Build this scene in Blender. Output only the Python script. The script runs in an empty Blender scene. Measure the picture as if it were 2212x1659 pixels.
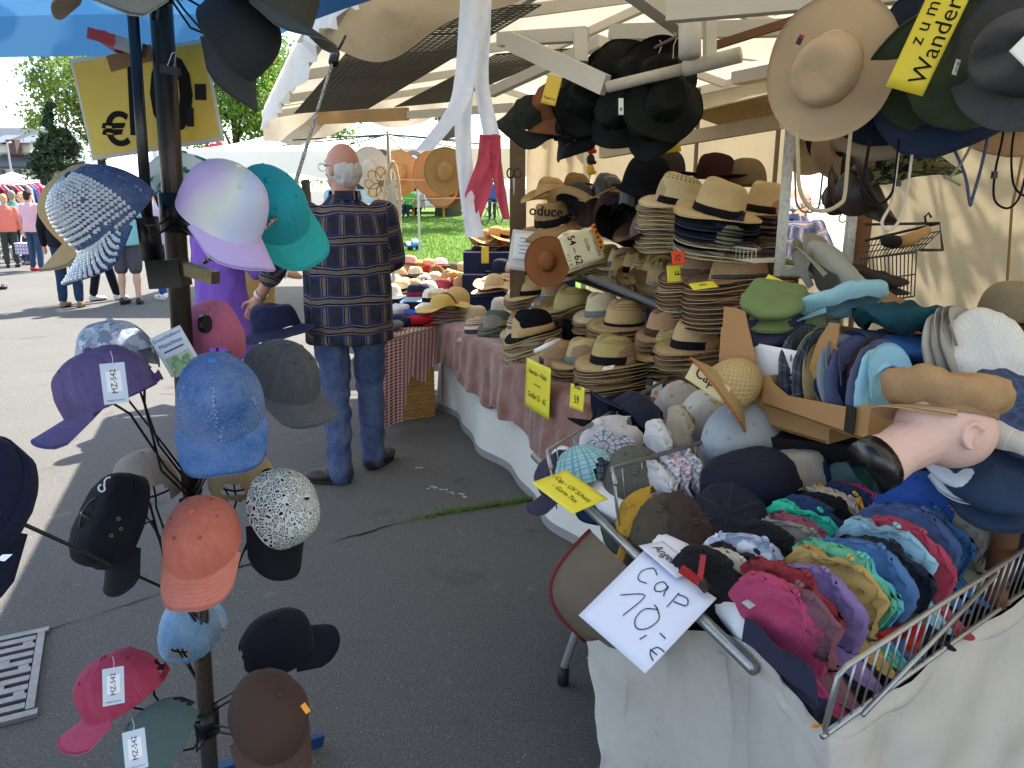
import bpy, bmesh, math, random
import numpy as np
from mathutils import Vector, Matrix, noise, Euler
random.seed(7)
sc = bpy.context.scene
col = sc.collection
R = math.radians
# ------------------------------------------------------------------ camera
CAM_H, PITCH = 1.55, math.atan(404.5/1660)
cam_d = bpy.data.cameras.new('camera'); cam = bpy.data.objects.new('camera', cam_d); col.objects.link(cam)
cam.location = (0, 0, CAM_H); cam.rotation_euler = (math.pi/2-PITCH, 0, 0)
cam_d.sensor_width = 36; cam_d.lens = 36*1660/2212; cam_d.clip_start = .05; cam_d.clip_end = 2000
sc.camera = cam
# ------------------------------------------------------------------ light
SUN_EL = 50; SUN_AZ = math.atan2(.40, .917)          # towards the sun: +Y with a little +X
W = bpy.data.worlds.new('World'); sc.world = W; W.use_nodes = True
nt = W.node_tree; nt.nodes.clear()
sky = nt.nodes.new('ShaderNodeTexSky'); sky.sky_type = 'NISHITA'; sky.sun_disc = False
sky.sun_elevation = R(SUN_EL); sky.sun_rotation = SUN_AZ; sky.air_density = 1.0; sky.dust_density = .5; sky.ozone_density = 2.5
tc = nt.nodes.new('ShaderNodeTexCoord')
mp = nt.nodes.new('ShaderNodeMapping'); mp.inputs['Scale'].default_value = (1, 1, 3.2)
nz = nt.nodes.new('ShaderNodeTexNoise'); nz.inputs['Scale'].default_value = 3.2; nz.inputs['Detail'].default_value = 9; nz.inputs['Roughness'].default_value = .55
cr = nt.nodes.new('ShaderNodeValToRGB'); cr.color_ramp.elements[0].position = .47; cr.color_ramp.elements[1].position = .66
mx = nt.nodes.new('ShaderNodeMixRGB'); mx.inputs['Color2'].default_value = (7.5, 7.6, 7.8, 1)
bg = nt.nodes.new('ShaderNodeBackground'); bg.inputs['Strength'].default_value = .08
out = nt.nodes.new('ShaderNodeOutputWorld')
L = nt.links.new
L(tc.outputs['Generated'], mp.inputs['Vector']); L(mp.outputs[0], nz.inputs['Vector']); L(nz.outputs[0], cr.inputs[0]); L(cr.outputs[0], mx.inputs['Fac'])
L(sky.outputs[0], mx.inputs['Color1']); L(mx.outputs[0], bg.inputs['Color']); L(bg.outputs[0], out.inputs['Surface'])
sun_d = bpy.data.lights.new('sun', 'SUN'); sun_d.energy = 3.3; sun_d.angle = R(.53); sun_d.color = (1, .95, .86)
sun = bpy.data.objects.new('sun', sun_d); col.objects.link(sun)
SUNV = Vector((math.sin(SUN_AZ)*math.cos(R(SUN_EL)), math.cos(SUN_AZ)*math.cos(R(SUN_EL)), math.sin(R(SUN_EL))))
sun.rotation_euler = (-SUNV).to_track_quat('-Z', 'Y').to_euler(); sun.location = SUNV*50
vs = sc.view_settings; vs.view_transform = 'Standard'; vs.look = 'None'; vs.gamma = 1; vs.use_curve_mapping = False
vs.exposure = 2.35
sc.render.engine = 'CYCLES'
cy = sc.cycles; cy.max_bounces = 7; cy.diffuse_bounces = 5; cy.glossy_bounces = 3; cy.transmission_bounces = 5; cy.transparent_max_bounces = 8
cy.caustics_reflective = False; cy.caustics_refractive = False; cy.sample_clamp_indirect = 6; cy.use_denoising = True
# ------------------------------------------------------------------ picture coordinates -> world points (pixels of a 2212 x 1659 view)
_s, _c = math.sin(PITCH), math.cos(PITCH)
def ray(u, v):
    x = (u-1106)/1660; y = (829.5-v)/1660
    return Vector((x, _c+y*_s, -_s+y*_c))
def pt(u, v, d): return Vector((0, 0, CAM_H))+ray(u, v)*d
def gz(u, v, z=0.):
    r = ray(u, v); return Vector((0, 0, CAM_H))+r*((z-CAM_H)/r.z)
# stall frame: s along the counter away from the camera, n inwards to the right
SO = Vector((.31, 3.33, 0)); ES = Vector((-.345, .939, 0)).normalized(); EN = Vector((ES.y, -ES.x, 0))
def st(s, n, z=0.): return SO+ES*s+EN*n+Vector((0, 0, z))
# ------------------------------------------------------------------ colour and materials
def lin(c):
    if isinstance(c, str):
        c = c.lstrip('#'); c = [int(c[i:i+2], 16)/255 for i in (0, 2, 4)]
    return tuple((x/12.92 if x <= .04045 else ((x+.055)/1.055)**2.4) for x in c[:3])+(1,)
MATS = {}
class Mat:
    def __init__(s, name):
        s.m = bpy.data.materials.new(name); s.m.use_nodes = True; s.nt = s.m.node_tree; s.nt.nodes.clear()
        s.out = s.n('ShaderNodeOutputMaterial'); s.b = s.n('ShaderNodeBsdfPrincipled'); s.l(s.b.outputs[0], s.out.inputs[0])
        s._tc = None
    def n(s, t, **k):
        nd = s.nt.nodes.new(t)
        for a, v in k.items():
            if a.startswith('i_'):
                key = a[2:]; key = int(key) if key.isdigit() else key.replace('_', ' ')
                s.set(nd.inputs[key], v)
            else: setattr(nd, a, v)
        return nd
    def set(s, inp, v):
        if isinstance(v, bpy.types.NodeSocket): s.l(v, inp)
        elif isinstance(v, bpy.types.Node): s.l(v.outputs[0], inp)
        else: inp.default_value = v
    def l(s, a, b): s.nt.links.new(a, b)
    @property
    def tc(s):
        if not s._tc: s._tc = s.n('ShaderNodeTexCoord')
        return s._tc
    def obj(s): return s.tc.outputs['Object']
    def uv(s): return s.tc.outputs['UV']
    def math(s, op, a, b=0., c=0., clamp=False):
        nd = s.n('ShaderNodeMath', operation=op); nd.use_clamp = clamp; s.set(nd.inputs[0], a); s.set(nd.inputs[1], b); s.set(nd.inputs[2], c); return nd.outputs[0]
    def noise(s, scale, vec=None, detail=3, rough=.55):
        nd = s.n('ShaderNodeTexNoise', i_Scale=scale, i_Detail=detail, i_Roughness=rough); s.l(vec if vec is not None else s.obj(), nd.inputs['Vector']); return nd.outputs[0]
    def ramp(s, f, p0, p1): return s.math('SMOOTHSTEP' if 0 else 'MULTIPLY_ADD', f, 1/(p1-p0), -p0/(p1-p0), clamp=True)
    def mix(s, f, a, b, mode='MIX'):
        nd = s.n('ShaderNodeMixRGB', blend_type=mode); s.set(nd.inputs[0], f); s.set(nd.inputs[1], a); s.set(nd.inputs[2], b); return nd.outputs[0]
    def bump(s, h, strength=.3, dist=.002):
        nd = s.n('ShaderNodeBump', i_Strength=strength, i_Distance=dist); s.l(h, nd.inputs['Height']); s.l(nd.outputs[0], s.b.inputs['Normal'])
    def sep(s, v):
        nd = s.n('ShaderNodeSeparateXYZ'); s.l(v, nd.inputs[0]); return nd.outputs
    def comb(s, x, y, z=0.):
        nd = s.n('ShaderNodeCombineXYZ'); s.set(nd.inputs[0], x); s.set(nd.inputs[1], y); s.set(nd.inputs[2], z); return nd.outputs[0]
    def fin(s, c, rough=.8, spec=.3, **k):
        s.set(s.b.inputs['Base Color'], c); s.b.inputs['Roughness'].default_value = rough; s.b.inputs['Specular IOR Level'].default_value = spec
        for a, v in k.items(): s.set(s.b.inputs[a.replace('_', ' ')], v)
        return s.m
def cached(f):
    def g(*a, **k):
        key = f.__name__+repr(a)+repr(sorted(k.items()))
        if key not in MATS: MATS[key] = f(*a, **k)
        return MATS[key]
    return g
def mixc(c, w): return tuple(min(.9, x*(1.6+w)+.03+.12*w) for x in c[:3])+(1,)
def dk(c, f): return tuple(x*f for x in c[:3])+(1,)
def brt(c, f): return tuple(min(.95, x*(1+f)+.001) for x in c[:3])+(1,)
def lt(c, f): return tuple(x+(1-x)*f for x in c[:3])+(1,)
@cached
def fabric(c, var=.18, wash=0., rough=.9, bump=.25, bscale=420., seams=0, spec=.15, crumple=0.):
    """woven cloth; wash: faded patches; seams: worn panel seams from the UV map"""
    m = Mat('fabric'); c = lin(c)
    n1 = m.noise(9, detail=6, rough=.7); k = m.mix(n1, dk(c, 1-var*.8), brt(c, var*.8))
    if wash:
        mpw = m.n('ShaderNodeMapping'); mpw.inputs['Scale'].default_value = (1, 1, .35); m.l(m.obj(), mpw.inputs[0]); n2 = m.noise(45, mpw.outputs[0], detail=8, rough=.8); k = m.mix(m.math('MULTIPLY', m.ramp(n2, .4, .8), wash*.45), k, mixc(c, wash))
    h = m.noise(bscale, detail=2)
    if seams:
        uv = m.sep(m.uv()); f = m.math('FRACT', m.math('MULTIPLY', uv[0], float(seams)))
        e = m.math('ABSOLUTE', m.math('SUBTRACT', f, .5))               # .5 at seam
        line = m.ramp(e, .455, .475); core = m.ramp(e, .488, .497)
        nn = m.noise(160, detail=2)
        k = m.mix(m.math('MULTIPLY', m.math('MULTIPLY', line, .22+.35*wash), nn), k, mixc(c, wash))
        k = m.mix(m.math('MULTIPLY', core, .8), k, dk(c, .35))
        h = m.math('ADD', h, m.math('MULTIPLY', m.math('SUBTRACT', line, m.math('MULTIPLY', core, 1.6)), 1.3))
    if crumple: h = m.math('ADD', h, m.math('MULTIPLY', m.noise(18, detail=3), crumple))
    m.bump(h, bump, .0022); return m.fin(k, rough, spec, Sheen_Weight=.03)
@cached
def visor_mat(c, wash=0., rows=7):
    m = Mat('visor_cloth'); c = lin(c); uv = m.sep(m.uv())
    n1 = m.noise(40, detail=4); k = m.mix(n1, dk(c, .88), brt(c, .12+.3*wash))
    w = m.math('SINE', m.math('MULTIPLY', uv[1], rows*6.283)); ln = m.ramp(w, .86, 1.)
    k = m.mix(m.math('MULTIPLY', ln, .4), k, dk(c, .5)); edge = m.ramp(uv[1], .94, 1.)
    k = m.mix(m.math('MULTIPLY', edge, .25+.3*wash), k, mixc(c, wash))
    m.bump(m.math('SUBTRACT', m.noise(380), m.math('MULTIPLY', ln, 1.5)), .25, .002); return m.fin(k, .9, .12)
@cached
def denim(c, wash=.7, seams=6):
    m = Mat('denim'); c = lin(c); n2 = m.noise(7, detail=7, rough=.7)
    mp = m.n('ShaderNodeMapping'); mp.inputs['Scale'].default_value = (1500, 260, 260); m.l(m.obj(), mp.inputs[0])
    tw = m.noise(1, mp.outputs[0], 1); k = m.mix(m.math('MULTIPLY', m.ramp(n2, .35, .7), wash), dk(c, .75), lt(c, .38))
    k = m.mix(m.math('MULTIPLY', m.ramp(tw, .5, .75), .35), k, lt(c, .45)); h = tw
    if seams:
        uv = m.sep(m.uv()); f = m.math('FRACT', m.math('MULTIPLY', uv[0], float(seams))); e = m.math('ABSOLUTE', m.math('SUBTRACT', f, .5))
        line = m.ramp(e, .45, .47); core = m.ramp(e, .488, .498)
        k = m.mix(m.math('MULTIPLY', line, .35), k, dk(c, .5)); k = m.mix(m.math('MULTIPLY', m.math('MULTIPLY', line, m.ramp(m.noise(200), .5, .6)), .5), k, lt(c, .5)); h = m.math('ADD', h, m.math('MULTIPLY', line, .8)); h = m.math('SUBTRACT', h, m.math('MULTIPLY', core, 1.6))
    m.bump(h, .3, .002); return m.fin(k, .88, .2)
@cached
def felt(c, rough=.95):
    m = Mat('felt'); c = lin(c); k = m.mix(m.noise(35, detail=5), dk(c, .8), brt(c, .25)); m.bump(m.noise(500, detail=2), .2, .0015); return m.fin(k, rough, .08)
@cached
def straw(c, kind='herring', U=46., V=16., contrast=.42, painted_holes=None):
    """plaited straw from the UV map: u round the hat, v outwards / upwards"""
    m = Mat('straw'); c = brt(lin(c), .12); uv = m.sep(m.uv()); jit = m.noise(16, detail=2)
    p = m.math('MULTIPLY', uv[0], U); q = m.math('ADD', m.math('MULTIPLY', uv[1], V), m.math('MULTIPLY', jit, .7))
    if kind == 'herring':
        zig = m.math('PINGPONG', p, 1.); w = m.math('SINE', m.math('MULTIPLY', m.math('ADD', m.math('MULTIPLY', q, 1.), zig), 6.283*1.2))
    elif kind == 'braid':
        row = m.math('SINE', m.math('MULTIPLY', q, 6.283)); w = m.math('ADD', m.math('MULTIPLY', row, .75), m.math('MULTIPLY', m.math('SINE', m.math('MULTIPLY', m.math('ADD', p, m.math('MULTIPLY', q, .5)), 12.56)), .35))
    elif kind == 'fine':
        w = m.math('MULTIPLY', m.math('SINE', m.math('MULTIPLY', p, 25.)), m.math('SINE', m.math('MULTIPLY', q, 19.)))
    else:  # basket
        w = m.math('MULTIPLY', m.math('SINE', m.math('MULTIPLY', p, 6.283)), m.math('SINE', m.math('MULTIPLY', q, 6.283)))
    f = m.math('MULTIPLY_ADD', w, .5, .5)
    k = m.mix(m.math('MULTIPLY', m.math('SUBTRACT', 1., f), contrast), lt(c, .06), dk(c, .33))
    k = m.mix(m.math('MULTIPLY', m.ramp(m.noise(60, detail=3), .4, .7), .25), k, dk(c, .62))
    k = m.mix(m.math('MULTIPLY', m.noise(9, detail=2), .3), k, lt(c, .2))
    if painted_holes:
        hu, hv, v0, v1 = painted_holes
        a = m.math('MULTIPLY', m.math('SINE', m.math('MULTIPLY', m.math('ADD', m.math('MULTIPLY', uv[0], hu), m.math('MULTIPLY', uv[1], hv)), 6.283)), m.math('SINE', m.math('MULTIPLY', m.math('SUBTRACT', m.math('MULTIPLY', uv[0], hu), m.math('MULTIPLY', uv[1], hv)), 6.283)))
        z = m.math('MULTIPLY', m.math('GREATER_THAN', uv[1], v0), m.math('LESS_THAN', uv[1], v1))
        hole = m.math('MULTIPLY', m.ramp(a, .25, .4), z); k = m.mix(m.math('MULTIPLY', hole, .88), k, dk(c, .10)); w = m.math('SUBTRACT', w, m.math('MULTIPLY', hole, 2.))  # openwork: the dark inside is painted into the colour, nothing is cut through
    m.bump(w, .5, .003); return m.fin(k, .7, .3)
@cached
def plain(c, rough=.6, spec=.4, metal=0., var=.1, nscale=8., bump=0., bscale=60.):
    m = Mat('plain'); c = lin(c); k = m.mix(m.noise(nscale, detail=5, rough=.65), dk(c, 1-var), brt(c, var*.8))
    if bump: m.bump(m.noise(bscale, detail=3), bump, .003)
    return m.fin(k, rough, spec, Metallic=metal)
@cached
def metal_worn(c, rust='3a2a1c', amt=.5, rough=.45, scale=30.):
    m = Mat('worn_metal'); a = lin(c); b = lin(rust); f = m.math('MULTIPLY', m.ramp(m.noise(scale, detail=7, rough=.75), .42, .66), amt)
    m.bump(m.noise(90, detail=4), .2, .001); return m.fin(m.mix(f, a, b), rough, .5, Metallic=m.math('SUBTRACT', .85, m.math('MULTIPLY', f, .8)))
@cached
def tarp(c, trans=.45, dirt=.35, dirtc='8a7a62', sc_=1.6, wr=.25):
    m = Mat('tarpaulin'); a = lin(c); d = lin(dirtc); f = m.math('MULTIPLY', m.ramp(m.noise(sc_, detail=8, rough=.68), .45, .75), dirt)
    k = m.mix(f, a, d); k = m.mix(m.math('MULTIPLY', m.ramp(m.noise(14, detail=6, rough=.8), .62, .7), dirt*.8), k, d)
    m.bump(m.noise(7, detail=5, rough=.6), wr, .02); m.fin(k, .65, .3)
    t = m.n('ShaderNodeBsdfTranslucent'); m.set(t.inputs[0], k); mxs = m.n('ShaderNodeMixShader'); mxs.inputs[0].default_value = trans
    m.l(m.b.outputs[0], mxs.inputs[1]); m.l(t.outputs[0], mxs.inputs[2]); m.l(mxs.outputs[0], m.out.inputs[0]); return m.m
@cached
def grid_plaid(base, stripes, per=(.105, .105), line=.5):
    """checked cloth on metric UVs; stripes: (centre, width, colour) in periods, run both ways"""
    m = Mat('checked_cloth'); uv = m.sep(m.uv()); k = m.mix(m.noise(20), dk(lin(base), .85), lt(lin(base), .04))
    for ax in (0, 1):
        jt = m.math('MULTIPLY', m.math('SUBTRACT', m.noise(4.+2*ax, detail=2, rough=.5), .5), per[ax]*.32)
        f = m.math('FRACT', m.math('MULTIPLY', m.math('ADD', uv[ax], jt), 1/per[ax]))
        for (c0, w, cc) in stripes:
            e = m.math('LESS_THAN', m.math('ABSOLUTE', m.math('SUBTRACT', f, c0)), w/2); k = m.mix(m.math('MULTIPLY', e, line if ax == 0 else line*.9), k, lin(cc))
    m.bump(m.noise(380, detail=2), .2, .002); return m.fin(k, .9, .15)
@cached
def stripes_mat(cols, n=9., ax=1, rough=.85):
    m = Mat('striped_cloth'); uv = m.sep(m.uv()); f = m.math('MULTIPLY', uv[ax], n); f = m.math('FRACT', m.math('DIVIDE', f, float(len(cols))))
    k = lin(cols[0])
    for i, cc in enumerate(cols[1:], 1): k = m.mix(m.math('GREATER_THAN', f, i/len(cols)), k, lin(cc))
    k = m.mix(m.math('MULTIPLY', m.noise(50, detail=3), .3), k, lin('807868')); m.bump(m.math('SINE', m.math('MULTIPLY', uv[ax], n*6.283)), .25, .002); return m.fin(k, rough, .2)
@cached
def blotch(c1, c2, c3, scale=20., p=(.47, .55)):
    m = Mat('blotched_cloth'); n = m.noise(scale, detail=3); k = m.mix(m.ramp(n, p[0], p[0]+.03), lin(c1), lin(c2)); k = m.mix(m.ramp(m.noise(scale*1.4, detail=2), p[1], p[1]+.03), k, lin(c3)); m.bump(m.noise(400), .2, .002); return m.fin(k, .9, .15)
@cached
def mosaic_mat():
    m = Mat('black_white_mosaic_cloth'); uv = m.sep(m.uv()); v = m.n('ShaderNodeTexVoronoi', feature='DISTANCE_TO_EDGE', i_Scale=1.); vec = m.comb(m.math('MULTIPLY', uv[0], 44.), m.math('MULTIPLY', uv[1], 15.)); m.l(vec, v.inputs['Vector'])
    r = m.math('SINE', m.math('MULTIPLY', v.outputs[0], 24.)); k = m.mix(m.ramp(r, -.05, .15), lin('101216'), lin('c9cdc6')); m.bump(m.noise(300), .3, .002); return m.fin(k, .9, .15)
def paper(c, var=.05): return plain(c, .45, .4, 0., var, 6.)
# ------------------------------------------------------------------ objects
def link(o): col.objects.link(o); return o
def mk(name, verts, faces, uvs=None, smooth=True):
    me = bpy.data.meshes.new(name); me.from_pydata([tuple(map(float, v)) for v in verts], [], [tuple(map(int, f)) for f in faces]); me.validate(); me.update()
    if uvs is not None:
        ul = me.uv_layers.new(name='UVMap'); idx = np.empty(len(me.loops), np.int32); me.loops.foreach_get('vertex_index', idx)
        a = np.asarray(uvs, np.float32)[idx]
        # repair the wrap seam of closed rings
        st_ = np.empty(len(me.polygons), np.int32); me.polygons.foreach_get('loop_start', st_); tot = np.empty(len(me.polygons), np.int32); me.polygons.foreach_get('loop_total', tot)
        if getattr(uvs, 'wrap', True) and len(a):
            for s0, t0 in zip(st_, tot):
                q = a[s0:s0+t0, 0]
                if q.max()-q.min() > .6 and q.max() <= 1.0001: q[q < .4] += 1.
        ul.data.foreach_set('uv', a.ravel())
    if smooth: me.polygons.foreach_set('use_smooth', [True]*len(me.polygons))
    me.materials.append(None); return me
def ob(name, me, mat=None, parent=None, M=None):
    o = bpy.data.objects.new(name, me); link(o)
    if mat is not None:
        o.material_slots[0].link = 'OBJECT'; o.material_slots[0].material = mat
    if parent is not None: o.parent = parent
    if M is not None: o.matrix_local = M
    return o
def tag(o, label, cat, group=None, kind=None):
    o['label'] = label; o['category'] = cat
    if group: o['group'] = group
    if kind: o['kind'] = kind
    return o
def thing(name, label, cat, M=None, group=None):
    o = bpy.data.objects.new(name, None); link(o); o.empty_display_size = .05
    if M is not None: o.matrix_local = M if isinstance(M, Matrix) else Matrix.Translation(M)
    return tag(o, label, cat, group)
def struct(o): o['kind'] = 'structure'; return o
def stuff(o): o['kind'] = 'stuff'; return o
def frame(loc, yaw=0, pitch=0, roll=0, s=1.):
    """local x points along yaw (degrees, 0 = +X, 90 = +Y); pitch > 0 tips x downwards; roll turns about x"""
    return Matrix.Translation(loc) @ Matrix.Rotation(R(yaw), 4, 'Z') @ Matrix.Rotation(R(pitch), 4, 'Y') @ Matrix.Rotation(R(roll), 4, 'X') @ Matrix.Diagonal((s, s, s, 1) if not hasattr(s, '__len__') else (*s, 1))
def axes(loc, x, y):
    x = Vector(x).normalized(); z = x.cross(Vector(y)).normalized(); y = z.cross(x)
    M = Matrix((x, y, z)).transposed().to_4x4(); M.translation = loc; return M
class MB:
    """collects boxes, tubes, quads and lathes into one mesh"""
    def __init__(s): s.v, s.f, s.uv = [], [], []
    def add(s, vs, fs, uv=None):
        o = len(s.v); s.v += [tuple(v) for v in vs]; s.f += [tuple(i+o for i in f) for f in fs]; s.uv += list(uv) if uv is not None else [(v[0], v[2]) for v in vs]; return s
    def box(s, c, d, M=None):
        vs = [Vector((c[0]+i*d[0]/2, c[1]+j*d[1]/2, c[2]+k*d[2]/2)) for i in (-1, 1) for j in (-1, 1) for k in (-1, 1)]
        if M is not None: vs = [M @ v for v in vs]
        return s.add(vs, [(0, 1, 3, 2), (4, 6, 7, 5), (0, 4, 5, 1), (2, 3, 7, 6), (0, 2, 6, 4), (1, 5, 7, 3)])
    def beam(s, a, b, w, h, up=(0, 0, 1)):
        a, b = Vector(a), Vector(b); x = b-a; M = axes((a+b)/2, x, Vector(up).cross(x) if abs(Vector(up).cross(x).length) > 1e-5 else Vector((0, 1, 0))); return s.box((0, 0, 0), (x.length, w, h), M)
    def tube(s, pts, r, n=8, cap=True, closed=False):
        P = [Vector(p) for p in pts]; m = len(P); rs = r if hasattr(r, '__len__') else [r]*m; vs = []; up = None
        for i, p in enumerate(P):
            t = (P[(i+1) % m]-P[i-1]) if closed else (P[min(i+1, m-1)]-P[max(i-1, 0)])
            t = t.normalized() if t.length > 1e-9 else Vector((0, 0, 1))
            if up is None: up = t.orthogonal().normalized()
            else:
                up = up-t*up.dot(t); up = up.normalized() if up.length > 1e-6 else t.orthogonal().normalized()
            b = t.cross(up)
            vs += [p+(up*math.cos(2*math.pi*k/n)+b*math.sin(2*math.pi*k/n))*rs[i] for k in range(n)]
        fs = []
        for i in range(m if closed else m-1):
            j = (i+1) % m; fs += [(i*n+k, i*n+(k+1) % n, j*n+(k+1) % n, j*n+k) for k in range(n)]
        if cap and not closed: fs += [tuple(range(n))[::-1], tuple((m-1)*n+k for k in range(n))]
        return s.add(vs, fs)
    def lathe(s, prof, n=24, M=None, sx=1., sy=1.):
        vs, fs = [], []
        for r, z in prof: vs += [Vector((r*sx*math.cos(2*math.pi*k/n), r*sy*math.sin(2*math.pi*k/n), z)) for k in range(n)]
        if M is not None: vs = [M @ v for v in vs]
        for i in range(len(prof)-1): fs += [(i*n+k, i*n+(k+1) % n, (i+1)*n+(k+1) % n, (i+1)*n+k) for k in range(n)]
        return s.add(vs, fs)
    def ball(s, c, r, n=12, m=8, M=None):
        r = r if hasattr(r, '__len__') else (r, r, r); vs, fs = [], []
        for i in range(m+1):
            a = math.pi*i/m
            for k in range(n):
                b = 2*math.pi*k/n; v = Vector((r[0]*math.sin(a)*math.cos(b), r[1]*math.sin(a)*math.sin(b), -r[2]*math.cos(a)))
                vs.append(((M.to_3x3() @ v) if M is not None else v)+Vector(c))
        for i in range(m): fs += [(i*n+k, i*n+(k+1) % n, (i+1)*n+(k+1) % n, (i+1)*n+k) for k in range(n)]
        return s.add(vs, fs)
    def poly(s, pts, z0, z1, M=None):
        """flat outline given depth from z0 to z1"""
        n = len(pts); vs = [Vector((p[0], p[1], z)) for z in (z0, z1) for p in pts]
        if M is not None: vs = [M @ v for v in vs]
        return s.add(vs, [tuple(range(n))[::-1], tuple(range(n, 2*n))]+[(i, (i+1) % n, n+(i+1) % n, n+i) for i in range(n)])
    def me(s, name, smooth=False): return mk(name, s.v, s.f, s.uv, smooth)
    def ob(s, name, mat, parent=None, smooth=False, M=None): return ob(name, s.me(name, smooth), mat, parent, M)
def sheet(fn, nu, nv, name='sheet', uvs=(1, 1), smooth=True):
    """grid surface fn(u, v) -> point, u and v in 0..1"""
    vs = [fn(i/nu, j/nv) for j in range(nv+1) for i in range(nu+1)]; w = nu+1
    fs = [(j*w+i, j*w+i+1, (j+1)*w+i+1, (j+1)*w+i) for j in range(nv) for i in range(nu)]
    uv = [(i/nu*uvs[0], j/nv*uvs[1]) for j in range(nv+1) for i in range(nu+1)]
    return mk(name, vs, fs, uv, smooth)
def bil(p00, p10, p01, p11):
    p00, p10, p01, p11 = map(Vector, (p00, p10, p01, p11))
    return lambda u, v: (p00*(1-u)+p10*u)*(1-v)+(p01*(1-u)+p11*u)*v
def nz3(p, f, seed=0.): return noise.noise(Vector(p)*f+Vector((seed*7.13, seed*3.7, seed*1.9)))
TXT = {}
def text_me(s, size=1., bold=0.):
    key = (s, size, bold)
    if key not in TXT:
        c = bpy.data.curves.new('lettering', 'FONT'); c.body = s; c.size = size; c.align_x = 'CENTER'; c.align_y = 'CENTER'; c.offset = bold; c.resolution_u = 3
        o = bpy.data.objects.new('lettering', c); link(o); dg = bpy.context.evaluated_depsgraph_get(); dg.update()
        me = bpy.data.meshes.new_from_object(o.evaluated_get(dg)); bpy.data.objects.remove(o); me.materials.clear(); me.materials.append(None); TXT[key] = me
    return TXT[key]
def spl(P, n=8):
    out_ = []
    for i in range(len(P)-1):
        p0, p1, p2, p3 = P[max(i-1, 0)], P[i], P[i+1], P[min(i+2, len(P)-1)]
        for k in range(n): t = k/n; out_.append(.5*((2*p1)+(p2-p0)*t+(2*p0-5*p1+4*p2-p3)*t*t+(3*p1-p0-3*p2+p3)*t**3))
    return out_+[P[-1]]
def write(parent, s, size, x, y, rot=0., c='15130f', z=.0016, bold=0., sx=1.):
    return ob('lettering', text_me(s, size, bold), plain(c, .7, .2), parent, Matrix.Translation((x, y, z)) @ Matrix.Rotation(R(rot), 4, 'Z') @ Matrix.Diagonal((sx, 1, 1, 1)))
def stroke(parent, pts, w, c='1c2036', z=.0018, smooth=False):
    """a pen stroke as a flat ribbon"""
    P = [Vector((p[0], p[1], 0)) for p in pts]; vs, fs = [], []
    if smooth: P = spl(P, 5)
    for i, p in enumerate(P):
        t = (P[min(i+1, len(P)-1)]-P[max(i-1, 0)]).normalized(); nn = Vector((-t.y, t.x, 0))*w/2; vs += [p+nn+Vector((0, 0, z)), p-nn+Vector((0, 0, z))]
    fs = [(2*i, 2*i+1, 2*i+3, 2*i+2) for i in range(len(P)-1)]; return ob('pen_stroke', mk('pen_stroke', vs, fs, None, False), plain(c, .7, .2), parent)
def card(name, label, cat, TL, TR, BL, mat, group=None, bend=.0, n=8, thick=.0012, parent=None, round_=0.):
    """a sheet of paper or card; local origin at its centre, x along the text, y up, z out of the face. TL, TR, BL are world points"""
    TL, TR, BL = Vector(TL), Vector(TR), Vector(BL); x = TR-TL; dn = BL-TL; y = -dn; w = x.length; xn = x.normalized(); y = y-xn*y.dot(xn); h = y.length
    ctr = TL+x/2-y/2; M = axes(ctr, x, y); t = thing(name, label, cat, M, group)
    def fn(u, v): return Vector(((u-.5)*w, (v-.5)*h, bend*(4*(u-.5)**2)-bend*.3+bend*.5*math.sin(v*5+u*2)*.3 if bend else 0))
    vs = [fn(i/n, j/n) for j in range(n+1) for i in range(n+1)]; k = n+1; N_ = len(vs); vs += [v-Vector((0, 0, thick)) for v in vs]
    fs = [(j*k+i, j*k+i+1, (j+1)*k+i+1, (j+1)*k+i) for j in range(n) for i in range(n)]; fs += [tuple(q+N_ for q in f[::-1]) for f in fs]
    rim = [i for i in range(k)]+[j*k+n for j in range(1, k)]+[n*k+i for i in range(n-1, -1, -1)]+[j*k for j in range(n-1, 0, -1)]
    fs += [(rim[i], rim[i-1], rim[i-1]+N_, rim[i]+N_) for i in range(len(rim))]
    ob('sheet', mk('sheet', vs, fs, [(v[0], v[1]) for v in vs], True), mat, t); return t
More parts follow.
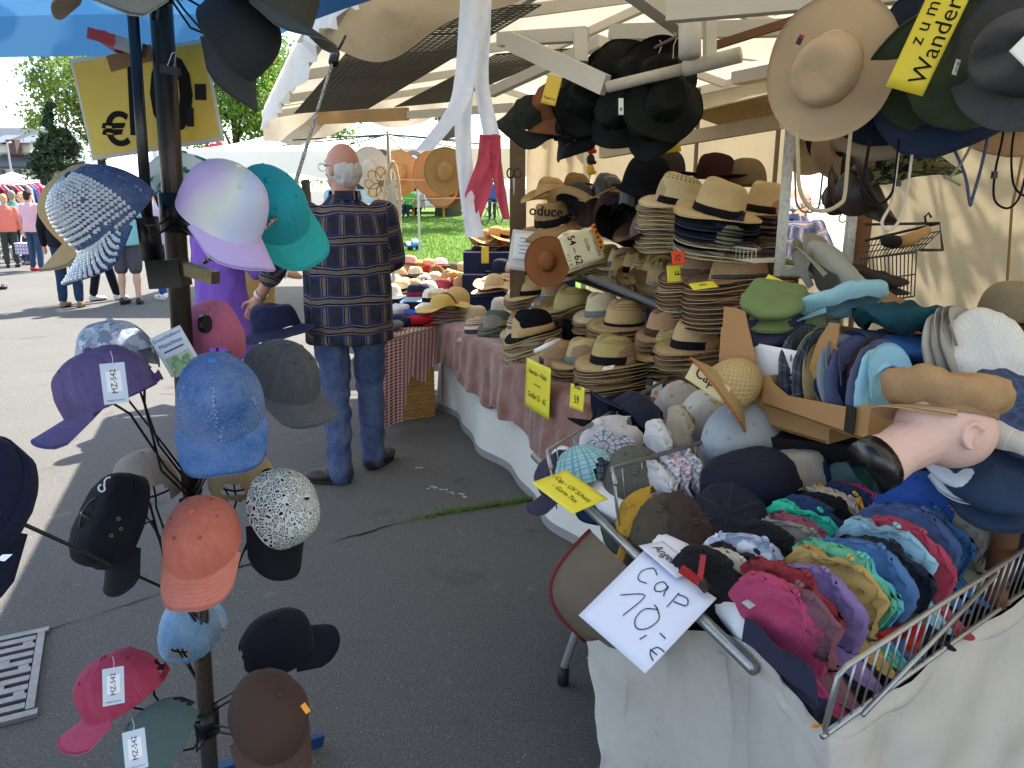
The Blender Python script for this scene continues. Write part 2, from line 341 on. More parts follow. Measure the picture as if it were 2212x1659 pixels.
# ------------------------------------------------------------------ hats
MESH = {}
def ring_faces(nu, rows, o=0, flip=False):
    fs = []
    for j in range(rows-1):
        for i in range(nu):
            q = (o+j*nu+i, o+j*nu+(i+1) % nu, o+(j+1)*nu+(i+1) % nu, o+(j+1)*nu+i); fs.append(q[::-1] if flip else q)
    return fs
def hat_meshes(key, a=.098, b=.083, h=.115, p=4.5, taper=.82, dent=.03, pinch=.18, w=.06, side=.015, front=-.015, back=.02, slope=0., wave=0., band=.034, seed=0, style='crease', wr=.0015, bowl=0.):
    """a brimmed hat, x forward: crown (closed dome), brim (double skin), band. All in metres, z = 0 at the head opening"""
    if key in MESH: return MESH[key]
    nu, nv = 44, 13; V, UV = [], []
    def crown(th, f):
        s_, c_ = math.sin(f), math.cos(f); zt = s_**(2/p); rt = c_**(2/p) if c_ > 1e-6 else 0.; k = rt*(1-(1-taper)*zt)
        x, y, z = a*k*math.cos(th), b*k*math.sin(th), h*zt
        if dent:
            g = max(0., (z/h-.55)/.45); yy = y/(b*taper); xx = x/(a*taper)
            if style == 'crease': z -= dent*g*math.exp(-(yy/.33)**2)*max(0, 1-abs(xx)**4)
            elif style == 'ring': z -= dent*g*math.exp(-((math.hypot(xx, yy)-.55)/.2)**2)
            elif style == 'dip': z -= dent*g*math.exp(-(math.hypot(xx, yy)/.6)**2)
            elif style == 'cattle': z -= dent*g*(math.exp(-((abs(yy)-.55)/.2)**2)*.8+math.exp(-(yy/.15)**2)*.5)
            z += .012*g*xx
        if pinch:
            g = max(0., z/h-.35)*max(0., math.cos(th))**2; y *= 1-pinch*1.6*g
        d = wr*nz3((x, y, z), 30, seed); return x*(1+d*8), y*(1+d*8), z+d
    for j in range(nv):
        f = math.pi/2*j/(nv-1)
        for i in range(nu):
            V.append(crown(2*math.pi*i/nu, f)); UV.append((i/nu, j/(nv-1)))
    cm = mk('crown', V, ring_faces(nu, nv), UV)
    # brim
    nb = 7; V, UV = [], []
    def brim(th, t):
        ct, s_ = math.cos(th), math.sin(th); x = (a+w*t)*ct; y = (b+w*.96*t)*s_; e = t*t
        z = slope*t+e*(side*s_*s_+(front*max(0, ct)**2)+(back*max(0, -ct)**2))+wave*t*math.sin(3*th+seed)+.5*wave*t*math.sin(5*th+2*seed)
        y *= 1-(side > .03)*.18*e; z += bowl*t*(1-t); z += wr*2*t*nz3((x, y, 0), 14, seed); return Vector((x, y, z))
    th_ = .0032
    for lay in (0, 1):
        for j in range(nb):
            t = j/(nb-1)
            for i in range(nu):
                q = brim(2*math.pi*i/nu, t); V.append((q.x, q.y, q.z-lay*th_)); UV.append((i/nu, t))
    fs = ring_faces(nu, nb, 0, True)+ring_faces(nu, nb, nu*nb)
    fs += [((nb-1)*nu+i, (nb-1)*nu+(i+1) % nu, nu*nb+(nb-1)*nu+(i+1) % nu, nu*nb+(nb-1)*nu+i) for i in range(nu)]
    bm_ = mk('brim', V, fs, UV)
    # edge binding: a thin tube on the rim
    P = [brim(2*math.pi*i/nu, 1)-Vector((0, 0, th_/2)) for i in range(nu)]; mb = MB(); mb.tube(P, .0034, 5, closed=True); em = mb.me('edge_binding', True)
    # band
    V, UV = [], []; rows = [(0.002, .0005), (.004, .003), (band, .0028), (band+.001, .0004)]
    for z, off in rows:
        zt = min(.98, max(.001, z/h)); f = math.asin(min(1., zt**(p/2)))
        for i in range(nu):
            th = 2*math.pi*i/nu; x, y, zz = crown(th, f); r = math.hypot(x, y); V.append((x*(1+off/r), y*(1+off/r), zz)); UV.append((i/nu, z/band))
    bd = mk('hat_band', V, ring_faces(nu, len(rows)), UV)
    MESH[key] = dict(crown=cm, brim=bm_, band=bd, edge=em); return MESH[key]
HATS = dict(
    fedora=dict(w=.065), fedora2=dict(w=.062, h=.12, dent=.036, pinch=.26, seed=3, side=.02), trilby=dict(w=.04, h=.112, front=-.018, back=.028, side=.014, seed=2), trilby2=dict(w=.036, h=.105, taper=.86, front=-.02, back=.02, seed=5),
    panama=dict(w=.068, h=.125, p=6, taper=.9, dent=.03, side=.012, front=-.02, back=.015, seed=1, band=.03), western=dict(w=.085, h=.13, p=3.6, side=.062, front=-.02, back=-.015, style='cattle', dent=.035, pinch=.3, seed=4, band=.022),
    cowstraw=dict(w=.08, h=.125, p=3.4, side=.05, front=-.01, back=-.01, style='crease', dent=.045, pinch=.42, taper=.78, seed=6, band=.028), bigstraw=dict(w=.085, h=.125, p=3.3, taper=.86, dent=.028, pinch=.22, side=.012, front=-.012, back=-.01, seed=7, band=.016),
    sun=dict(w=.125, h=.1, p=2.6, taper=.95, dent=0, pinch=0, side=.0, front=-.01, back=-.01, wave=.016, seed=8), sun2=dict(w=.105, h=.105, p=2.5, taper=.95, dent=0, pinch=0, side=-.02, front=.02, back=-.03, wave=.03, seed=9), sunflat=dict(w=.14, h=.095, p=3., taper=.95, dent=0, pinch=0, side=0, front=0, back=0, wave=.006, seed=10, band=.02),
    bucket=dict(w=.055, h=.1, p=5, taper=.88, dent=0, pinch=0, slope=-.035, side=0, front=0, back=0, wave=.004, seed=11, wr=.004), bucket2=dict(w=.07, h=.1, p=4, taper=.85, dent=.012, pinch=0, style='dip', slope=-.03, side=.01, front=-.01, back=0, wave=.012, seed=12, wr=.007),
    cloche=dict(w=.035, h=.125, p=3, taper=.92, dent=0, pinch=0, slope=-.022, side=0, front=.01, back=0, wave=.006, seed=13), bowler=dict(w=.06, h=.12, p=2.8, taper=.95, dent=0, pinch=0, side=.015, front=-.005, back=0, seed=14), colonial=dict(w=.07, h=.125, p=2.2, taper=1., dent=0, pinch=0, slope=-.04, side=0, front=0, back=0, seed=15, band=.02, wr=.0006),
    rain=dict(w=.075, h=.105, p=4, taper=.9, dent=.01, pinch=0, style='dip', slope=-.03, side=.02, front=0, back=-.02, wave=.022, seed=16, wr=.012), boonie=dict(w=.09, h=.095, p=4.2, taper=.9, dent=.012, pinch=.0, style='dip', slope=-.008, side=.0, front=-.004, back=-.004, wave=.012, seed=17, wr=.004))
def hat(kind, label, M, crown, brim=None, band=None, edge=None, group=None, name='hat', cat='hat', parts=None):
    me = hat_meshes(kind, **HATS[kind]); t = thing(name, label, cat, M, group)
    ob('crown', me['crown'], crown, t); ob('brim', me['brim'], brim or crown, t)
    if band is not None: ob('hat_band', me['band'], band, t)
    if edge is not None: ob('edge_binding', me['edge'], edge, t)
    return t
# ------------------------------------------------------------------ caps
def cap_meshes(key, a=.101, b=.083, h=.125, p=2.25, pf=.75, L=.072, curve=.024, drop=.012, sq=1., wr=.002, seed=0, opening=True, army=False, slump=0., vw=.088, crease=0.):
    if key in MESH: return MESH[key]
    nu, nv = 48, 13; V, UV = [], []
    def P(th, f, off=0.):
        c = math.cos(th); pp = (p+pf*max(0, c)) if not army else 4.6; s_, c_ = math.sin(f), math.cos(f); zt = s_**(2/pp); rt = c_**(2/pp) if c_ > 1e-6 else 0.
        bul = 1+(.016*abs(math.sin(3*th)) if not army else 0.)*rt
        x = (a+off)*rt*c*bul; y = (b+off)*rt*math.sin(th)*bul*sq; z = h*zt
        if army: x *= 1+.05*zt; y *= 1+.05*zt; z += .012*zt*c*rt
        d = nz3((x, y, z), 13, seed)*wr*1.2+nz3((x, y, z), 30, seed+4)*wr*.35
        if crease: q_ = nz3((x*1.0, y*2.5, z*.55), 46, seed); d -= crease*max(0., .30-abs(q_))*2.2-crease*.3
        if slump: x -= slump*.25*zt*math.sin(y*40+seed); z -= slump*max(0, -c)*zt*.5
        return Vector((x*(1+d*9), y*(1+d*9)+d*(1-sq)*3, z+d))
    keep = {}
    for j in range(nv):
        for i in range(nu):
            V.append(P(2*math.pi*i/nu, math.pi/2*j/(nv-1))); UV.append((i/nu, j/(nv-1)))
    fs = []
    for j in range(nv-1):
        for i in range(nu):
            th = (2*math.pi*(i+.5)/nu)-math.pi; zc = (V[j*nu+i].z+V[(j+1)*nu+i].z)/2
            if opening and not army and abs(th) < .44 and zc < .052*(1-(th/.44)**2)**.5+.004: continue
            fs.append((j*nu+i, j*nu+(i+1) % nu, (j+1)*nu+(i+1) % nu, (j+1)*nu+i))
    D = {}; D['crown'] = mk('crown', V, fs, UV)
    # visor, double skinned
    ns, ntt = 20, 7; V, UV = [], []; A = R(72)
    def vis(s_, t):
        i_ = P(s_*A, .02); xo = a*math.cos(A)*1.0+(a-a*math.cos(A)+L)*max(0, 1-abs(s_)**2.6)**.5; yo = vw*s_*sq; q = Vector((i_.x+(xo-i_.x)*t, i_.y+(yo-i_.y)*t, 0))
        dd = min(1., math.hypot(xo-i_.x, yo-i_.y)*t/L); return Vector((q.x, q.y, .004-drop*dd-curve*1.5*(q.y/(vw*sq))**2*dd**.7))
    for lay in (0, 1):
        for j in range(ntt+1):
            for i in range(ns+1):
                q = vis(-1+2*i/ns, j/ntt); V.append((q.x, q.y, q.z-lay*.0042*(1-.4*(j == ntt)))); UV.append((i/ns, j/ntt))
    w_ = ns+1; n1 = w_*(ntt+1); fs = [(j*w_+i, j*w_+i+1, (j+1)*w_+i+1, (j+1)*w_+i)[::-1] for j in range(ntt) for i in range(ns)]; fs += [tuple(k+n1 for k in f[::-1]) for f in fs]
    fs += [(ntt*w_+i, ntt*w_+i+1, n1+ntt*w_+i+1, n1+ntt*w_+i) for i in range(ns)]; D['visor'] = mk('visor', V, fs, UV)
    mb = MB(); mb.ball((0, 0, h+.0015), (.0085, .0085 if sq > .6 else .006, .005), 12, 6); D['button'] = mb.me('button', True)
    # eyelets on the panels
    mb = MB()
    for th in ((.52, -.52, 1.57, -1.57, 2.6, -2.6) if not army else (1.4, 1.75, 1.57)):
        f = .95 if not army else (.35 if th != 1.57 else .2); q = P(th, f); e = .002; nrm = (P(th+.02, f)-P(th-.02, f)).cross(P(th, f+.02)-P(th, f-.02)).normalized(); x_ = nrm.orthogonal().normalized(); y_ = nrm.cross(x_)
        mb.tube([q+nrm*.0006+(x_*math.cos(k*.7854)+y_*math.sin(k*.7854))*.0032 for k in range(8)], .0011, 4, closed=True)
    D['eyelets'] = mb.me('eyelets', True)
    # sweatband inside
    V, UV = [], []
    for z in (0, .016, .032):
        for i in range(nu):
            q = P(2*math.pi*i/nu, math.asin(min(1, (z/h)**1.2)) if z else .0); V.append((q.x*.985, q.y*.985, z)); UV.append((i/nu, z*30))
    D['sweatband'] = mk('sweatband', V, [f for f in ring_faces(nu, 3) if not (opening and not army and abs((f[0] % nu)-nu/2) < 4)], UV)
    mb = MB(); pts = [P(math.pi+k*.1, .03)*1.006+Vector((0, 0, .006)) for k in range(-5, 6)]; V = []
    for q in pts: V += [q-Vector((0, 0, .009)), q+Vector((0, 0, .009))]
    mb.add(V, [(2*i, 2*i+2, 2*i+3, 2*i+1) for i in range(len(pts)-1)]); q = pts[7]; mb.box((q.x-.001, q.y, q.z), (.004, .014, .022)); D['strap'] = mb.me('strap', True)
    if army:
        V, UV = [], []
        for z, off in ((.0, .0008), (.001, .0028), (.034, .003), (.0355, .0008)):
            for i in range(nu):
                q = P(2*math.pi*i/nu, math.asin(min(1, (max(z, 1e-4)/h)**3.5)), off); V.append((q.x, q.y, z)); UV.append((i/nu, z*20))
        D['band'] = mk('cap_band', V, ring_faces(nu, 4), UV)
    MESH[key] = D; return D
CAPS = dict(base=dict(wr=.003, crease=.0012), base2=dict(h=.116, seed=3, curve=.03, wr=.005, crease=.0018), base3=dict(h=.13, p=2.5, seed=5, curve=.018, L=.076), soft=dict(h=.112, seed=7, wr=.006, crease=.002, p=2.1, pf=.4), soft2=dict(h=.105, seed=9, wr=.009, crease=.006, slump=.05), back=dict(h=.115, seed=4, wr=.006, crease=.003),
    army=dict(army=True, crease=.003, h=.088, L=.055, seed=6, curve=.02, wr=.0025), army2=dict(army=True, crease=.003, h=.098, L=.058, seed=8, wr=.005, curve=.016), fold=dict(sq=.26, seed=11, wr=.007, crease=.006, h=.125, curve=.012, slump=.04), fold2=dict(sq=.2, seed=12, wr=.009, crease=.007, h=.115, curve=.008, slump=.06), fold3=dict(sq=.33, seed=13, wr=.006, crease=.005, h=.12, curve=.016, slump=.02), fold4=dict(sq=.24, seed=17, wr=.011, crease=.008, h=.13, curve=.01, slump=.08))
def cap(kind, label, M, cm, vm=None, button=None, eye=None, sweat=None, strap=None, group=None, name='baseball_cap', cat='cap', band=None):
    D = cap_meshes(kind, **CAPS[kind]); t = thing(name, label, cat, M, group); army = CAPS[kind].get('army')
    ob('crown', D['crown'], cm, t); ob('visor', D['visor'], vm or cm, t)
    if not army: ob('button', D['button'], button or cm, t)
    if eye is not None: stuff(ob('eyelets', D['eyelets'], eye, t))
    if sweat is not None: ob('sweatband', D['sweatband'], sweat, t)
    if strap is not None and not army: ob('strap', D['strap'], strap, t)
    if army: ob('cap_band', D['band'], band or cm, t)
    return t
def flat_meshes(key, a=.135, b=.108, t=.06, seed=0, wr=.004, slump=0., L=.045, puff=1., squash=1.):
    if key in MESH: return MESH[key]
    prof = [(.72, 0), (.86, .008), (.97, .022), (1., .036), (.95, .05), (.8, .06), (.55, .067), (.28, .07), (0., .071)]; nu = 44; V, UV = [], []
    for j, (r, z) in enumerate(prof):
        for i in range(nu):
            th = 2*math.pi*i/nu; x = a*r*math.cos(th); y = b*r*math.sin(th)*squash; zz = z/.071*t*puff; x += .028*(z/.07)*(math.cos(th) > 0)*math.cos(th)*.6+.012*(z/.07)
            zz -= slump*max(0, math.cos(th))*r*(z/.07); d = nz3((x, y, zz), 16, seed)*wr*1.6+nz3((x, y, zz), 38, seed)*wr*.6; V.append((x*(1+d*4), y*(1+d*4), zz+d)); UV.append((i/nu, j/8))
    D = {'body': mk('body', V, ring_faces(nu, len(prof)), UV)}; ns, ntt = 16, 5; V, UV = [], []; A = R(68)
    for lay in (0, 1):
        for j in range(ntt+1):
            for i in range(ns+1):
                s_ = -1+2*i/ns; tt = j/ntt; ix, iy = a*.74*math.cos(s_*A), b*.74*math.sin(s_*A)*squash; xo = a*.74*math.cos(A)+(a*.74*(1-math.cos(A))+L+.02)*max(0, 1-abs(s_)**2.4)**.5; yo = .085*s_*squash
                y = iy+(yo-iy)*tt; V.append((ix+(xo-ix)*tt, y, .006-.012*tt-.014*(y/.085)**2-lay*.004)); UV.append((i/ns, tt))
    w_ = ns+1; n1 = w_*(ntt+1); fs = [(j*w_+i, j*w_+i+1, (j+1)*w_+i+1, (j+1)*w_+i)[::-1] for j in range(ntt) for i in range(ns)]; fs += [tuple(k+n1 for k in f[::-1]) for f in fs]; fs += [(ntt*w_+i, ntt*w_+i+1, n1+ntt*w_+i+1, n1+ntt*w_+i) for i in range(ns)]
    D['visor'] = mk('visor', V, fs, UV); MESH[key] = D; return D
FLAT = dict(flat=dict(), flat2=dict(seed=2, wr=.008, t=.05, slump=.012), flat3=dict(seed=5, wr=.012, t=.07, slump=.01, puff=1.1), flats=dict(seed=7, wr=.005, t=.04, slump=.01), newsboy=dict(a=.142, b=.122, t=.075, puff=1.15, seed=9, wr=.012, slump=-.01, L=.055), beret=dict(a=.14, b=.125, t=.06, seed=15, wr=.02, slump=.015))
def flatcap(kind, label, M, c, vm=None, group=None, name='flat_cap'):
    D = flat_meshes(kind, **FLAT[kind]); t = thing(name, label, 'cap', M, group); ob('crown', D['body'], c, t); ob('visor', D['visor'], vm or c, t); return t
# ------------------------------------------------------------------ ground
def gh(x, y):
    k = min(1., max(0., (x+.17*y+7)/7)); k = .18+.82*k*k*(3-2*k); return k*(.032*max(0., y-15)*(1-math.exp(-max(0., y-15)/6)) if y < 90 else .032*75+.01*(y-90))
def asphalt():
    m = Mat('asphalt'); n1 = m.noise(.5, detail=6, rough=.6); n2 = m.noise(130, detail=5, rough=.85); v = m.n('ShaderNodeTexVoronoi', i_Scale=140.); m.l(m.obj(), v.inputs['Vector'])
    k = m.mix(n1, lin('565450'), lin('6c6965')); k = m.mix(m.math('MULTIPLY', m.ramp(n2, .52, .68), .6), k, lin('97938b')); k = m.mix(m.math('MULTIPLY', m.ramp(n2, .48, .36), .6), k, lin('262523'))
    sp = m.math('MULTIPLY', m.math('LESS_THAN', v.outputs['Distance'], .16), m.ramp(m.noise(37, detail=1), .62, .66)); k = m.mix(sp, k, lin('c4c0b4')); v2 = m.n('ShaderNodeTexVoronoi', i_Scale=75.); m.l(m.obj(), v2.inputs['Vector']); k = m.mix(m.math('MULTIPLY', m.math('LESS_THAN', v2.outputs['Distance'], .22), m.ramp(m.noise(23, detail=2), .5, .7)), k, lin('8a8780'))
    st_ = m.ramp(m.noise(2.3, detail=6, rough=.7), .58, .7); k = m.mix(m.math('MULTIPLY', st_, .5), k, lin('403c36')); st2 = m.ramp(m.noise(5.5, detail=5, rough=.75), .62, .68); k = m.mix(m.math('MULTIPLY', st2, .35), k, lin('8a857a'))
    m.bump(m.math('ADD', n2, m.math('MULTIPLY', m.noise(45, detail=3), .5)), .9, .006); return m.fin(k, .92, .25)
ASPH = asphalt()
ys = [-12, -6, 0, 4, 8, 12, 15, 17, 19, 21, 24, 28, 33, 40, 50, 65, 90, 140, 220, 400]; xs = [-300, -120, -60, -40, -30, -24, -20, -17, -14, -12, -10, -8, -6, -3, 0, 6, 15, 30, 60, 120, 300]
V = [(x, y, gh(x, y)) for y in ys for x in xs]; w_ = len(xs)
struct(ob('road', mk('road', V, [(j*w_+i, j*w_+i+1, (j+1)*w_+i+1, (j+1)*w_+i) for j in range(len(ys)-1) for i in range(w_-1)], None, True), ASPH))
# the joint across the asphalt: a dark sunk strip with broken edges
J = [gz(-60, 1395), gz(40, 1385), gz(110, 1362), gz(220, 1325), gz(330, 1290), gz(470, 1240), gz(600, 1200), gz(720, 1172), gz(870, 1130), gz(960, 1110), gz(1060, 1095), gz(1165, 1079), gz(1290, 1060)]
P_ = []
for i in range(len(J)-1):
    for k in range(14): P_.append(J[i].lerp(J[i+1], k/14))
V, F_ = [], []
for i, p in enumerate(P_):
    t = (P_[min(i+1, len(P_)-1)]-P_[max(i-1, 0)]).normalized(); nn = Vector((-t.y, t.x, 0)); o = nn*(.016*nz3(p, 9, 3)+.006*nz3(p, 45, 2)); g_ = min(1., max(.12, .55+1.3*nz3(p, 4.5, 6))); w0 = g_*(.003+.009*abs(nz3(p, 60, 1))); w1 = g_*(.003+.010*abs(nz3(p, 60, 8)))
    V += [p+o+nn*w0+Vector((0, 0, .004)), p+o-nn*w1+Vector((0, 0, .004))]
F_ = [(2*i, 2*i+1, 2*i+3, 2*i+2) for i in range(len(P_)-1)]
struct(ob('asphalt_joint', mk('asphalt_joint', V, F_, None, False), plain('2b2925', .95, .1, 0, .4, 40.)))
GREEN = Mat('grass_blade'); k_ = GREEN.mix(GREEN.noise(5.), lin('456620'), lin('789834')); GREEN.fin(k_, .6, .3)
def translucent(m, f=.4):
    t = m.n('ShaderNodeBsdfTranslucent'); l_ = [x for x in m.nt.links if x.to_socket == m.b.inputs['Base Color']]; m.l(l_[0].from_socket, t.inputs[0]); q = m.n('ShaderNodeMixShader'); q.inputs[0].default_value = f
    m.l(m.b.outputs[0], q.inputs[1]); m.l(t.outputs[0], q.inputs[2]); m.l(q.outputs[0], m.out.inputs[0]); return m.m
translucent(GREEN, .35)
def blades(pts, h, w, name, mat):
    V, F_ = [], []
    for p in pts:
        a = random.uniform(0, 6.28); hh = h*random.uniform(.5, 1.3); ww = w*random.uniform(.6, 1.2); d = Vector((math.cos(a), math.sin(a), 0)); l = Vector((random.uniform(-.6, .6), random.uniform(-.6, .6), 1)).normalized()*hh; o = len(V)
        V += [p-d*ww, p+d*ww, p+l*.6+d*ww*.7, p+l*.6-d*ww*.7, p+l+Vector((random.uniform(-.3, .3)*hh, random.uniform(-.3, .3)*hh, -.1*hh))]; F_ += [(o, o+1, o+2, o+3), (o+3, o+2, o+4)]
    return ob(name, mk(name, V, F_, None, False), mat)
pts = []
for q in range(900):
    f = random.random()**.6; i = int((.66+.34*f)*(len(P_)-1)); pts.append(P_[i]+Vector((random.gauss(0, .012), random.gauss(0, .014), .003)))
tag(stuff(blades(pts, .03, .0022, 'joint_grass', GREEN.m)), 'green grass growing along the crack in the asphalt', 'grass')
# scraps and specks lying on the asphalt
for (u, v, w, l, c, a, lab) in ((925, 866, .02, .028, 'd9d7d0', 20, 'small white paper scrap on asphalt left of counter cloth'), (948, 846, .012, .02, 'c77a2c', 60, 'tiny orange scrap on asphalt before the wicker hamper'), (905, 1012, .012, .05, 'b8b4a8', 5, 'thin pale straw on dark asphalt near the shoes')):
    mb = MB(); mb.poly([(-l/2, -w/2), (l*.4, -w*.6), (l/2, w*.4), (-l*.3, w/2)], .004, .006); o = mb.ob('paper_scrap', plain(c, .7, .2)); p = gz(u, v); o.location = p; o.rotation_euler.z = R(a); tag(o, lab, 'litter')
mb = MB()
for q in range(14):
    p = gz(930+q*6+random.uniform(-8, 8), 1052+q*1.6+random.uniform(-5, 5)); r_ = random.uniform(.006, .014); mb.poly([(p.x+r_*math.cos(k)*random.uniform(.6, 1.3), p.y+r_*.6*math.sin(k)) for k in (0, 1, 2, 3.1, 4, 5.2)], .004, .0052)
tag(stuff(mb.ob('paint_flecks', plain('b9b7b0', .8, .2))), 'scattered pale flecks stuck to the asphalt', 'litter')
# drain grate in its kerbless frame
G0, G1, G2 = gz(100, 1366), gz(96, 1536), gz(-150, 1420); gx = (G2-G0).normalized(); gy = Vector((0, 0, 1)).cross(gx); gl = .62; gw = (G1-G0).length*1.02
if gy.dot(G1-G0) < 0: gy = -gy
Mg = Matrix((gx, gy, Vector((0, 0, 1)))).transposed().to_4x4(); Mg.translation = G0
gt = thing('drain_grate', 'worn grey steel slotted drain grate set in the asphalt', 'drain grate', Mg); GM = metal_worn('8d8a86', '5c4a42', .45, .55, 25.)
MB().box((gl/2, gw/2, .002), (gl, gw, .003)).ob('dark_plate', plain('120f0d', .9, .1), gt)  # flat near-black plate, painted shade standing in for the depth under the bars
for yy in (0, gw): MB().box((gl/2, yy, .008), (gl+.02, .03, .014)).ob('frame_bar', GM, gt)
for xx in (0.012,): MB().box((xx, gw/2, .009), (.024, gw-.04, .016)).ob('frame_bar', GM, gt)
nb_ = 9
for i in range(nb_):
    y0 = .022+(gw-.044)*(i+.5)/nb_; o = MB().box((gl/2+.012, y0, .0095), (gl-.03, (gw-.044)/nb_*.56, .013)); o.ob('bar', GM, gt)
for i in range(nb_-1):
    y0 = .022+(gw-.044)*(i+1)/nb_
    for xx in ((.05, .3, .5) if i % 3 == 0 else ((.2, .45) if i % 3 == 1 else (.11, .38))): MB().box((xx, y0, .009), (.03, (gw-.044)/nb_*.5, .0118)).ob('rib', GM, gt)
# ------------------------------------------------------------------ lawn
def lawn_left(y): return -.168*y-.35
m = Mat('lawn'); k = m.mix(m.noise(1.2, detail=5), lin('3f5a1c'), lin('6f8c30')); k = m.mix(m.math('MULTIPLY', m.noise(60, detail=3), .5), k, lin('4a6a20')); m.bump(m.noise(80, detail=3), .6, .02); LAWN = m.fin(k, .9, .15)
V = []; yy = [9.6, 10.5, 12, 15, 17, 19, 21, 24, 28, 33, 40, 48]; xf = [0, .02, .05, .1, .2, .4, .7, 1]
for y in yy:
    for f in xf: V.append((lawn_left(y)+f*(70-lawn_left(y)), y+.3*math.sin(f*9), gh(lawn_left(y)+f*(70-lawn_left(y)), y)+.02))
w_ = len(xf); struct(ob('lawn', mk('lawn', V, [(j*w_+i, j*w_+i+1, (j+1)*w_+i+1, (j+1)*w_+i) for j in range(len(yy)-1) for i in range(w_-1)], None, True), LAWN))
pts = []
for q in range(26000):
    y = 10+26*random.random()**1.5; x = random.uniform(lawn_left(y)+.1, .01*y+.8); pts.append(Vector((x, y, gh(x, y)+.018)))
tag(stuff(blades(pts, .085, .009, 'lawn_grass', GREEN.m)), 'sunlit green lawn grass behind the hat stall', 'grass')
# ------------------------------------------------------------------ trees
def leafmat(a, b, f=.45):
    m = Mat('leaves'); m.fin(m.mix(m.noise(1.1, detail=2), lin(a), lin(b)), .55, .3); return translucent(m, f)
def tree(name, label, base, height, cr, leaf, nleaf, lsize, bark='4a3d30', trunk_r=.25, clumps=34, squash=.85, cone=False, low=.3, seed=1, branches=9, group='trees in the background'):
    rnd = random.Random(seed); t = thing(name, label, 'tree', Matrix.Translation(base), group); mb = MB(); top = height*.8
    mb.tube([(0, 0, -.3), (.03*height*.2, 0, height*low*.6), (0, .02*height, height*low), (rnd.uniform(-.3, .3), 0, top)], [trunk_r*1.35, trunk_r, trunk_r*.8, trunk_r*.12], 9)
    ends = []
    for k in range(branches):
        z0 = height*(low+(.8-low)*k/branches); a = k*2.4+rnd.uniform(-.4, .4); L_ = cr*rnd.uniform(.55, .95)*(1-.8*(k/branches) if cone else 1); z1 = z0+(L_*.55 if not cone else -L_*.15); e = Vector((math.cos(a)*L_, math.sin(a)*L_, min(z1, height*.95)))
        mid = Vector((e.x*.5, e.y*.5, (z0+e.z)/2+.08*L_)); mb.tube([(0, 0, z0), mid, e], [trunk_r*.4, trunk_r*.22, trunk_r*.06], 5); ends += [e, mid]
        for q in range(3):
            d = Vector((rnd.uniform(-1, 1), rnd.uniform(-1, 1), rnd.uniform(-.1, .9)))*cr*.35; mb.tube([mid.lerp(e, .4+.3*q*.6), mid.lerp(e, .5)+d], [trunk_r*.12, trunk_r*.03], 4)
    mb.ob('trunk', plain(bark, .9, .15, 0, .3, 6., .6, 30.), t, True)
    zc = height*(low+1)/2; rz = height*(1-low)/2; cl = []
    for k in range(clumps):
        if cone:
            f = rnd.random()**.8; z = height*(low*.4+(1-low*.4)*f); r_ = cr*(1-f)*rnd.uniform(.55, 1.05)+.1; a = rnd.uniform(0, 6.28); cl.append((Vector((r_*math.cos(a), r_*math.sin(a), z)), cr*.3*(1.15-f)))
        else:
            while True:
                d = Vector((rnd.uniform(-1, 1), rnd.uniform(-1, 1), rnd.uniform(-1, 1)))
                if .2 < d.length < 1: break
            d = d*(.55+.45*rnd.random()) ; cl.append((Vector((d.x*cr*1.05, d.y*cr*1.05, zc+d.z*rz*1.02)), cr*rnd.uniform(.16, .34)))
    N_ = nleaf; ci = np.random.RandomState(seed); idx = ci.randint(0, len(cl), N_); C = np.array([tuple(c[0]) for c in cl])[idx]; S = np.array([c[1] for c in cl])[idx]
    g = ci.normal(0, .5, (N_, 3))*S[:, None]; g[:, 2] *= squash; ctr = C+g; A = ci.normal(0, 1, (N_, 3)); A /= np.linalg.norm(A, axis=1)[:, None]; B = np.cross(A, ci.normal(0, 1, (N_, 3))); B /= np.linalg.norm(B, axis=1)[:, None]; sz = lsize*ci.uniform(.5, 1.3, N_)[:, None]
    vs = np.stack([ctr-A*sz, ctr-B*sz*.5, ctr+A*sz, ctr+B*sz*.5], 1).reshape(-1, 3); me = bpy.data.meshes.new('crown'); me.from_pydata(vs.tolist(), [], np.arange(N_*4).reshape(-1, 4).tolist()); me.materials.append(None); ob('crown', me, leaf, t); return t
def far(u, v, d): return pt(u, v, d)
LG = leafmat('68823a', '8ea04e', .45); LB = leafmat('567826', '7d9c3c', .45); LD = leafmat('2c3d26', '46593a', .2)
def treebase(u, d):
    p = pt(u, 425, d); return Vector((p.x, p.y, gh(p.x, p.y)-.1))
tree('deciduous_tree', 'tall light green spring tree behind the price sign at left', treebase(225, 44), 11.2, 4.6, LG, 15000, .13, low=.3, seed=3, trunk_r=.28, clumps=46)
tree('conifer_tree', 'dark green conifer beside the slate roofed building', treebase(138, 40), 6.1, 2.0, LD, 9000, .12, cone=True, low=.1, seed=5, trunk_r=.2, clumps=70, branches=14)
tree('deciduous_tree', 'bright green tree behind the white market canopies', treebase(520, 40), 10.6, 4.8, LB, 15000, .13, low=.25, seed=8, trunk_r=.3, clumps=50)
tree('deciduous_tree', 'yellowish green tree right of the price sign', treebase(660, 52), 11, 4.5, LG, 9000, .16, low=.25, seed=11, trunk_r=.3, clumps=40)
tree('park_tree', 'thick trunked old tree standing on the lawn by the picnic table', treebase(966, 35.5), 13, 6., LB, 9000, .2, low=.32, seed=14, trunk_r=.5, clumps=40, bark='5d5348')
tree('stall_tree', 'tree behind the stall shading its canvas back wall', st(1.6, 5.0), 7.2, 2.6, LB, 2600, .08, low=.25, seed=21, trunk_r=.14, clumps=30, branches=14)
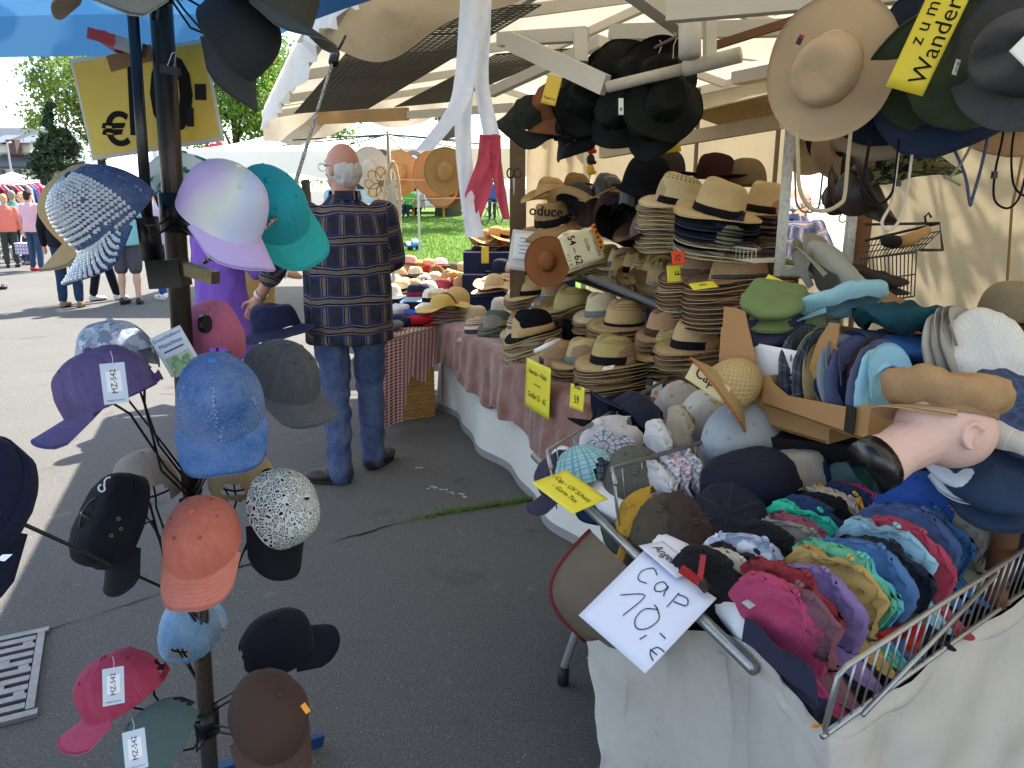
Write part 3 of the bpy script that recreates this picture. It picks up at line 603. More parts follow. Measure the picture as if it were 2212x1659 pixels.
# ------------------------------------------------------------------ slate roofed building far left
D_ = 78; bt = thing('slate_roofed_building', 'long pale building with grey slate roof and dormers on the hill', 'building', Matrix.Translation(pt(20, 400, D_)))
b0 = pt(20, 400, D_)
def bl(u, v, dd=0): return pt(u, v, D_+dd)-b0
BW = plain('cdc6b4', .9, .2, 0, .12, .6); SL = plain('6a7078', .75, .3, 0, .22, 1.2, .4, 6.); ST = plain('6d675f', .95, .2, 0, .35, 2.5, .6, 5.)
A0, A1 = bl(-260, 392), bl(128, 392); up = lambda p, z: Vector((p.x, p.y, p.z+z))
mb = MB(); mb.box(((A0.x+A1.x)/2, (A0.y+A1.y)/2+5, .75), (A1.x-A0.x, 10, 1.7)); mb.ob('wall', BW, bt)
mb = MB(); mb.box(((A0.x+A1.x)/2, A0.y-1.2, -1.2), (A1.x-A0.x+6, 1.0, 2.2)); mb.ob('retaining_wall', ST, bt)
e0, e1 = up(A0, 1.45)+Vector((-.4, -.6, 0)), up(A1, 1.45)+Vector((.5, -.6, 0)); r0, r1 = up(A0, 5.6)+Vector((0, 5, 0)), up(A1, 5.6)+Vector((-2.2, 5, 0)); f0, f1 = e0+Vector((0, 11.4, 0)), e1+Vector((0, 11.4, 0))
mb = MB(); mb.add([e0, e1, r1, r0, f0, f1], [(0, 1, 2, 3), (1, 5, 2), (3, 2, 5, 4), (0, 3, 4)]); rf = mb.ob('roof', SL, bt)
for u in (8, 45, -60): 
    c = bl(u, 330, -1.0); mb = MB(); mb.poly([(-1.1, 0), (1.1, 0), (1.1, 1.0), (-1.1, 1.0)], -1.5, .2, Matrix.Translation(c) @ Matrix.Rotation(R(90), 4, 'X')); mb.ob('dormer', BW, bt)
    mb = MB(); mb.add([c+Vector(q) for q in ((-1.4, -.5, .95), (1.4, -.5, .95), (1.4, 2.8, 1.9), (-1.4, 2.8, 1.9), (-1.4, -.5, .8), (1.4, -.5, .8), (1.4, 2.8, 1.75), (-1.4, 2.8, 1.75))], [(0, 1, 2, 3), (7, 6, 5, 4), (0, 4, 5, 1), (1, 5, 6, 2), (2, 6, 7, 3), (3, 7, 4, 0)]); mb.ob('dormer_roof', SL, bt)
c = bl(30, 318, -2); MB().box((c.x, c.y, c.z), (.9, .9, 1.4)).ob('chimney', plain('5f4a40', .9), bt)
for u in (-150, -90, -40, 3, 39, 91):
    c = bl(u, 376, -.35); q = MB().box((c.x, c.y, c.z), (.62, .12, .9)).ob('window', plain('4a3a34', .6), bt); MB().box((c.x, c.y-.07, c.z), (.44, .04, .7)).ob('pane', plain('1d2228', .15, .6), q)
lp = thing('street_lamp', 'thin grey street lamp post before the far building', 'street lamp', Matrix.Translation(pt(29, 402, 60))); MB().tube([(0, 0, -1.5), (0, 0, 3.2)], [.09, .06], 8).ob('post', plain('b9bcbc', .5), lp); MB().tube([(0, 0, 3.2), (.3, 0, 3.3)], .08, 6).ob('lamp_head', plain('c9cccc', .5), lp)
# ------------------------------------------------------------------ the hat stall: canopy, frame, walls
CREAM = tarp('d3c9b4', .32, .45, '8c7d62'); WALL = tarp('c6b596', .24, .3, '93815f', 2.2); WHITE_T = tarp('efeee9', .4, .2, 'b5b0a4'); BEAM = plain('c9c5ba', .55, .4, 0., .12, 9.); RIMW = plain('b98b5c', .7, .2, 0, .25, 12.)
def rz(n): return 2.27+.36*(n+1.02)/1.92 if n < .9 else 2.63-.3*(n-.9)/1.3
S0, S1 = -4.4, 4.35
cn = thing('stall_canopy', 'large cream canvas canopy roof of the hat stall', 'canopy', st(0, 0, 2.2)); o0 = st(0, 0, 2.2)
def roof(u, v, dz=0.):
    s, n = S0+(S1-S0)*u, -1.02+3.2*v; p = st(s, n, rz(n)+.03+dz); p.z += .03*math.sin(s*2.62)**2*math.sin(v*3.14)*-1+.012*nz3(p, 2.2, 2); return p-o0
ob('roof_sheet', sheet(roof, 70, 26, 'roof_sheet', (8, 3)), CREAM, cn)
def fringe(u, v):
    s = S0+(S1-S0)*u; L_ = .15+.05*abs(math.sin(s*9))+.03*nz3((s, 0, 0), 6, 1); p = st(s, -1.03-.03*math.sin(s*21)*v-.05*v*nz3((s, 1, 0), 3, 5), rz(-1.02)+.035-L_*v); return p-o0
ob('torn_valance', sheet(fringe, 230, 4, 'torn_valance', (20, 1)), WHITE_T, cn)
def endval(u, v):
    n = -1.05+3.25*u; L_ = .30+.05*math.sin(n*7)+.05*nz3((n, 3, 0), 3); p = st(S1+.02+.04*math.sin(n*13)*v, n, rz(n)+.02-L_*v); return p-o0
ob('end_valance', sheet(endval, 60, 5, 'end_valance', (6, 1)), CREAM, cn)
def flap(u, v):
    p = bil(pt(640, 92, 3.35), pt(1015, 34, 3.0), pt(748, -30, 2.9), pt(1180, -40, 2.5))(u, v); p.z += .05*math.sin(u*9+v*3)*.5-.10*math.sin(math.pi*u)*(1-v); return p-o0
ob('folded_flap', sheet(flap, 24, 8, 'folded_flap', (2, 1)), tarp('d3c6ab', .35, .5, '8c7858'), cn)
bw = thing('canvas_back_wall', 'warm beige canvas back wall of the stall with tree shadows', 'tarpaulin wall', st(0, 2.1)); ow = st(0, 2.1)
def wall(u, v):
    s = -4.3+8.65*u; p = st(s, 2.1+.035*math.sin(s*4.7+v)*(.3+v*.7)+.02*nz3((s, v, 0), 3, 2), 2.36*(1-v)+.02); return p-ow
ob('sheet', sheet(wall, 90, 14, 'sheet', (9, 2)), WALL, bw)
for u, vv in ((2146, (390, 690)), (1651, (286, 395)), (1500, (280, 330))):
    pass
mb = MB(); mb.tube([st(-.42, 2.02, 2.3)-ow, st(-.40, 1.98, 1.5)-ow, st(-.46, 2.0, .7)-ow], .006, 6); mb.ob('tie_rope', plain('8a6a3a', .9), bw)
for s in (.55, 1.35, 2.3):
    MB().tube([st(s, 2.03, 2.35)-ow, st(s, 2.03, 0)-ow], .016, 8).ob('tent_pole', plain('6a5a44', .6), bw)
ew = thing('canvas_end_wall', 'pale canvas hung at the far end of the stall behind the hats', 'tarpaulin wall', st(S1, 1.2)); oe = st(S1, 1.2)
ob('sheet', sheet(lambda u, v: st(S1-.05+.05*math.sin(u*17+v*2), 1.42+.66*u, 2.3-1.2*v)-oe, 24, 8, 'sheet', (2, 1)), WALL, ew)
# white steel frame
fr = thing('canopy_steelwork', 'white painted steel frame carrying the canopy', 'frame', st(0, 0)); of = st(0, 0)
def B(a, b, w=.045, h=.06, name='beam', mat=BEAM):
    mb = MB(); mb.beam(Vector(a)-of, Vector(b)-of, w, h); return mb.ob(name, mat, fr)
for n in (-.96, -.1, .9, 2.05): B(st(-2.2, n, rz(n)-.035), st(S1-.02, n, rz(n)-.035), .04, .05)
for s in (-1.6, -.45, .75, 1.95, 3.15, 4.27):
    B(st(s, -.93, rz(-.93)-.04), st(s, .88, rz(.88)-.04), .035, .055); B(st(s, .92, rz(.92)-.04), st(s, 2.0, rz(2.0)-.04), .035, .05)
for s in (4.2, -1.9): B(st(s, 2.0, 0), st(s, 2.0, 2.3), .05, .05, 'post')
# hinged bracket, tube and joint over the counter (near the hanging rain hats)
B(pt(1078, 86, 3.1), pt(1268, 74, 2.95), .05, .05); B(pt(1100, 88, 3.05), pt(1308, 184, 2.75), .03, .07, 'bracket'); B(pt(1253, 72, 2.93), pt(1255, 140, 2.9), .05, .05)
mb = MB(); mb.tube([pt(1312, 188, 2.72)-of, pt(1480, 148, 2.6)-of], .02, 10); mb.tube([pt(1478, 149, 2.6)-of, pt(1600, 118, 2.5)-of], .026, 10); mb.ob('strut_tube', plain('bdb5a4', .5, .4, 0, .3, 40.), fr, True)
mb = MB(); mb.tube([pt(1490, -40, 2.5)-of, pt(1490, 45, 2.5)-of], .03, 10); mb.tube([pt(1490, 42, 2.5)-of, pt(1490, 122, 2.5)-of], .036, 12); mb.ob('pillar_joint', BEAM, fr, True)
B(pt(1533, -30, 2.6), pt(1533, 135, 2.6), .035, .05, 'post'); B(pt(1340, -40, 2.5), pt(1500, 78, 2.95), .06, .05); B(pt(1320, 70, 3.3), pt(1720, 60, 2.9), .05, .06); B(pt(1180, 205, 4.2), pt(1450, 60, 3.3), .05, .06); B(pt(1060, 200, 4.3), pt(1300, 90, 3.7), .05, .05)
B(pt(1440, 25, 2.3), pt(2010, -25, 2.1), .05, .06); B(pt(1590, 170, 3.3), pt(1740, 140, 3.0), .06, .05); B(pt(1300, 330, 4.2), pt(1690, 262, 3.3), .04, .06, mat=plain('b7a587', .7, .2, 0, .2, 9.)); B(pt(1540, 100, 3.), pt(1760, 30, 2.7), .02, .03, mat=plain('7a5432', .7))
B(pt(640, 258, 7.0), pt(880, 246, 6.4), .05, .10, 'plank', plain('b89a70', .85, .2, 0, .35, 5.)); B(pt(860, 250, 6.5), pt(1110, 232, 5.5), .04, .06)
# wire mesh panels lying in the roof
def meshpanel(label, c00, c10, c01, c11, nu, nv, r_, mat, double=0):
    f = bil(c00, c10, c01, c11); t = thing('wire_mesh_panel', label, 'wire mesh', c00); mb = MB()
    for i in range(nu+1):
        for d in ((0, .012) if double and i % double == 0 else (0,)): mb.tube([f(min(1, i/nu+d), 0)-c00, f(min(1, i/nu+d), 1)-c00], r_, 4)
    for j in range(nv+1): mb.tube([f(0, j/nv)-c00, f(1, j/nv)-c00], r_, 4)
    stuff(mb.ob('wires', mat, t)); return t
DW = plain('3d3c36', .6, .3)
meshpanel('dark wire mesh panel slung under the canopy above the customer', st(.1, -.80, 2.24), st(4.1, -.80, 2.24), st(.1, -.17, 2.3), st(4.1, -.17, 2.3), 96, 18, .0035, DW, 12)
meshpanel('second dark wire mesh panel further back under the canopy', st(1.2, .02, 2.3), st(3.9, .02, 2.3), st(1.2, .5, 2.36), st(3.9, .5, 2.36), 60, 14, .003, DW, 12)
meshpanel('yellowish expanded mesh shelf under the roof near the mirror', pt(1488, 245, 3.4), pt(1660, 205, 2.9), pt(1560, 272, 3.9), pt(1700, 240, 3.4), 30, 12, .004, plain('a08452', .7))
# ------------------------------------------------------------------ counters and cloths
VEL = Mat('velvet'); k = VEL.mix(VEL.ramp(VEL.noise(9, detail=5, rough=.6), .4, .75), lin('7d5850'), lin('9c766b')); mpv = VEL.n('ShaderNodeMapping'); mpv.inputs['Scale'].default_value = (9, 9, .6); VEL.l(VEL.obj(), mpv.inputs[0]); k = VEL.mix(VEL.math('MULTIPLY', VEL.ramp(VEL.noise(3, mpv.outputs[0], 4), .55, .72), .45), k, lin('bb9c90')); VEL.fin(k, .9, .1, Sheen_Weight=.5, Sheen_Roughness=.4)
VEL = VEL.m; LINEN = plain('d6d3cb', .85, .2, 0, .1, 3., .3, 9.); GREYC = plain('8e8c86', .85, .2, 0, .12, 3.)
CZ = .68
ct = thing('hat_counter', 'long trestle counter full of straw hats', 'table', st(0, 0)); oc = st(0, 0)
Ms = Matrix((ES, EN, Vector((0, 0, 1)))).transposed().to_4x4()
MB().box((1.05, .47, CZ-.018), (2.9, .9, .03), Ms).ob('table_top', plain('7d5e58', .9), ct)
for s in (-.25, 2.3):
    for n in (.1, .8): MB().box((s, n, .33), (.04, .04, .64), Ms).ob('leg', plain('8a8a86', .5), ct)
vc = thing('velvet_cloth', 'dusty rose velvet cloth hanging along the counter front', 'tablecloth', st(0, 0)); 
def vel(u, v):
    s = 2.46-2.80*u; drop = .27+.12*u+.03*math.sin(s*6)+.02*math.sin(s*17); b = .010*math.sin(s*31)+.02*math.sin(s*9)+.012*nz3((s*3, v, 0), 4, 2)
    if v < .12: return st(s, -.02+(.12-v)*1.5, CZ+.004)-oc
    w = (v-.12)/.88; return st(s, -.035-(.035+b)*w**.6, CZ+.003-drop*w)-oc
ob('sheet', sheet(vel, 150, 14, 'sheet', (5, 1)), VEL, vc)
wc = thing('white_cloth', 'white cloth skirt under the velvet reaching down to the asphalt', 'tablecloth', st(0, 0))
def lin_(u, v):
    s = 2.44-2.95*u; b = .03*math.sin(s*5.2+.5)+.016*math.sin(s*11); z = CZ-.02-(CZ-.065)*v; return st(s, -.008-(.0+b*v)*v**.8-.05*v*u, z)-oc
ob('sheet', sheet(lin_, 120, 12, 'sheet', (5, 1)), LINEN, wc)
ob('grey_hem', sheet(lambda u, v: lin_(u, 1)+Vector((0, 0, -.062*v-.0))-EN*.004*v, 120, 2, 'grey_hem', (5, 1)), GREYC, wc)
# shelving behind the counter
sh = thing('wire_shelf_rack', 'wire shelf rack holding stacked straw hats behind the counter', 'shelf', st(0, 0)); WIRE = plain('cfcfc8', .4, .5, .3); GWIRE = plain('30382f', .6, .3)
def shelf(z, n0, n1, s0, s1, dn, mat, name='wire_shelf', step=.03, lip=.05):
    f = lambda s, n: st(s, n+dn*(s-s0), z)-oc; mb = MB()
    k = int((s1-s0)/step)
    for i in range(k+1):
        s = s0+(s1-s0)*i/k; mb.tube([f(s, n0)+Vector((0, 0, lip)), f(s, n0), f(s, n1)], .0022, 4)
    for n in (n0, (n0+n1)/2, n1): mb.tube([f(s0, n), f(s1, n)], .004, 5)
    mb.tube([f(s0, n0)+Vector((0, 0, lip)), f(s1, n0)+Vector((0, 0, lip))], .005, 5); stuff(mb.ob(name, mat, sh))
shelf(1.005, .42, .92, -.55, 2.1, .14, GWIRE); shelf(1.30, .50, 1.05, -.5, 2.1, .12, WIRE)
for s, n in ((-.5, .95), (2.05, 1.3), (2.05, .75), (.8, 1.1)): MB().tube([st(s, n, 0)-oc, st(s, n, 1.5)-oc], .014, 8).ob('post', plain('8d8d88', .5), sh, True)
mb = MB(); mb.tube([pt(1275, 600, 4.4)-oc, pt(1375, 640, 3.95)-oc, pt(1455, 672, 3.6)-oc], .02, 12); mb.ob('grey_pipe', plain('5b5d60', .45), sh, True)
# wooden end post with pinned papers
ep = thing('wooden_post', 'brown wooden stall post with scissors hanging at its top', 'post', pt(1118, 600, 4.9)); oq = pt(1118, 600, 4.9); mb = MB(); a = pt(1118, 318, 4.9); mb.box(((a-oq).x, (a-oq).y, (a-oq).z/2), (.10, .06, (a-oq).z+.4)); mb.ob('post', plain('6e5a46', .8, .2, 0, .3, 14.), ep)
pb = card('perforated_board', 'white perforated board leaning at the left end of the shelves', 'board', pt(1108, 495, 4.55), pt(1192, 505, 4.5), pt(1108, 582, 4.55), plain('cfcdc6', .6, .3, 0, .08, 9.), thick=.01)
for r_ in range(9): write(pb, '. . . . . . . . .', .028, .0, -.10+r_*.025, 0, '8a8882', .002)
pn = card('paper_note', 'white printed note hanging on the perforated board', 'notice', pt(1113, 503, 4.53), pt(1158, 507, 4.52), pt(1113, 560, 4.53), paper('e8e8ea')); 
for r_, l_ in enumerate((.06, .04, .07, .05, .066)): MB().box((0, .05-.022*r_, .001), (l_, .004, .0006)).ob('print_line', plain('6a6a70', .7), pn)
sx = thing('scissors', 'black scissors hanging from the wooden stall post', 'scissors', axes(pt(1110, 385, 4.7), (1, 0, 0), (0, 0, 1))); BK = plain('141414', .4, .5)
for x in (-.022, .022): MB().tube([(x+.02*math.cos(q*.6283), .03+.028*math.sin(q*.6283), 0) for q in range(10)], .005, 6, closed=True).ob('handle', BK, sx, True)
MB().poly([(-.008, 0), (.008, 0), (.002, -.1), (-.002, -.1)], -.002, .002).ob('blade', plain('9a9a9a', .3, .5, .9), sx)
# ------------------------------------------------------------------ wicker hamper with checked cloth
WK = plain('b98a52', .6, .3, 0, .3, 30.)
hb = thing('wicker_hamper', 'rectangular wicker hamper standing at the counter end', 'basket', axes((gz(815, 915)+gz(943, 900))/2, gz(943, 900)-gz(815, 915), Vector((0, 1, 0)))); hw, hd, hh = .40, .36, .36
mb = MB()
def side(a, b, k):
    a, b = Vector(a), Vector(b); nn = Vector((0, 0, 1)).cross(b-a).normalized(); rows = 22; ns_ = 14
    for r_ in range(rows):
        z = .012+hh*r_/rows; P = []
        for q in range(ns_*2+1): P.append(a.lerp(b, q/(ns_*2))+nn*.007*(1 if (q//1+r_) % 2 else -1)*(q % 1 == 0)+Vector((0, 0, z)))
        mb.tube(P, .0085, 5)
    for q in range(ns_+1): mb.tube([a.lerp(b, q/ns_), a.lerp(b, q/ns_)+Vector((0, 0, hh))], .005, 4)
C_ = [(-hw/2, 0, 0), (hw/2, 0, 0), (hw/2, hd, 0), (-hw/2, hd, 0)]
for i in range(4): side(C_[i], C_[(i+1) % 4], i)
stuff(mb.ob('weave', WK, hb, True)); mb = MB()
for z in (.01, hh): mb.tube([Vector(c)+Vector((0, 0, z)) for c in C_], .013, 6, closed=True)
mb.ob('rim', WK, hb, True); MB().box((0, hd/2, .18), (hw-.03, hd-.03, .34)).ob('lining', plain('4a3826', .9), hb)
# small table above the hamper covered by the red check cloth
GING = Mat('red_check_cloth'); uvs_ = GING.sep(GING.uv()); fx = GING.math('LESS_THAN', GING.math('FRACT', GING.math('MULTIPLY', uvs_[0], 42.)), .5); fy = GING.math('LESS_THAN', GING.math('FRACT', GING.math('MULTIPLY', uvs_[1], 42.)), .5); GING.bump(GING.noise(300), .2); GING = GING.fin(GING.mix(GING.math('MULTIPLY_ADD', fx, .5, GING.math('MULTIPLY', fy, .5)), lin('d9c2bd'), lin('7c2c36')), .9, .15)
gc = thing('checked_cloth', 'red and white checked cloth draped over the wicker hamper', 'tablecloth', pt(880, 745, 5.2)); og = pt(880, 745, 5.2)
ZT = .655; T = [gz(803, 738, ZT), gz(963, 699, ZT), gz(968, 672, ZT)+Vector((0, .1, 0)), gz(825, 690, ZT)]
def ging(u, v):
    p = T[0].lerp(T[1], u); b = T[3].lerp(T[2], u); fo = .02*math.sin(u*16)+.012*math.sin(u*37)
    if v < .35: return b.lerp(p, v/.35)-og
    w = (v-.35)/.65; L_ = (.60 if u < .4 else .60-.32*min(1, (u-.4)/.12)+.1*math.sin((u-.52)*9)*(u > .52)) ; q = p+Vector((-.02*w, -.03*w-fo*w, -L_*w)); return q-og
ob('sheet', sheet(ging, 60, 26, 'sheet', (.42, 1.)), GING, gc)
tb = thing('small_display_table', 'small table under the checked cloth with folded caps', 'table', (T[0]+T[2])/2); ot = (T[0]+T[2])/2
mb = MB(); mb.poly([(p.x-ot.x, p.y-ot.y) for p in T], -.025, -.006); mb.ob('table_top', plain('8a8a86', .6), tb)
for p in T: q = Vector((p.x, p.y, ot.z)).lerp(ot, .12)-ot; MB().tube([q+Vector((0, 0, -ot.z)), q+Vector((0, 0, -.02))], .014, 8).ob('leg', plain('8a8a86', .5), tb)
# far display table
ft = thing('far_display_table', 'navy covered display table of sun hats beyond the customer', 'table', pt(960, 620, 7.2)); oz = Vector((pt(960, 620, 7.2).x, pt(960, 620, 7.2).y, 0)); ft.matrix_local = Matrix.Translation(oz); NV = fabric('20263f', var=.3)
f0, f1 = gz(815, 640, .62), gz(1180, 640, .62); f0.z = f1.z = 0
mb = MB(); Mf = axes((f0+f1)/2+Vector((.05, .75, .6))-oz, f1-f0, (0, 1, 0)); mb.box((0, .5, 0), ((f1-f0).length*1.15, 2.5, .03), Mf); mb.ob('table_top', NV, ft)
ob('cloth_front', sheet(lambda u, v: f0.lerp(f1, u)+Vector((.02, -.02-.02*math.sin(u*30)*v, .6-.18*v))-oz, 60, 4, 'cloth_front'), NV, ft)
mb = MB(); mb.box((.5, -.2, .215), (1.1, .5, .40), Mf); mb.ob('rear_tier', NV, ft); mb = MB(); mb.box((.5, -.55, .115), (1.1, .2, .20), Mf); mb.ob('front_step', NV, ft)
for u in (.03, .33, .66, .97):
    for y in (.05, 1.3): MB().tube([f0.lerp(f1, u)+Vector((0, y, 0))-oz, f0.lerp(f1, u)+Vector((0, y, .59))-oz], .014, 8).ob('leg', plain('7a7a78', .5), ft)
# ------------------------------------------------------------------ neighbouring white canopies
def tent(label, c, w, d, z, top, mat, val=.28, posts=True, yaw=0., slump=.0):
    t = thing('market_tent', label, 'tent', Matrix.Translation(c) @ Matrix.Rotation(R(yaw), 4, 'Z')); a = Vector((0, 0, top)); cs = [Vector((sx_*w/2, sy_*d/2, z)) for sx_, sy_ in ((-1, -1), (1, -1), (1, 1), (-1, 1))]
    for i in range(4):
        p, q = cs[i], cs[(i+1) % 4]
        def fn(u, v, p=p, q=q):
            b = p.lerp(q, u); r_ = b.lerp(a, v); r_.z -= .10*math.sin(math.pi*v)*(1+.4*math.sin(6.28*u)); return r_
        ob('roof_panel', sheet(fn, 10, 8, 'roof_panel'), mat, t); ob('valance', sheet(lambda u, v, p=p, q=q: p.lerp(q, u)+Vector((0, 0, -v*(val+.04*math.sin(u*19)))), 24, 3, 'valance'), mat, t)
        if posts: MB().tube([(p.x*.98, p.y*.98, 0), (p.x*.98, p.y*.98, z)], .022, 8).ob('pole', plain('b5b5b0', .4, .5, .4), t)
    return t
TW = tarp('f2f0ea', .35, .15, 'c2bca8')
tent('white market canopy between the price sign and the customer', (-3.5, 13.4, 0), 3.5, 3.4, 2.2, 2.7, TW, .36)
tent('cream drooping canopy behind the hanging sun hats', (.2, 12.8, 0), 4.6, 3.4, 2.2, 2.75, tarp('eadfc4', .4, .2, 'b39c70'), .38)
tent('small white tent at the far end of the market street', (-23.5, 36, gh(-23, 36)), 3.2, 3.2, 1.9, 2.5, TW)
tent('pale blue and white tent over the clothes racks at far left', (-20.6, 28.5, gh(-20, 28)), 3.6, 3.2, 1.75, 2.25, tarp('c9d6e8', .35, .1), .4)
tent('white tent between the far clothes stalls', (-29.5, 47, gh(-29, 47)), 4, 4, 2.1, 2.8, TW)
# blue market umbrella overhead at left
UB = Mat('blue_umbrella_cloth'); k = UB.mix(UB.ramp(UB.noise(6, detail=2, rough=.3), .5, .56), lin('356592'), lin('46759f')); UB.fin(k, .8, .2); UB = translucent(UB, .35)
uc = Vector((-1.34, .98, 0)); um = thing('market_umbrella', 'blue market umbrella spread above the cap stand', 'umbrella', uc); NR = 8; RR = 1.34; ZR, ZA = 2.01, 2.55
for i in range(NR):
    a0, a1 = 2*math.pi*i/NR+.30, 2*math.pi*(i+1)/NR+.30
    def fn(u, v, a0=a0, a1=a1):
        e = Vector((math.cos(a0), math.sin(a0), 0)).lerp(Vector((math.cos(a1), math.sin(a1), 0)), u)*RR*(1-.03*math.sin(math.pi*u)); p = e*(1-v); p.z = ZR+(ZA-ZR)*v**.85-.03*math.sin(math.pi*u)*(1-v)*4*v; return p
    ob('canopy_panel', sheet(fn, 8, 10, 'canopy_panel'), UB, um); ob('valance', sheet(lambda u, v, f=fn: f(u, 0)+Vector((0, 0, -.10*v)), 8, 2, 'valance'), UB, um)
    p = Vector((math.cos(a0)*RR, math.sin(a0)*RR, ZR-.01)); MB().tube([p, (0, 0, ZA-.03)], .009, 6).ob('rib', plain('1a1c20', .5), um)
MB().tube([(0, 0, 0), (0, 0, ZA)], .024, 10).ob('pole', plain('c9c9c5', .4, .5, .3), um, True)
# ------------------------------------------------------------------ people
SK = dict(a=plain('c99a80', .55, .4, 0, .08, 30.), b=plain('b5806c', .55, .4, 0, .08, 30.))
def remesh(mb, vox, sm=4, name='body', wr=0., wf=9., seed=0, uvf=None, stretch=(1, 1, .45)):
    o = mb.ob('tmp', None, None); md = o.modifiers.new('r', 'REMESH'); md.mode = 'VOXEL'; md.voxel_size = vox; md.use_smooth_shade = True
    if sm: m2 = o.modifiers.new('s', 'SMOOTH'); m2.iterations = sm; m2.factor = .5
    dg = bpy.context.evaluated_depsgraph_get(); dg.update(); me = bpy.data.meshes.new_from_object(o.evaluated_get(dg)); bpy.data.objects.remove(o); me.name = name
    n = len(me.vertices); co = np.empty(n*3, np.float32); me.vertices.foreach_get('co', co); co = co.reshape(-1, 3)
    if wr:
        no = np.empty(n*3, np.float32); me.vertices.foreach_get('normal', no); no = no.reshape(-1, 3)
        d = np.array([noise.noise(Vector((p[0]*wf*stretch[0]+seed, p[1]*wf*stretch[1], p[2]*wf*stretch[2])))+.5*noise.noise(Vector((p[0]*wf*2.1, p[1]*wf*2.1+seed, p[2]*wf*2.1*.6))) for p in co]); co = co+no*(d*wr)[:, None]; me.vertices.foreach_set('co', co.astype(np.float32).ravel())
    if uvf is not None:
        uv = np.array([uvf(p) for p in co], np.float32); ul = me.uv_layers.new(name='UVMap'); idx = np.empty(len(me.loops), np.int32); me.loops.foreach_get('vertex_index', idx); ul.data.foreach_set('uv', uv[idx].ravel())
    me.materials.clear(); me.materials.append(None); me.polygons.foreach_set('use_smooth', [True]*len(me.polygons)); me.update(); return me
def loft(mb, rings, n=22):
    vs, fs = [], []
    for (c, rx, ry) in rings: vs += [Vector(c)+Vector((rx*math.cos(2*math.pi*k/n), ry*math.sin(2*math.pi*k/n), 0)) for k in range(n)]
    m = len(rings)
    for i in range(m-1): fs += [(i*n+k, i*n+(k+1) % n, (i+1)*n+(k+1) % n, (i+1)*n+k) for k in range(n)]
    fs += [tuple(range(n))[::-1], tuple((m-1)*n+k for k in range(n))]; mb.add(vs, fs)
def limb(mb, pts, rs, n=12):
    for i in range(len(pts)-1):
        mb.tube([pts[i], pts[i+1]], [rs[i], rs[i+1]], n)
    for p, r_ in zip(pts, rs): mb.ball(p, r_*.995, n, 8)
def mix3(a, b, f): return Vector(a).lerp(Vector(b), f)
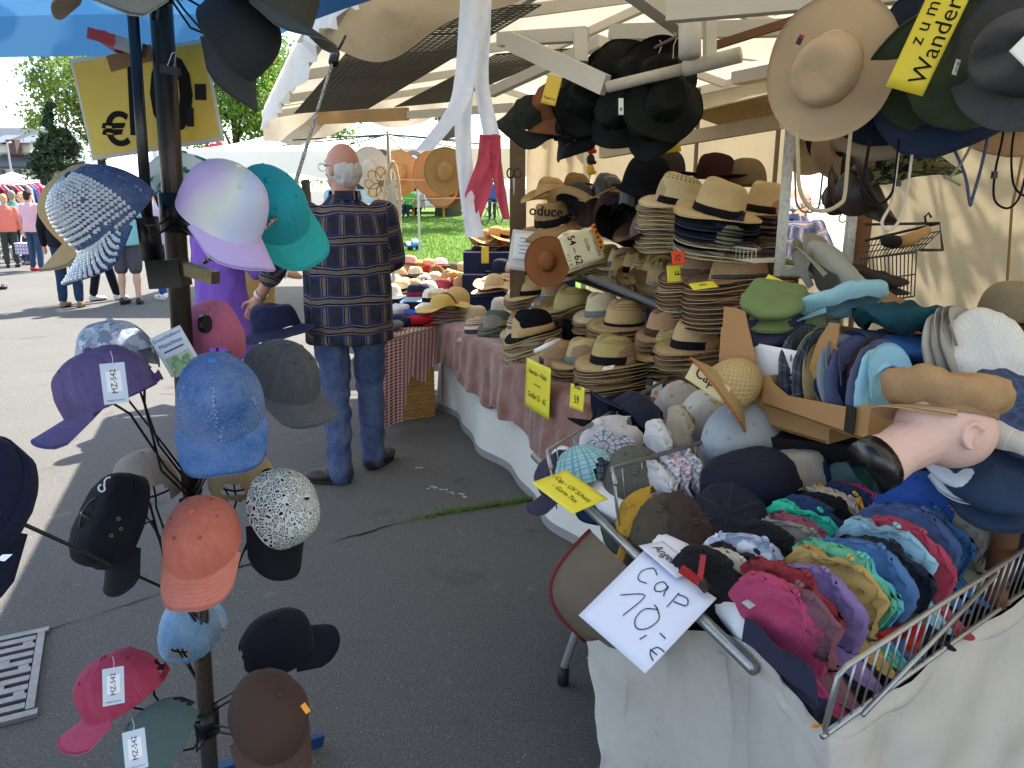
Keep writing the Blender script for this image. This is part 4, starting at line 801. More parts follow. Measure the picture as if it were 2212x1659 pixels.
def person(label, loc, yaw=0, H=1.75, top='8899aa', bottom='2a3550', skin='a', hair='6b5a48', shoes='2a2522', ra=((.27, -.02, 1.13), (.29, .08, .88)), la=((.27, -.02, 1.13), (.29, .08, .88)), rl=None, ll=None, sleeve=.5, style='trousers', hairstyle='short', fat=1., vox=.016, headyaw=0., topmat=None, botmat=None, hem=.86, name='person', group=None, detail=False, shoemat=None, cut=.10, neck_c=None, shoe_yaw=(8, -8), nohead=False):
    k = H/1.75; M = Matrix.Translation(loc) @ Matrix.Rotation(R(yaw), 4, 'Z') @ Matrix.Diagonal((k, k, k, 1)); t = thing(name, label, 'person', M, group)
    rl = rl or ((.10, .01, .49), (.11, -.03, .09)); ll = ll or ((.10, .01, .49), (.11, -.03, .09)); sidev = lambda p, s: Vector((p[0]*s, p[1], p[2]))
    HR = Matrix.Translation((0, 0, 1.5)) @ Matrix.Rotation(R(headyaw), 4, 'Z') @ Matrix.Translation((0, 0, -1.5)); h = lambda p: HR @ Vector(p); HR3 = HR
    A = {}
    for s, a in ((1, ra), (-1, la)): A[s] = (Vector((.172*fat*s, 0, 1.40)), sidev(a[0], s), sidev(a[1], s))
    Lg = {s: (Vector((.092*s*fat**.5, 0, .90)), sidev(l[0], s), sidev(l[1], s)) for s, l in ((1, rl), (-1, ll))}
    mb = MB()
    mb.ball(h((0, -.005, 1.645)), (.076, .096, .108), 18, 12, HR3); mb.ball(h((0, .032, 1.572)), (.056, .062, .058), 14, 8, HR3); mb.tube([h((0, .09, 1.635)), h((0, .112, 1.60))], [.009, .017], 8); mb.ball(h((0, .108, 1.601)), .015, 8, 6)
    mb.ball(h((0, .082, 1.668)), (.05, .016, .012), 10, 6, HR3); mb.ball(h((0, .086, 1.562)), (.024, .012, .008), 8, 6, HR3)
    for s in (1, -1): mb.ball(h((.078*s, -.008, 1.618)), (.011, .022, .032), 8, 8, HR3)
    mb.tube([(0, -.012, 1.40), h((0, -.005, 1.57))], [.066, .058], 14)
    loft(mb, [((0, 0, .86), .13*fat, .09*fat), ((0, 0, 1.0), .135*fat, .09*fat), ((0, 0, 1.25), .155*fat, .095*fat), ((0, -.005, 1.42), .15*fat, .075), ((0, -.01, 1.46), .07, .06)])
    for s in (1, -1):
        S_, E_, W_ = A[s]; limb(mb, [S_, E_, W_], [.05, .04, .028]); d = (W_-E_).normalized(); side_ = d.cross(Vector((0, 1, 0) if abs(d.y) < .8 else (0, 0, 1))).normalized(); pm = W_+d*.05; mb.tube([W_, pm+d*.03], [.03, .036], 10); mb.ball(pm+d*.01, .036, 10, 8)
        cu = d.cross(side_)*(.35)
        if detail:
            for q, (off, ln) in enumerate(((-.028, .068), (-.009, .078), (.010, .072), (.027, .056))):
                b = pm+d*.03+side_*off; c = b+(d*.9+cu*.5).normalized()*ln*.5; e = c+(d*.6+cu*1.8).normalized()*ln*.5; limb(mb, [b, c, e], [.0095, .0088, .0078], 8)
            b = pm-side_*.03; c = b+(d*.5-side_*.8+cu).normalized()*.035; limb(mb, [b, c, c+(d+cu).normalized()*.028], [.011, .0098, .0085], 8)
        else: mb.tube([pm+d*.02, pm+d*.09+cu*.05], [.034, .02], 8)
        Hp, K, An = Lg[s]; limb(mb, [Hp, K, An], [.075, .052, .036]); mb.tube([mix3(K, An, .12), mix3(K, An, .35), mix3(K, An, .7)], [.05, .057, .04], 10)
        mb.ball((An.x, An.y+.04, .05), (.035, .1, .04), 10, 6)
    ob('body', remesh(mb, vox if not detail else .0075, 4 if not detail else 5), SK[skin], t)
    for s in (1, -1): MB().ball(h((.031*s, .083, 1.645)), (.012, .008, .007), 8, 6).ob('eye', plain('2a1f1a', .3), t, True)
    # hair
    if hairstyle:
        mb = MB()
        if hairstyle == 'short': mb.ball(h((0, -.016, 1.66)), (.083, .1, .104), 16, 10, HR3); mb.ball(h((0, -.05, 1.6)), (.07, .06, .07), 12, 8, HR3)
        elif hairstyle == 'bob': mb.ball(h((0, -.018, 1.66)), (.09, .106, .11), 16, 10, HR3); mb.ball(h((0, -.045, 1.57)), (.088, .07, .09), 12, 8, HR3)
        elif hairstyle == 'fringe': mb.ball(h((0, -.017, 1.615)), (.0825, .100, .072), 18, 12, HR3); mb.ball(h((0, -.04, 1.575)), (.066, .062, .045), 12, 8, HR3)
        elif hairstyle == 'never':   # bald crown, hair round the sides
            for a in range(-7, 8): th = -math.pi/2+a*.24; mb.ball(h((.07*math.cos(th), -.012+.088*math.sin(th), 1.612)), (.021, .021, .052), 10, 8); mb.ball(h((.066*math.cos(th), -.012+.08*math.sin(th), 1.66)), (.02, .02, .026), 8, 6)
        ob('hair', remesh(mb, vox*.7 if not detail else .006, 3, 'hair', .006, 40., 2, stretch=(1, 1, .3)), plain(hair, .75, .3, 0, .25, 60., .5, 120.), t)
    # upper garment
    g = .022; sl = sleeve; mb = MB(); f = fat
    rings = [((0, 0, hem), (.188 if style != 'coat' else .235)*f, (.14 if style != 'coat' else .19)*f), ((0, 0, max(hem+.08, .95)), .186*f, .138*f), ((0, .0, 1.12), .18*f, .13*f), ((0, 0, 1.27), .182*f, .122*f), ((0, -.006, 1.39), .172*f, .10*f), ((0, -.012, 1.45), .105*f**.5, .082), ((0, -.014, 1.485), .078, .074), ((0, -.014, 1.50), .074, .071)]
    if style == 'coat': rings.insert(1, ((0, 0, hem+.25), .205*f, .16*f))
    loft(mb, rings)
    for s in (1, -1):
        S_, E_, W_ = A[s]; P = [Vector((.15*f*s, -.004, 1.405)), S_]; rs = [.07, .072]
        if sl <= 1: P.append(mix3(S_, E_, sl)); rs.append(.068)
        else: P += [E_, mix3(E_, W_, sl-1)]; rs += [.062, .050 if sl > 1.7 else .058]
        limb(mb, P, rs)
    def uvf(p):
        # torso: angle round the body; sleeves: along the arm (metric)
        best = None
        for s in (1, -1):
            S_, E_, W_ = A[s]
            if p[0]*s > .165*f and (Vector(p)-S_).length < .8:
                d = (E_-S_).normalized(); q = Vector(p)-S_; al = q.dot(d); r_ = q-d*al; return (1.6+math.atan2(r_.y, r_.x*s)*.075, al)
        return (math.atan2(p[0], -p[1])*.165*f*.95, p[2])
    ob('shirt' if style != 'coat' else 'coat', remesh(mb, vox if not detail else .009, 5, 'shirt', (.006 if not detail else .0075) if style != 'coat' else .02, 9. if style != 'coat' else 7., 3, uvf if (detail or topmat) else None, (1, 1, .45) if style != 'coat' else (1, 1, .08)), topmat or fabric(top, var=.2, crumple=.8), t)
    # lower garment
    if style in ('trousers', 'shorts'):
        mb = MB(); loft(mb, [((0, 0, 1.03), .152*f, .108*f), ((0, -.008, .92), .168*f, .122*f), ((0, -.005, .82), .165*f, .115*f)])
        for s in (1, -1):
            Hp, K, An = Lg[s]
            if style == 'shorts': limb(mb, [Hp-Vector((0, 0, .04)), mix3(Hp, K, .95)], [.094*f**.5, .092])
            else: limb(mb, [Hp-Vector((0, 0, .04)), K, mix3(K, An, 1-cut)], [.092*f**.6, .071*f**.4, .062])
        ob('trousers' if style == 'trousers' else 'shorts', remesh(mb, vox if not detail else .009, 5, 'trousers', .006 if not detail else .013, 11. if not detail else 14., 5, None, (1, 1, .45) if not detail else (.8, .8, 1.1)), botmat or fabric(bottom, var=.25, crumple=.6), t)
    for i, s in enumerate((1, -1)):
        An = Lg[s][2]; mb = MB(); Ms_ = Matrix.Translation((An.x, An.y, An.z-.085)) @ Matrix.Rotation(R(shoe_yaw[i]), 4, 'Z'); mb.ball(Ms_ @ Vector((0, .125, .036)), (.046, .08, .034), 12, 8, Ms_.to_3x3().to_4x4()); mb.ball(Ms_ @ Vector((0, .02, .048)), (.041, .085, .05), 12, 8, Ms_.to_3x3().to_4x4()); mb.ball(Ms_ @ Vector((0, -.03, .05)), (.039, .045, .055), 12, 8, Ms_.to_3x3().to_4x4())
        so = ob('shoe', remesh(mb, .009 if not detail else .006, 4, 'shoe'), shoemat or plain(shoes, .5, .4), t)
        mb = MB(); mb.poly([(.044*math.cos(a)*(1 if math.sin(a) < .2 else .98), .06+(.135 if math.sin(a) > 0 else .115)*math.sin(a)) for a in [2*math.pi*q/18 for q in range(18)]], -.001, .016, Ms_); mb.ob('sole', plain('1a1815', .8) if shoes != 'e8e8e6' else plain('e0e0dc', .7), so)
    return t
def seated_legs(): return ((.10, .42, .50), (.11, .44, .09))
BLUEJ = denim('1f3d70', .2, 0)
PLAID = grid_plaid('101428', ((.5, .44, '20366f'), (.5, .34, '0e1122'), (.5, .06, '7d705a'), (.41, .035, '090a12'), (.59, .035, '090a12'), (.365, .03, '97774e'), (.635, .03, '97774e'), (.45, .018, 'a39882'), (.55, .018, 'a39882')), (.115, .15), .75)
# the customer in the checked shirt
MANP = gz(772, 1018)
man = person('elderly man in dark blue checked shirt and jeans at the counter', MANP, 24, 1.82, skin='b', hair='b9b4ae', ra=((.27, .05, 1.16), (.20, .30, 1.08)), la=((.34, .02, 1.18), (.43, .17, .98)), rl=((.10, .04, .49), (.10, .02, .09)), ll=((.10, -.02, .49), (.12, -.14, .09)), sleeve=1.45, hairstyle='fringe', fat=1.27, detail=True, headyaw=30, topmat=PLAID, botmat=BLUEJ, hem=.74, shoes='3a2f2c', cut=-.1, shoe_yaw=(-48, 62))
# collar, glasses, watch
mb = MB(); HRm = Matrix.Translation((0, 0, 1.5)) @ Matrix.Rotation(R(10), 4, 'Z') @ Matrix.Translation((0, 0, -1.5)); mb.add([HRm @ Vector(((.080+.008*j)*math.cos(a), -.014+(.078+.008*j)*math.sin(a), 1.475+.045*(1-j) if j < 2 else 1.475)) for j in (0, 1) for a in [q*.32-2.6 for q in range(17)]], [(q, q+1, 17+q+1, 17+q) for q in range(16)], [(.01*q, .05*j) for j in (0, 1) for q in range(17)]); mb.ob('collar', PLAID, man, True)
HRg = Matrix.Translation((0, 0, 1.5)) @ Matrix.Rotation(R(30), 4, 'Z') @ Matrix.Translation((0, 0, -1.5)); mb = MB()
for s in (1, -1):
    mb.tube([HRg @ Vector((.082*s, -.015, 1.642)), HRg @ Vector((.074*s, .09, 1.65))], .002, 5); mb.tube([HRg @ Vector((.035*s+.027*math.cos(q*.6283), .108, 1.638+.021*math.sin(q*.6283))) for q in range(10)], .0018, 5, closed=True)
mb.ob('glasses', plain('7a6a58', .3, .5, .5), man, True)
mb = MB(); W_ = Vector((-.43, .17, .98)); E_ = Vector((-.34, .02, 1.18)); d = (W_-E_).normalized(); c = W_-d*.015; x_ = d.orthogonal().normalized(); y_ = d.cross(x_)
for q in range(-1, 2): mb.tube([c+d*.006*q+(x_*math.cos(a)+y_*math.sin(a))*.033 for a in [k*.5236 for k in range(12)]], .0042, 5, closed=True)
mb.ob('wristwatch', plain('b9bab8', .3, .5, .9), man, True)
# woman in purple coat
WP = pt(475, 600, 5.6); WP = Vector((WP.x, WP.y, 0))
pw = person('person in long purple coat browsing beside the man', WP, -30, 1.62, top='7a52a8', bottom='7a52a8', skin='a', hair='d8d2c8', ra=((.36, .06, 1.12), (.42, .30, 1.08)), la=((.27, .02, 1.13), (.22, .25, 1.05)), sleeve=1.75, style='coat', hairstyle='bob', fat=1.28, vox=.012, hem=.44, shoes='2a2522', topmat=fabric('7450a6', var=.14, bump=.15))
W_ = Vector((.42, .30, 1.08)); mb = MB(); mb.tube([W_-Vector((-.012, .04, -.006))+Vector((.033*math.cos(a), 0, .033*math.sin(a))) for a in [k*.6283 for k in range(10)]], .007, 6, closed=True); mb.ob('bracelet', plain('e6e2d6', .4), pw, True)
# strollers on the sunlit street
def gp(u, v): p = gz(u, v); return Vector((p.x, p.y, gh(p.x, p.y)))
person('person in black jacket and dark jeans with tan shoes, back turned', gp(158, 664), 12, 1.76, '17181e', '22364f', hair='3a2c22', shoes='8a6844', sleeve=1.9, fat=1.15)
person('person in black trousers and white trainers beside the shorts wearer', gp(228, 650), -28, 1.7, 'd8d6d2', '1b1c24', hair='5a4634', shoes='c9c9c6', sleeve=.5, rl=((.10, .05, .49), (.11, .14, .09)), ll=((.10, -.02, .49), (.11, -.12, .09)))
person('person in teal shirt and grey shorts seen from behind', gp(286, 657), 6, 1.8, '7fb5b8', '4e4a50', hair='4a3c30', shoes='1f2430', sleeve=.55, style='shorts', fat=1.3, hem=.84)
person('person in blue trousers and white shoes half hidden by the pole', gp(362, 645), 70, 1.7, 'c9b8d8', '2f4f9a', hair='5a4634', shoes='e8e8e6', sleeve=.6)
pk = person('person in pink shirt and jeans carrying a spotted basket', gp(84, 586), -14, 1.68, 'd9a9b4', '33475f', skin='a', hair='33241c', shoes='c23a58', sleeve=.55, la=((.26, -.02, 1.13), (.29, .04, .86)), fat=1.12)
person('blonde person in white top behind the pink shirted one', gp(66, 572), 150, 1.64, 'd8d2d0', '40485a', hair='d9c088', shoes='8a7a6a', sleeve=1.4)
person('person in teal top and dark trousers seen from behind', gp(47, 566), 5, 1.68, '4f9a8c', '20222c', hair='8a8278', sleeve=.7, fat=1.25)
person('person in salmon jacket near the clothes rack', gp(29, 578), 40, 1.6, 'd97a68', '3a4038', hair='c9a078', sleeve=1.8, fat=1.1)
person('person in dark clothes with patterned trousers cut by left edge', gp(-8, 625), -60, 1.75, '2a2a2e', '6a6a66', hair='2a2422', sleeve=1.8, botmat=blotch('55554f', '9a9a94', '2e2e2c', 30.))
for (u, v, h_, tp, bt_, hr, yw, lab) in ((66, 512, 1.65, 'cfcfcb', '40485a', '6a5a4a', 20, 'far person in white top by the tents'), (78, 508, 1.72, '3a6a9a', '2a2a32', '3a2a20', 190, 'far person in blue top in the street'), (92, 506, 1.7, '22a0a4', '2a2e3a', '4a3a2e', 160, 'far person in bright turquoise top'), (100, 503, 1.75, '35353a', '2a2a2a', '2a2220', 30, 'far person in dark jacket beyond the crowd'), (20, 545, 1.66, '8a3a3a', '2a2a38', '4a3a2e', 80, 'person in dark red top at the clothes racks'), (6, 560, 1.7, '6a9ac0', '44444c', '5a4a3a', 60, 'person in light blue top at far left edge')):
    person(lab, gp(u, v), yw, h_, tp, bt_, hair=hr, sleeve=1.2, vox=.022)
# people beyond the lawn
GQ = lambda u, d: Vector((pt(u, 430, d).x, pt(u, 430, d).y, gh(0, pt(u, 430, d).y)))
b_ = GQ(884, 34.5)
person('person in bright green shirt sitting on the picnic bench', b_+Vector((0, 0, -.40)), 165, 1.75, '4fae2c', '23303f', hair='4a3a30', rl=((.10, .42, .92), (.11, .46, .49)), ll=((.10, .42, .92), (.11, .46, .49)), sleeve=.6, ra=((.25, .1, 1.15), (.14, .36, .98)), la=((.25, .1, 1.15), (.14, .36, .98)), fat=1.2)
person('person in grey striped shirt sitting with back to the camera', GQ(903, 34.9)+Vector((0, 0, -.40)), 10, 1.7, '9a9a98', '2a2e3a', hair='8a8278', rl=((.10, .40, .92), (.11, .44, .49)), ll=((.10, .40, .92), (.11, .44, .49)), sleeve=.6, fat=1.25, topmat=stripes_mat(('d8d8d4', '55585e'), 60., 0))
person('person in light blue shirt and dark vest beyond the stall shelves', GQ(1172, 16), 160, 1.76, '8fb2d6', '3a3f4a', hair='9a948c', sleeve=1.6)
person('person in navy jacket and turquoise hood beyond the shelves', GQ(1150, 17), 30, 1.8, '2c3c68', '2a2e3a', hair='2aa8ae', sleeve=1.8, hairstyle='bob')
person('person in blue checked shirt behind the bicycle on the lawn', GQ(1063, 33), 0, 1.75, '3f5a9a', '2a2e3a', hair='5a4a3a', sleeve=1.2)
# spotted shopping basket in the hand of the pink shirted person
q = Matrix.Translation((0, 0, 0)); hp = gp(84, 586); Mb = Matrix.Translation(hp) @ Matrix.Rotation(R(-14), 4, 'Z'); bp = Mb @ Vector((-.29, .1, .46)); bk = thing('shopping_basket', 'mauve lidded shopping basket with white spots', 'basket', frame(bp, -10)); DOT = Mat('spotted_cloth'); vv = DOT.n('ShaderNodeTexVoronoi', i_Scale=14., i_Randomness=0.); DOT.l(DOT.obj(), vv.inputs['Vector']); DOT = DOT.fin(DOT.mix(DOT.math('LESS_THAN', vv.outputs['Distance'], .3), lin('a48aa6'), lin('ece6ea')), .8)
MB().box((0, 0, 0), (.42, .26, .22)).ob('body', DOT, bk); MB().box((0, 0, .12), (.44, .27, .02)).ob('lid', plain('e6dfe6', .7), bk); MB().tube([(-.16, 0, .12), (-.13, 0, .27), (0, 0, .33), (.13, 0, .27), (.16, 0, .12)], .012, 6).ob('handle', plain('e9e4e8', .6), bk)
for (u, v, w, h_, c, lab) in ((52, 534, .4, .35, '1fa0c8', 'turquoise bucket standing among the far goods'), (58, 562, .5, .12, '2a86c9', 'flat blue tub on the ground at the far stall'), (40, 560, .35, .3, 'dcdcd8', 'white crate on the ground at the far stall')):
    tb_ = thing('storage_tub', lab, 'tub', Matrix.Translation(gp(u, v))); mb = MB(); mb.lathe([(0, .001), (w*.4, .001), (w*.5, h_), (w*.53, h_), (w*.53, h_-.03), (w*.47, h_-.02), (w*.38, .03), (0, .03)], 16); mb.ob('shell', plain(c, .4, .5), tb_, True); MB().tube([(w*.5*math.cos(a), w*.1, h_+w*.25*math.sin(a)) for a in [0, .6, 1.2, 1.57, 2, 2.6, 3.14]], .012, 5).ob('handle', plain('e0e0dc', .5), tb_)
# clothes racks of the far left stall
cols_ = ['a83038', 'c94a52', '2f3f6a', '8a8f9a', '3f7a5a', 'd8d2c6', '22242c', 'b85a8a', '46689a']
for i, (u, v, d) in enumerate(((-6, 470, 21), (14, 470, 22), (34, 470, 24), (40, 465, 27))):
    p = pt(u, 425, d); p.z = gh(0, p.y); rk = thing('clothes_rack', ('clothes rack nearest the left edge of the street', 'clothes rack hung with red garments under the blue tent', 'clothes rack with mixed garments before the white tent', 'farthest clothes rack at the white tents')[i], 'clothes rack', frame(p, 70)); MB().tube([(-.9, 0, 0), (-.9, 0, 1.75), (.9, 0, 1.75), (.9, 0, 0)], .015, 6).ob('frame', plain('b0b0ae', .4), rk)
    for q in range(12):
        x = -.8+q*.145; c = cols_[(q*3+i*2) % 9] if q % 3 else cols_[(i+q) % 2]; mb = MB(); L_ = random.uniform(.6, 1.0); mb.poly([(-.06, 1.7), (.06, 1.7), (.22, 1.58), (.26, 1.58-L_*.6), (.2, 1.6-L_), (-.2, 1.6-L_), (-.26, 1.58-L_*.6), (-.22, 1.58)], -.03, .03, Matrix.Translation((x, 0, 0)) @ Matrix.Rotation(R(90), 4, 'Z') @ Matrix.Rotation(R(90), 4, 'X')); mb.ob('garment', fabric(c, crumple=1.), rk)
# ------------------------------------------------------------------ revolving cap stand
PT, PB = pt(343, -60, 1.40), pt(456, 1700, 1.80)
BLKW = plain('121314', .4, .5, .2); POLE = metal_worn('6b5f54', '2b1d12', .75, .42, 45.)
cs = thing('cap_stand', 'tall iron pole stand with black wire holders full of caps', 'display stand', Vector((PB.x, PB.y, 0))); ocs = Vector((PB.x, PB.y, 0))
def pole_at(z): f = (z-PB.z)/(PT.z-PB.z); return PB.lerp(PT, f)
zt_, zb_ = 2.2, .16
MB().tube([pole_at(zb_)-ocs, pole_at(.95)-ocs], .0185, 14).ob('pole', POLE, cs, True); MB().tube([pole_at(.94)-ocs, pole_at(zt_)-ocs], .0205, 14).ob('pole', metal_worn('4a4038', '1f1610', .7, .4, 40.), cs, True)
for z, h_ in ((1.93, .05), (1.52, .075), (.90, .05), (.385, .06)): MB().tube([pole_at(z-h_/2)-ocs, pole_at(z+h_/2)-ocs], .027, 14).ob('collar', BLKW, cs, True)
a_, b_ = pt(282, -40, 1.36), pt(322, 520, 1.42); MB().tube([a_-ocs, b_-ocs], .010, 10).ob('black_rod', plain('16181c', .35, .5), cs, True)
a_ = pt(318, 470, 1.40); mb = MB(); mb.tube([a_-ocs, pt(330, 560, 1.43)-ocs], .02, 10); mb.ob('rod_clamp', BLKW, cs, True)
mb = MB(); mb.beam(pt(330, 592, 1.40)-ocs, pt(400, 588, 1.40)-ocs, .05, .05); mb.ob('clamp_jaw', plain('15130f', .45), cs); mb = MB(); mb.beam(pt(395, 578, 1.39)-ocs, pt(466, 600, 1.36)-ocs, .02, .022); mb.ob('clamp_bar', metal_worn('7a7058', '4a4030', .4, .35), cs)
for z, a in ((1.90, -60), (1.30, 10)):
    q = pole_at(z)+Vector((.045*math.cos(R(a)), .045*math.sin(R(a)), 0)); mb = MB(); mb.lathe([(0, -.006), (.018, -.006), (.02, 0), (.018, .006), (0, .006)], 10, Matrix.Translation(q-ocs) @ Matrix.Rotation(R(90), 4, 'Y') @ Matrix.Rotation(R(a), 4, 'X')); mb.ob('thumb_screw', BLKW, cs)
LEGB = metal_worn('2f5f9a', '20242a', .5, .6, 35.)
for a in (70, -40, 160, -130):
    q = pole_at(.30); e = Vector((q.x+.42*math.cos(R(a)), q.y+.42*math.sin(R(a)), .02)); mb = MB(); mb.beam(Vector((q.x, q.y, .24))-ocs, e-ocs, .03, .03); mb.ob('foot', LEGB, cs)
CAPPOS = {}
def capat(u, v, d, yaw, pitch, roll, s=1.):
    s *= .775; d *= 1.05; return frame(pt(u, v-12, d), yaw, pitch, roll, s) @ Matrix.Translation((.02, 0, -.055))
def holder(M, zpole, side=None):
    mb = MB(); e = lambda p: (M @ Vector(p))-ocs
    mb.tube([e((.072*math.cos(a), .062*math.sin(a), .012)) for a in [k*.5236 for k in range(12)]], .0023, 5, closed=True)
    for ax in (0, 1): mb.tube([e(((.072*math.cos(b) if ax == 0 else 0), (.062*math.cos(b) if ax else 0), .012+.085*math.sin(b))) for b in [k*.3927 for k in range(9)]], .0021, 5)
    base = e((0, 0, -.02)); pp = pole_at(zpole)-ocs; mb.tube([e((-.07, 0, .012)), e((-.05, 0, -.03)), base.lerp(pp, .5)+Vector((0, 0, -.02)), pp], .0024, 6); mb.tube([e((.0, .06, .012)), e((-.02, .03, -.035)), base.lerp(pp, .6), pp+Vector((0, 0, .015))], .0023, 5); mb.ob('wire_holder', BLKW, cs, True)
def hangtag(parent, c, txt='MZ-542', w=.034, h_=.062, col_='c9d2dc', rot=0.):
    M = parent.matrix_basis.inverted() @ c
    tg = MB().box((0, 0, 0), (w, h_, .0012)).ob('hang_tag', plain(col_, .35, .4), parent, M=M)
    MB().box((0, .003, .0008), (w*.6, h_*.5, .0004)).ob('sticker', plain('f0f0ee', .5), tg)
    write(tg, txt, w*.34, 0, .003, 90+rot, '2a2c30', .0014); write(tg, 'MADE IN P.R.C', w*.115, 0, -h_*.42, 0, '2a2c30', .0012); MB().tube([(0, h_*.42, .001), (.002, h_*.62, .004), (0, h_*.8, .0)], .0005, 4).ob('string', plain('dddddd', .6), tg)
    return tg
def facing(p, rot=0.): 
    q = (Vector((0, 0, CAM_H))-p).normalized(); x = Vector((0, 0, 1)).cross(q).normalized(); return axes(p, x, q.cross(x)) @ Matrix.Rotation(R(rot), 4, 'Z')
EY = lambda c: plain(c, .7)
def capx(kind, label, u, v, d, yaw, pitch, roll, zp, cm, vm=None, s=1., hold=True, **k):
    M = capat(u, v, d, yaw, pitch, roll, s); c = cap(kind, label, M, cm, vm, **k)
    if hold: holder(M, zp)
    return c
W0 = .5
# upper tier
dn = denim('1f4478', .25); c1 = capx('base', 'dark denim cap with its front and visor covered in rhinestones', 224, 436, 1.20, -116, 38, 16, 1.5, dn, denim('1f4478', .2, 0), s=1.02, eye=EY('2f5a90'), button=denim('16294e', .1, 0), sweat=fabric('2a3c5c'))
D = cap_meshes('base'); mb = MB(); rnd = random.Random(4); RH = Mat('rhinestone'); RH = RH.fin(RH.mix(RH.noise(700, detail=0), lin('c4c7cc'), lin('fdfdfa')), .15, .8, Metallic=.25)
def gem(p, r_):
    o = len(mb.v); mb.add([p+Vector(q)*r_ for q in ((1, 0, 0), (0, 1, 0), (-1, 0, 0), (0, -1, 0), (0, 0, 1), (0, 0, -1), (.7, .7, .6), (-.7, .7, .6), (-.7, -.7, .6), (.7, -.7, .6))], [(0, 1, 6), (1, 2, 7), (2, 3, 8), (3, 0, 9), (6, 1, 7), (7, 2, 8), (8, 3, 9), (9, 0, 6), (6, 7, 4), (7, 8, 4), (8, 9, 4), (9, 6, 4), (0, 5, 1), (1, 5, 2), (2, 5, 3), (3, 5, 0)])
def onmesh(me, uu, vv, nu, nv, lo=0):
    i = uu*nu; j = vv*(nv-1); i0, j0 = int(i), min(int(j), nv-2); f, g = i-i0, j-j0; P = lambda a, b: me.vertices[lo+b*nu+(a % nu)].co; return (P(i0, j0)*(1-f)+P(i0+1, j0)*f)*(1-g)+(P(i0, j0+1)*(1-f)+P(i0+1, j0+1)*f)*g
for r_ in range(17):
    vv = .03+.85*r_/16; rad = .098*math.cos(vv*1.4); n_ = max(4, int(rad*3.1/.0088))
    for q in range(n_):
        if rnd.random() < .985: gem(onmesh(D['crown'], ((-.25+.5*(q+.5)/n_) % 1.)*.9999, vv, 48, 13)*1.012, .0050*rnd.uniform(.85, 1.15))
for r_ in range(10):
    for q in range(21):
        tt = .06+.93*r_/9; uu = .02+.96*(q+.5*(r_ % 2))/21.5; i = uu*20; i0 = min(int(i), 19); j = tt*7; j0 = min(int(j), 6); P = lambda a, b: D['visor'].vertices[b*21+a].co; f, g = i-i0, j-j0; p = (P(i0, j0)*(1-f)+P(i0+1, j0)*f)*(1-g)+(P(i0, j0+1)*(1-f)+P(i0+1, j0+1)*f)*g; gem(p+Vector((0, 0, .003)), .0047*rnd.uniform(.85, 1.15))
stuff(mb.ob('rhinestones', RH, c1))
UNI = Mat('pastel_cloth'); vx = UNI.sep(UNI.obj()); g_ = UNI.math('MULTIPLY_ADD', vx[1], 6., UNI.math('MULTIPLY_ADD', vx[0], 4., UNI.math('MULTIPLY', UNI.noise(7., detail=1), 1.2))); k = UNI.mix(UNI.ramp(g_, .1, .6), lin('d6b4d8'), lin('dfe0d4')); k = UNI.mix(UNI.ramp(g_, .6, .9), k, lin('c3cde6')); k = UNI.mix(UNI.ramp(g_, .95, 1.3), k, lin('d8b8dc')); UNI.bump(UNI.noise(420), .15); UNI = UNI.fin(k, .8, .2)
capx('base3', 'pastel lilac and white baseball cap left of the teal one', 478, 430, 1.24, -38, 30, -8, 1.5, UNI, plain('cdb4e2', .75, .2, 0, .1, 12.), s=1.03, eye=EY('d8cfe0'), sweat=fabric('e0dce6'))
capx('base3', 'teal baseball cap hanging open behind the pastel one', 572, 432, 1.38, -24, 40, 38, 1.48, fabric('2a9aa4', seams=6), visor_mat('35a49e'), s=1.0, eye=EY('2a8a94'), sweat=fabric('c8cdd4'), strap=fabric('2a9aa4'))
capx('base2', 'tan cap peeking out behind the rhinestone cap', 190, 425, 1.34, -150, 38, 5, 1.5, fabric('c9a878', seams=6), s=1.06, hold=False)
capx('base', 'white and green mesh cap behind the stand pole', 375, 395, 1.55, 20, 10, 0, 1.5, blotch('d8dcda', '2f7a62', 'c2cac6', 9.), fabric('d8dcda'))
capx('base2', 'beige cap cut off by the top edge beside the pole', 290, -62, 1.08, -100, 8, 0, 1.95, fabric('b9aa92', seams=6), visor_mat('a59a86'), s=1.05)
capx('base3', 'olive grey cap with stitched visor at the top edge', 580, -30, 1.25, -25, 22, -8, 1.93, fabric('5a584c', seams=6), visor_mat('6a675c', 0, 9), s=1.05, sweat=fabric('77756c'))
capx('base3', 'charcoal cap seen from below under the blue umbrella', 520, 62, 1.30, -48, 52, -30, 1.93, fabric('3c3d3f', seams=6), visor_mat('4a4b4d'), s=1.0, sweat=fabric('86857f'))
# second tier
pu = capx('base2', 'washed purple cap with a white hang tag', 240, 818, 1.24, -158, 20, 6, .92, fabric('62527a', wash=.6, seams=6), visor_mat('685a80', .5), s=1.04, eye=EY('6a4f88'), strap=fabric('5d3f7c'), sweat=fabric('4a3566')); hangtag(pu, facing(pt(247, 828, 1.17), 0))
capx('base', 'grey marbled cap behind the purple one', 262, 765, 1.42, 160, 5, 0, .95, blotch('b3bac9', '8a93a8', 'd6dae2', 24.), s=1.02)
capx('base', 'bright blue washed denim cap facing the camera', 470, 842, 1.16, -72, 24, 2, .92, denim('1d5c9e', .45), denim('2064a6', .4, 0), s=1.04, eye=EY('3a7ac0'), button=denim('2a7cc4', .2, 0))
capx('soft', 'charcoal washed cap pointing right beside the denim one', 600, 790, 1.43, -30, 22, 4, .95, fabric('4b4c4d', wash=.45, seams=6), visor_mat('57585a', .4), s=1.05, eye=EY('3a3a3c'))
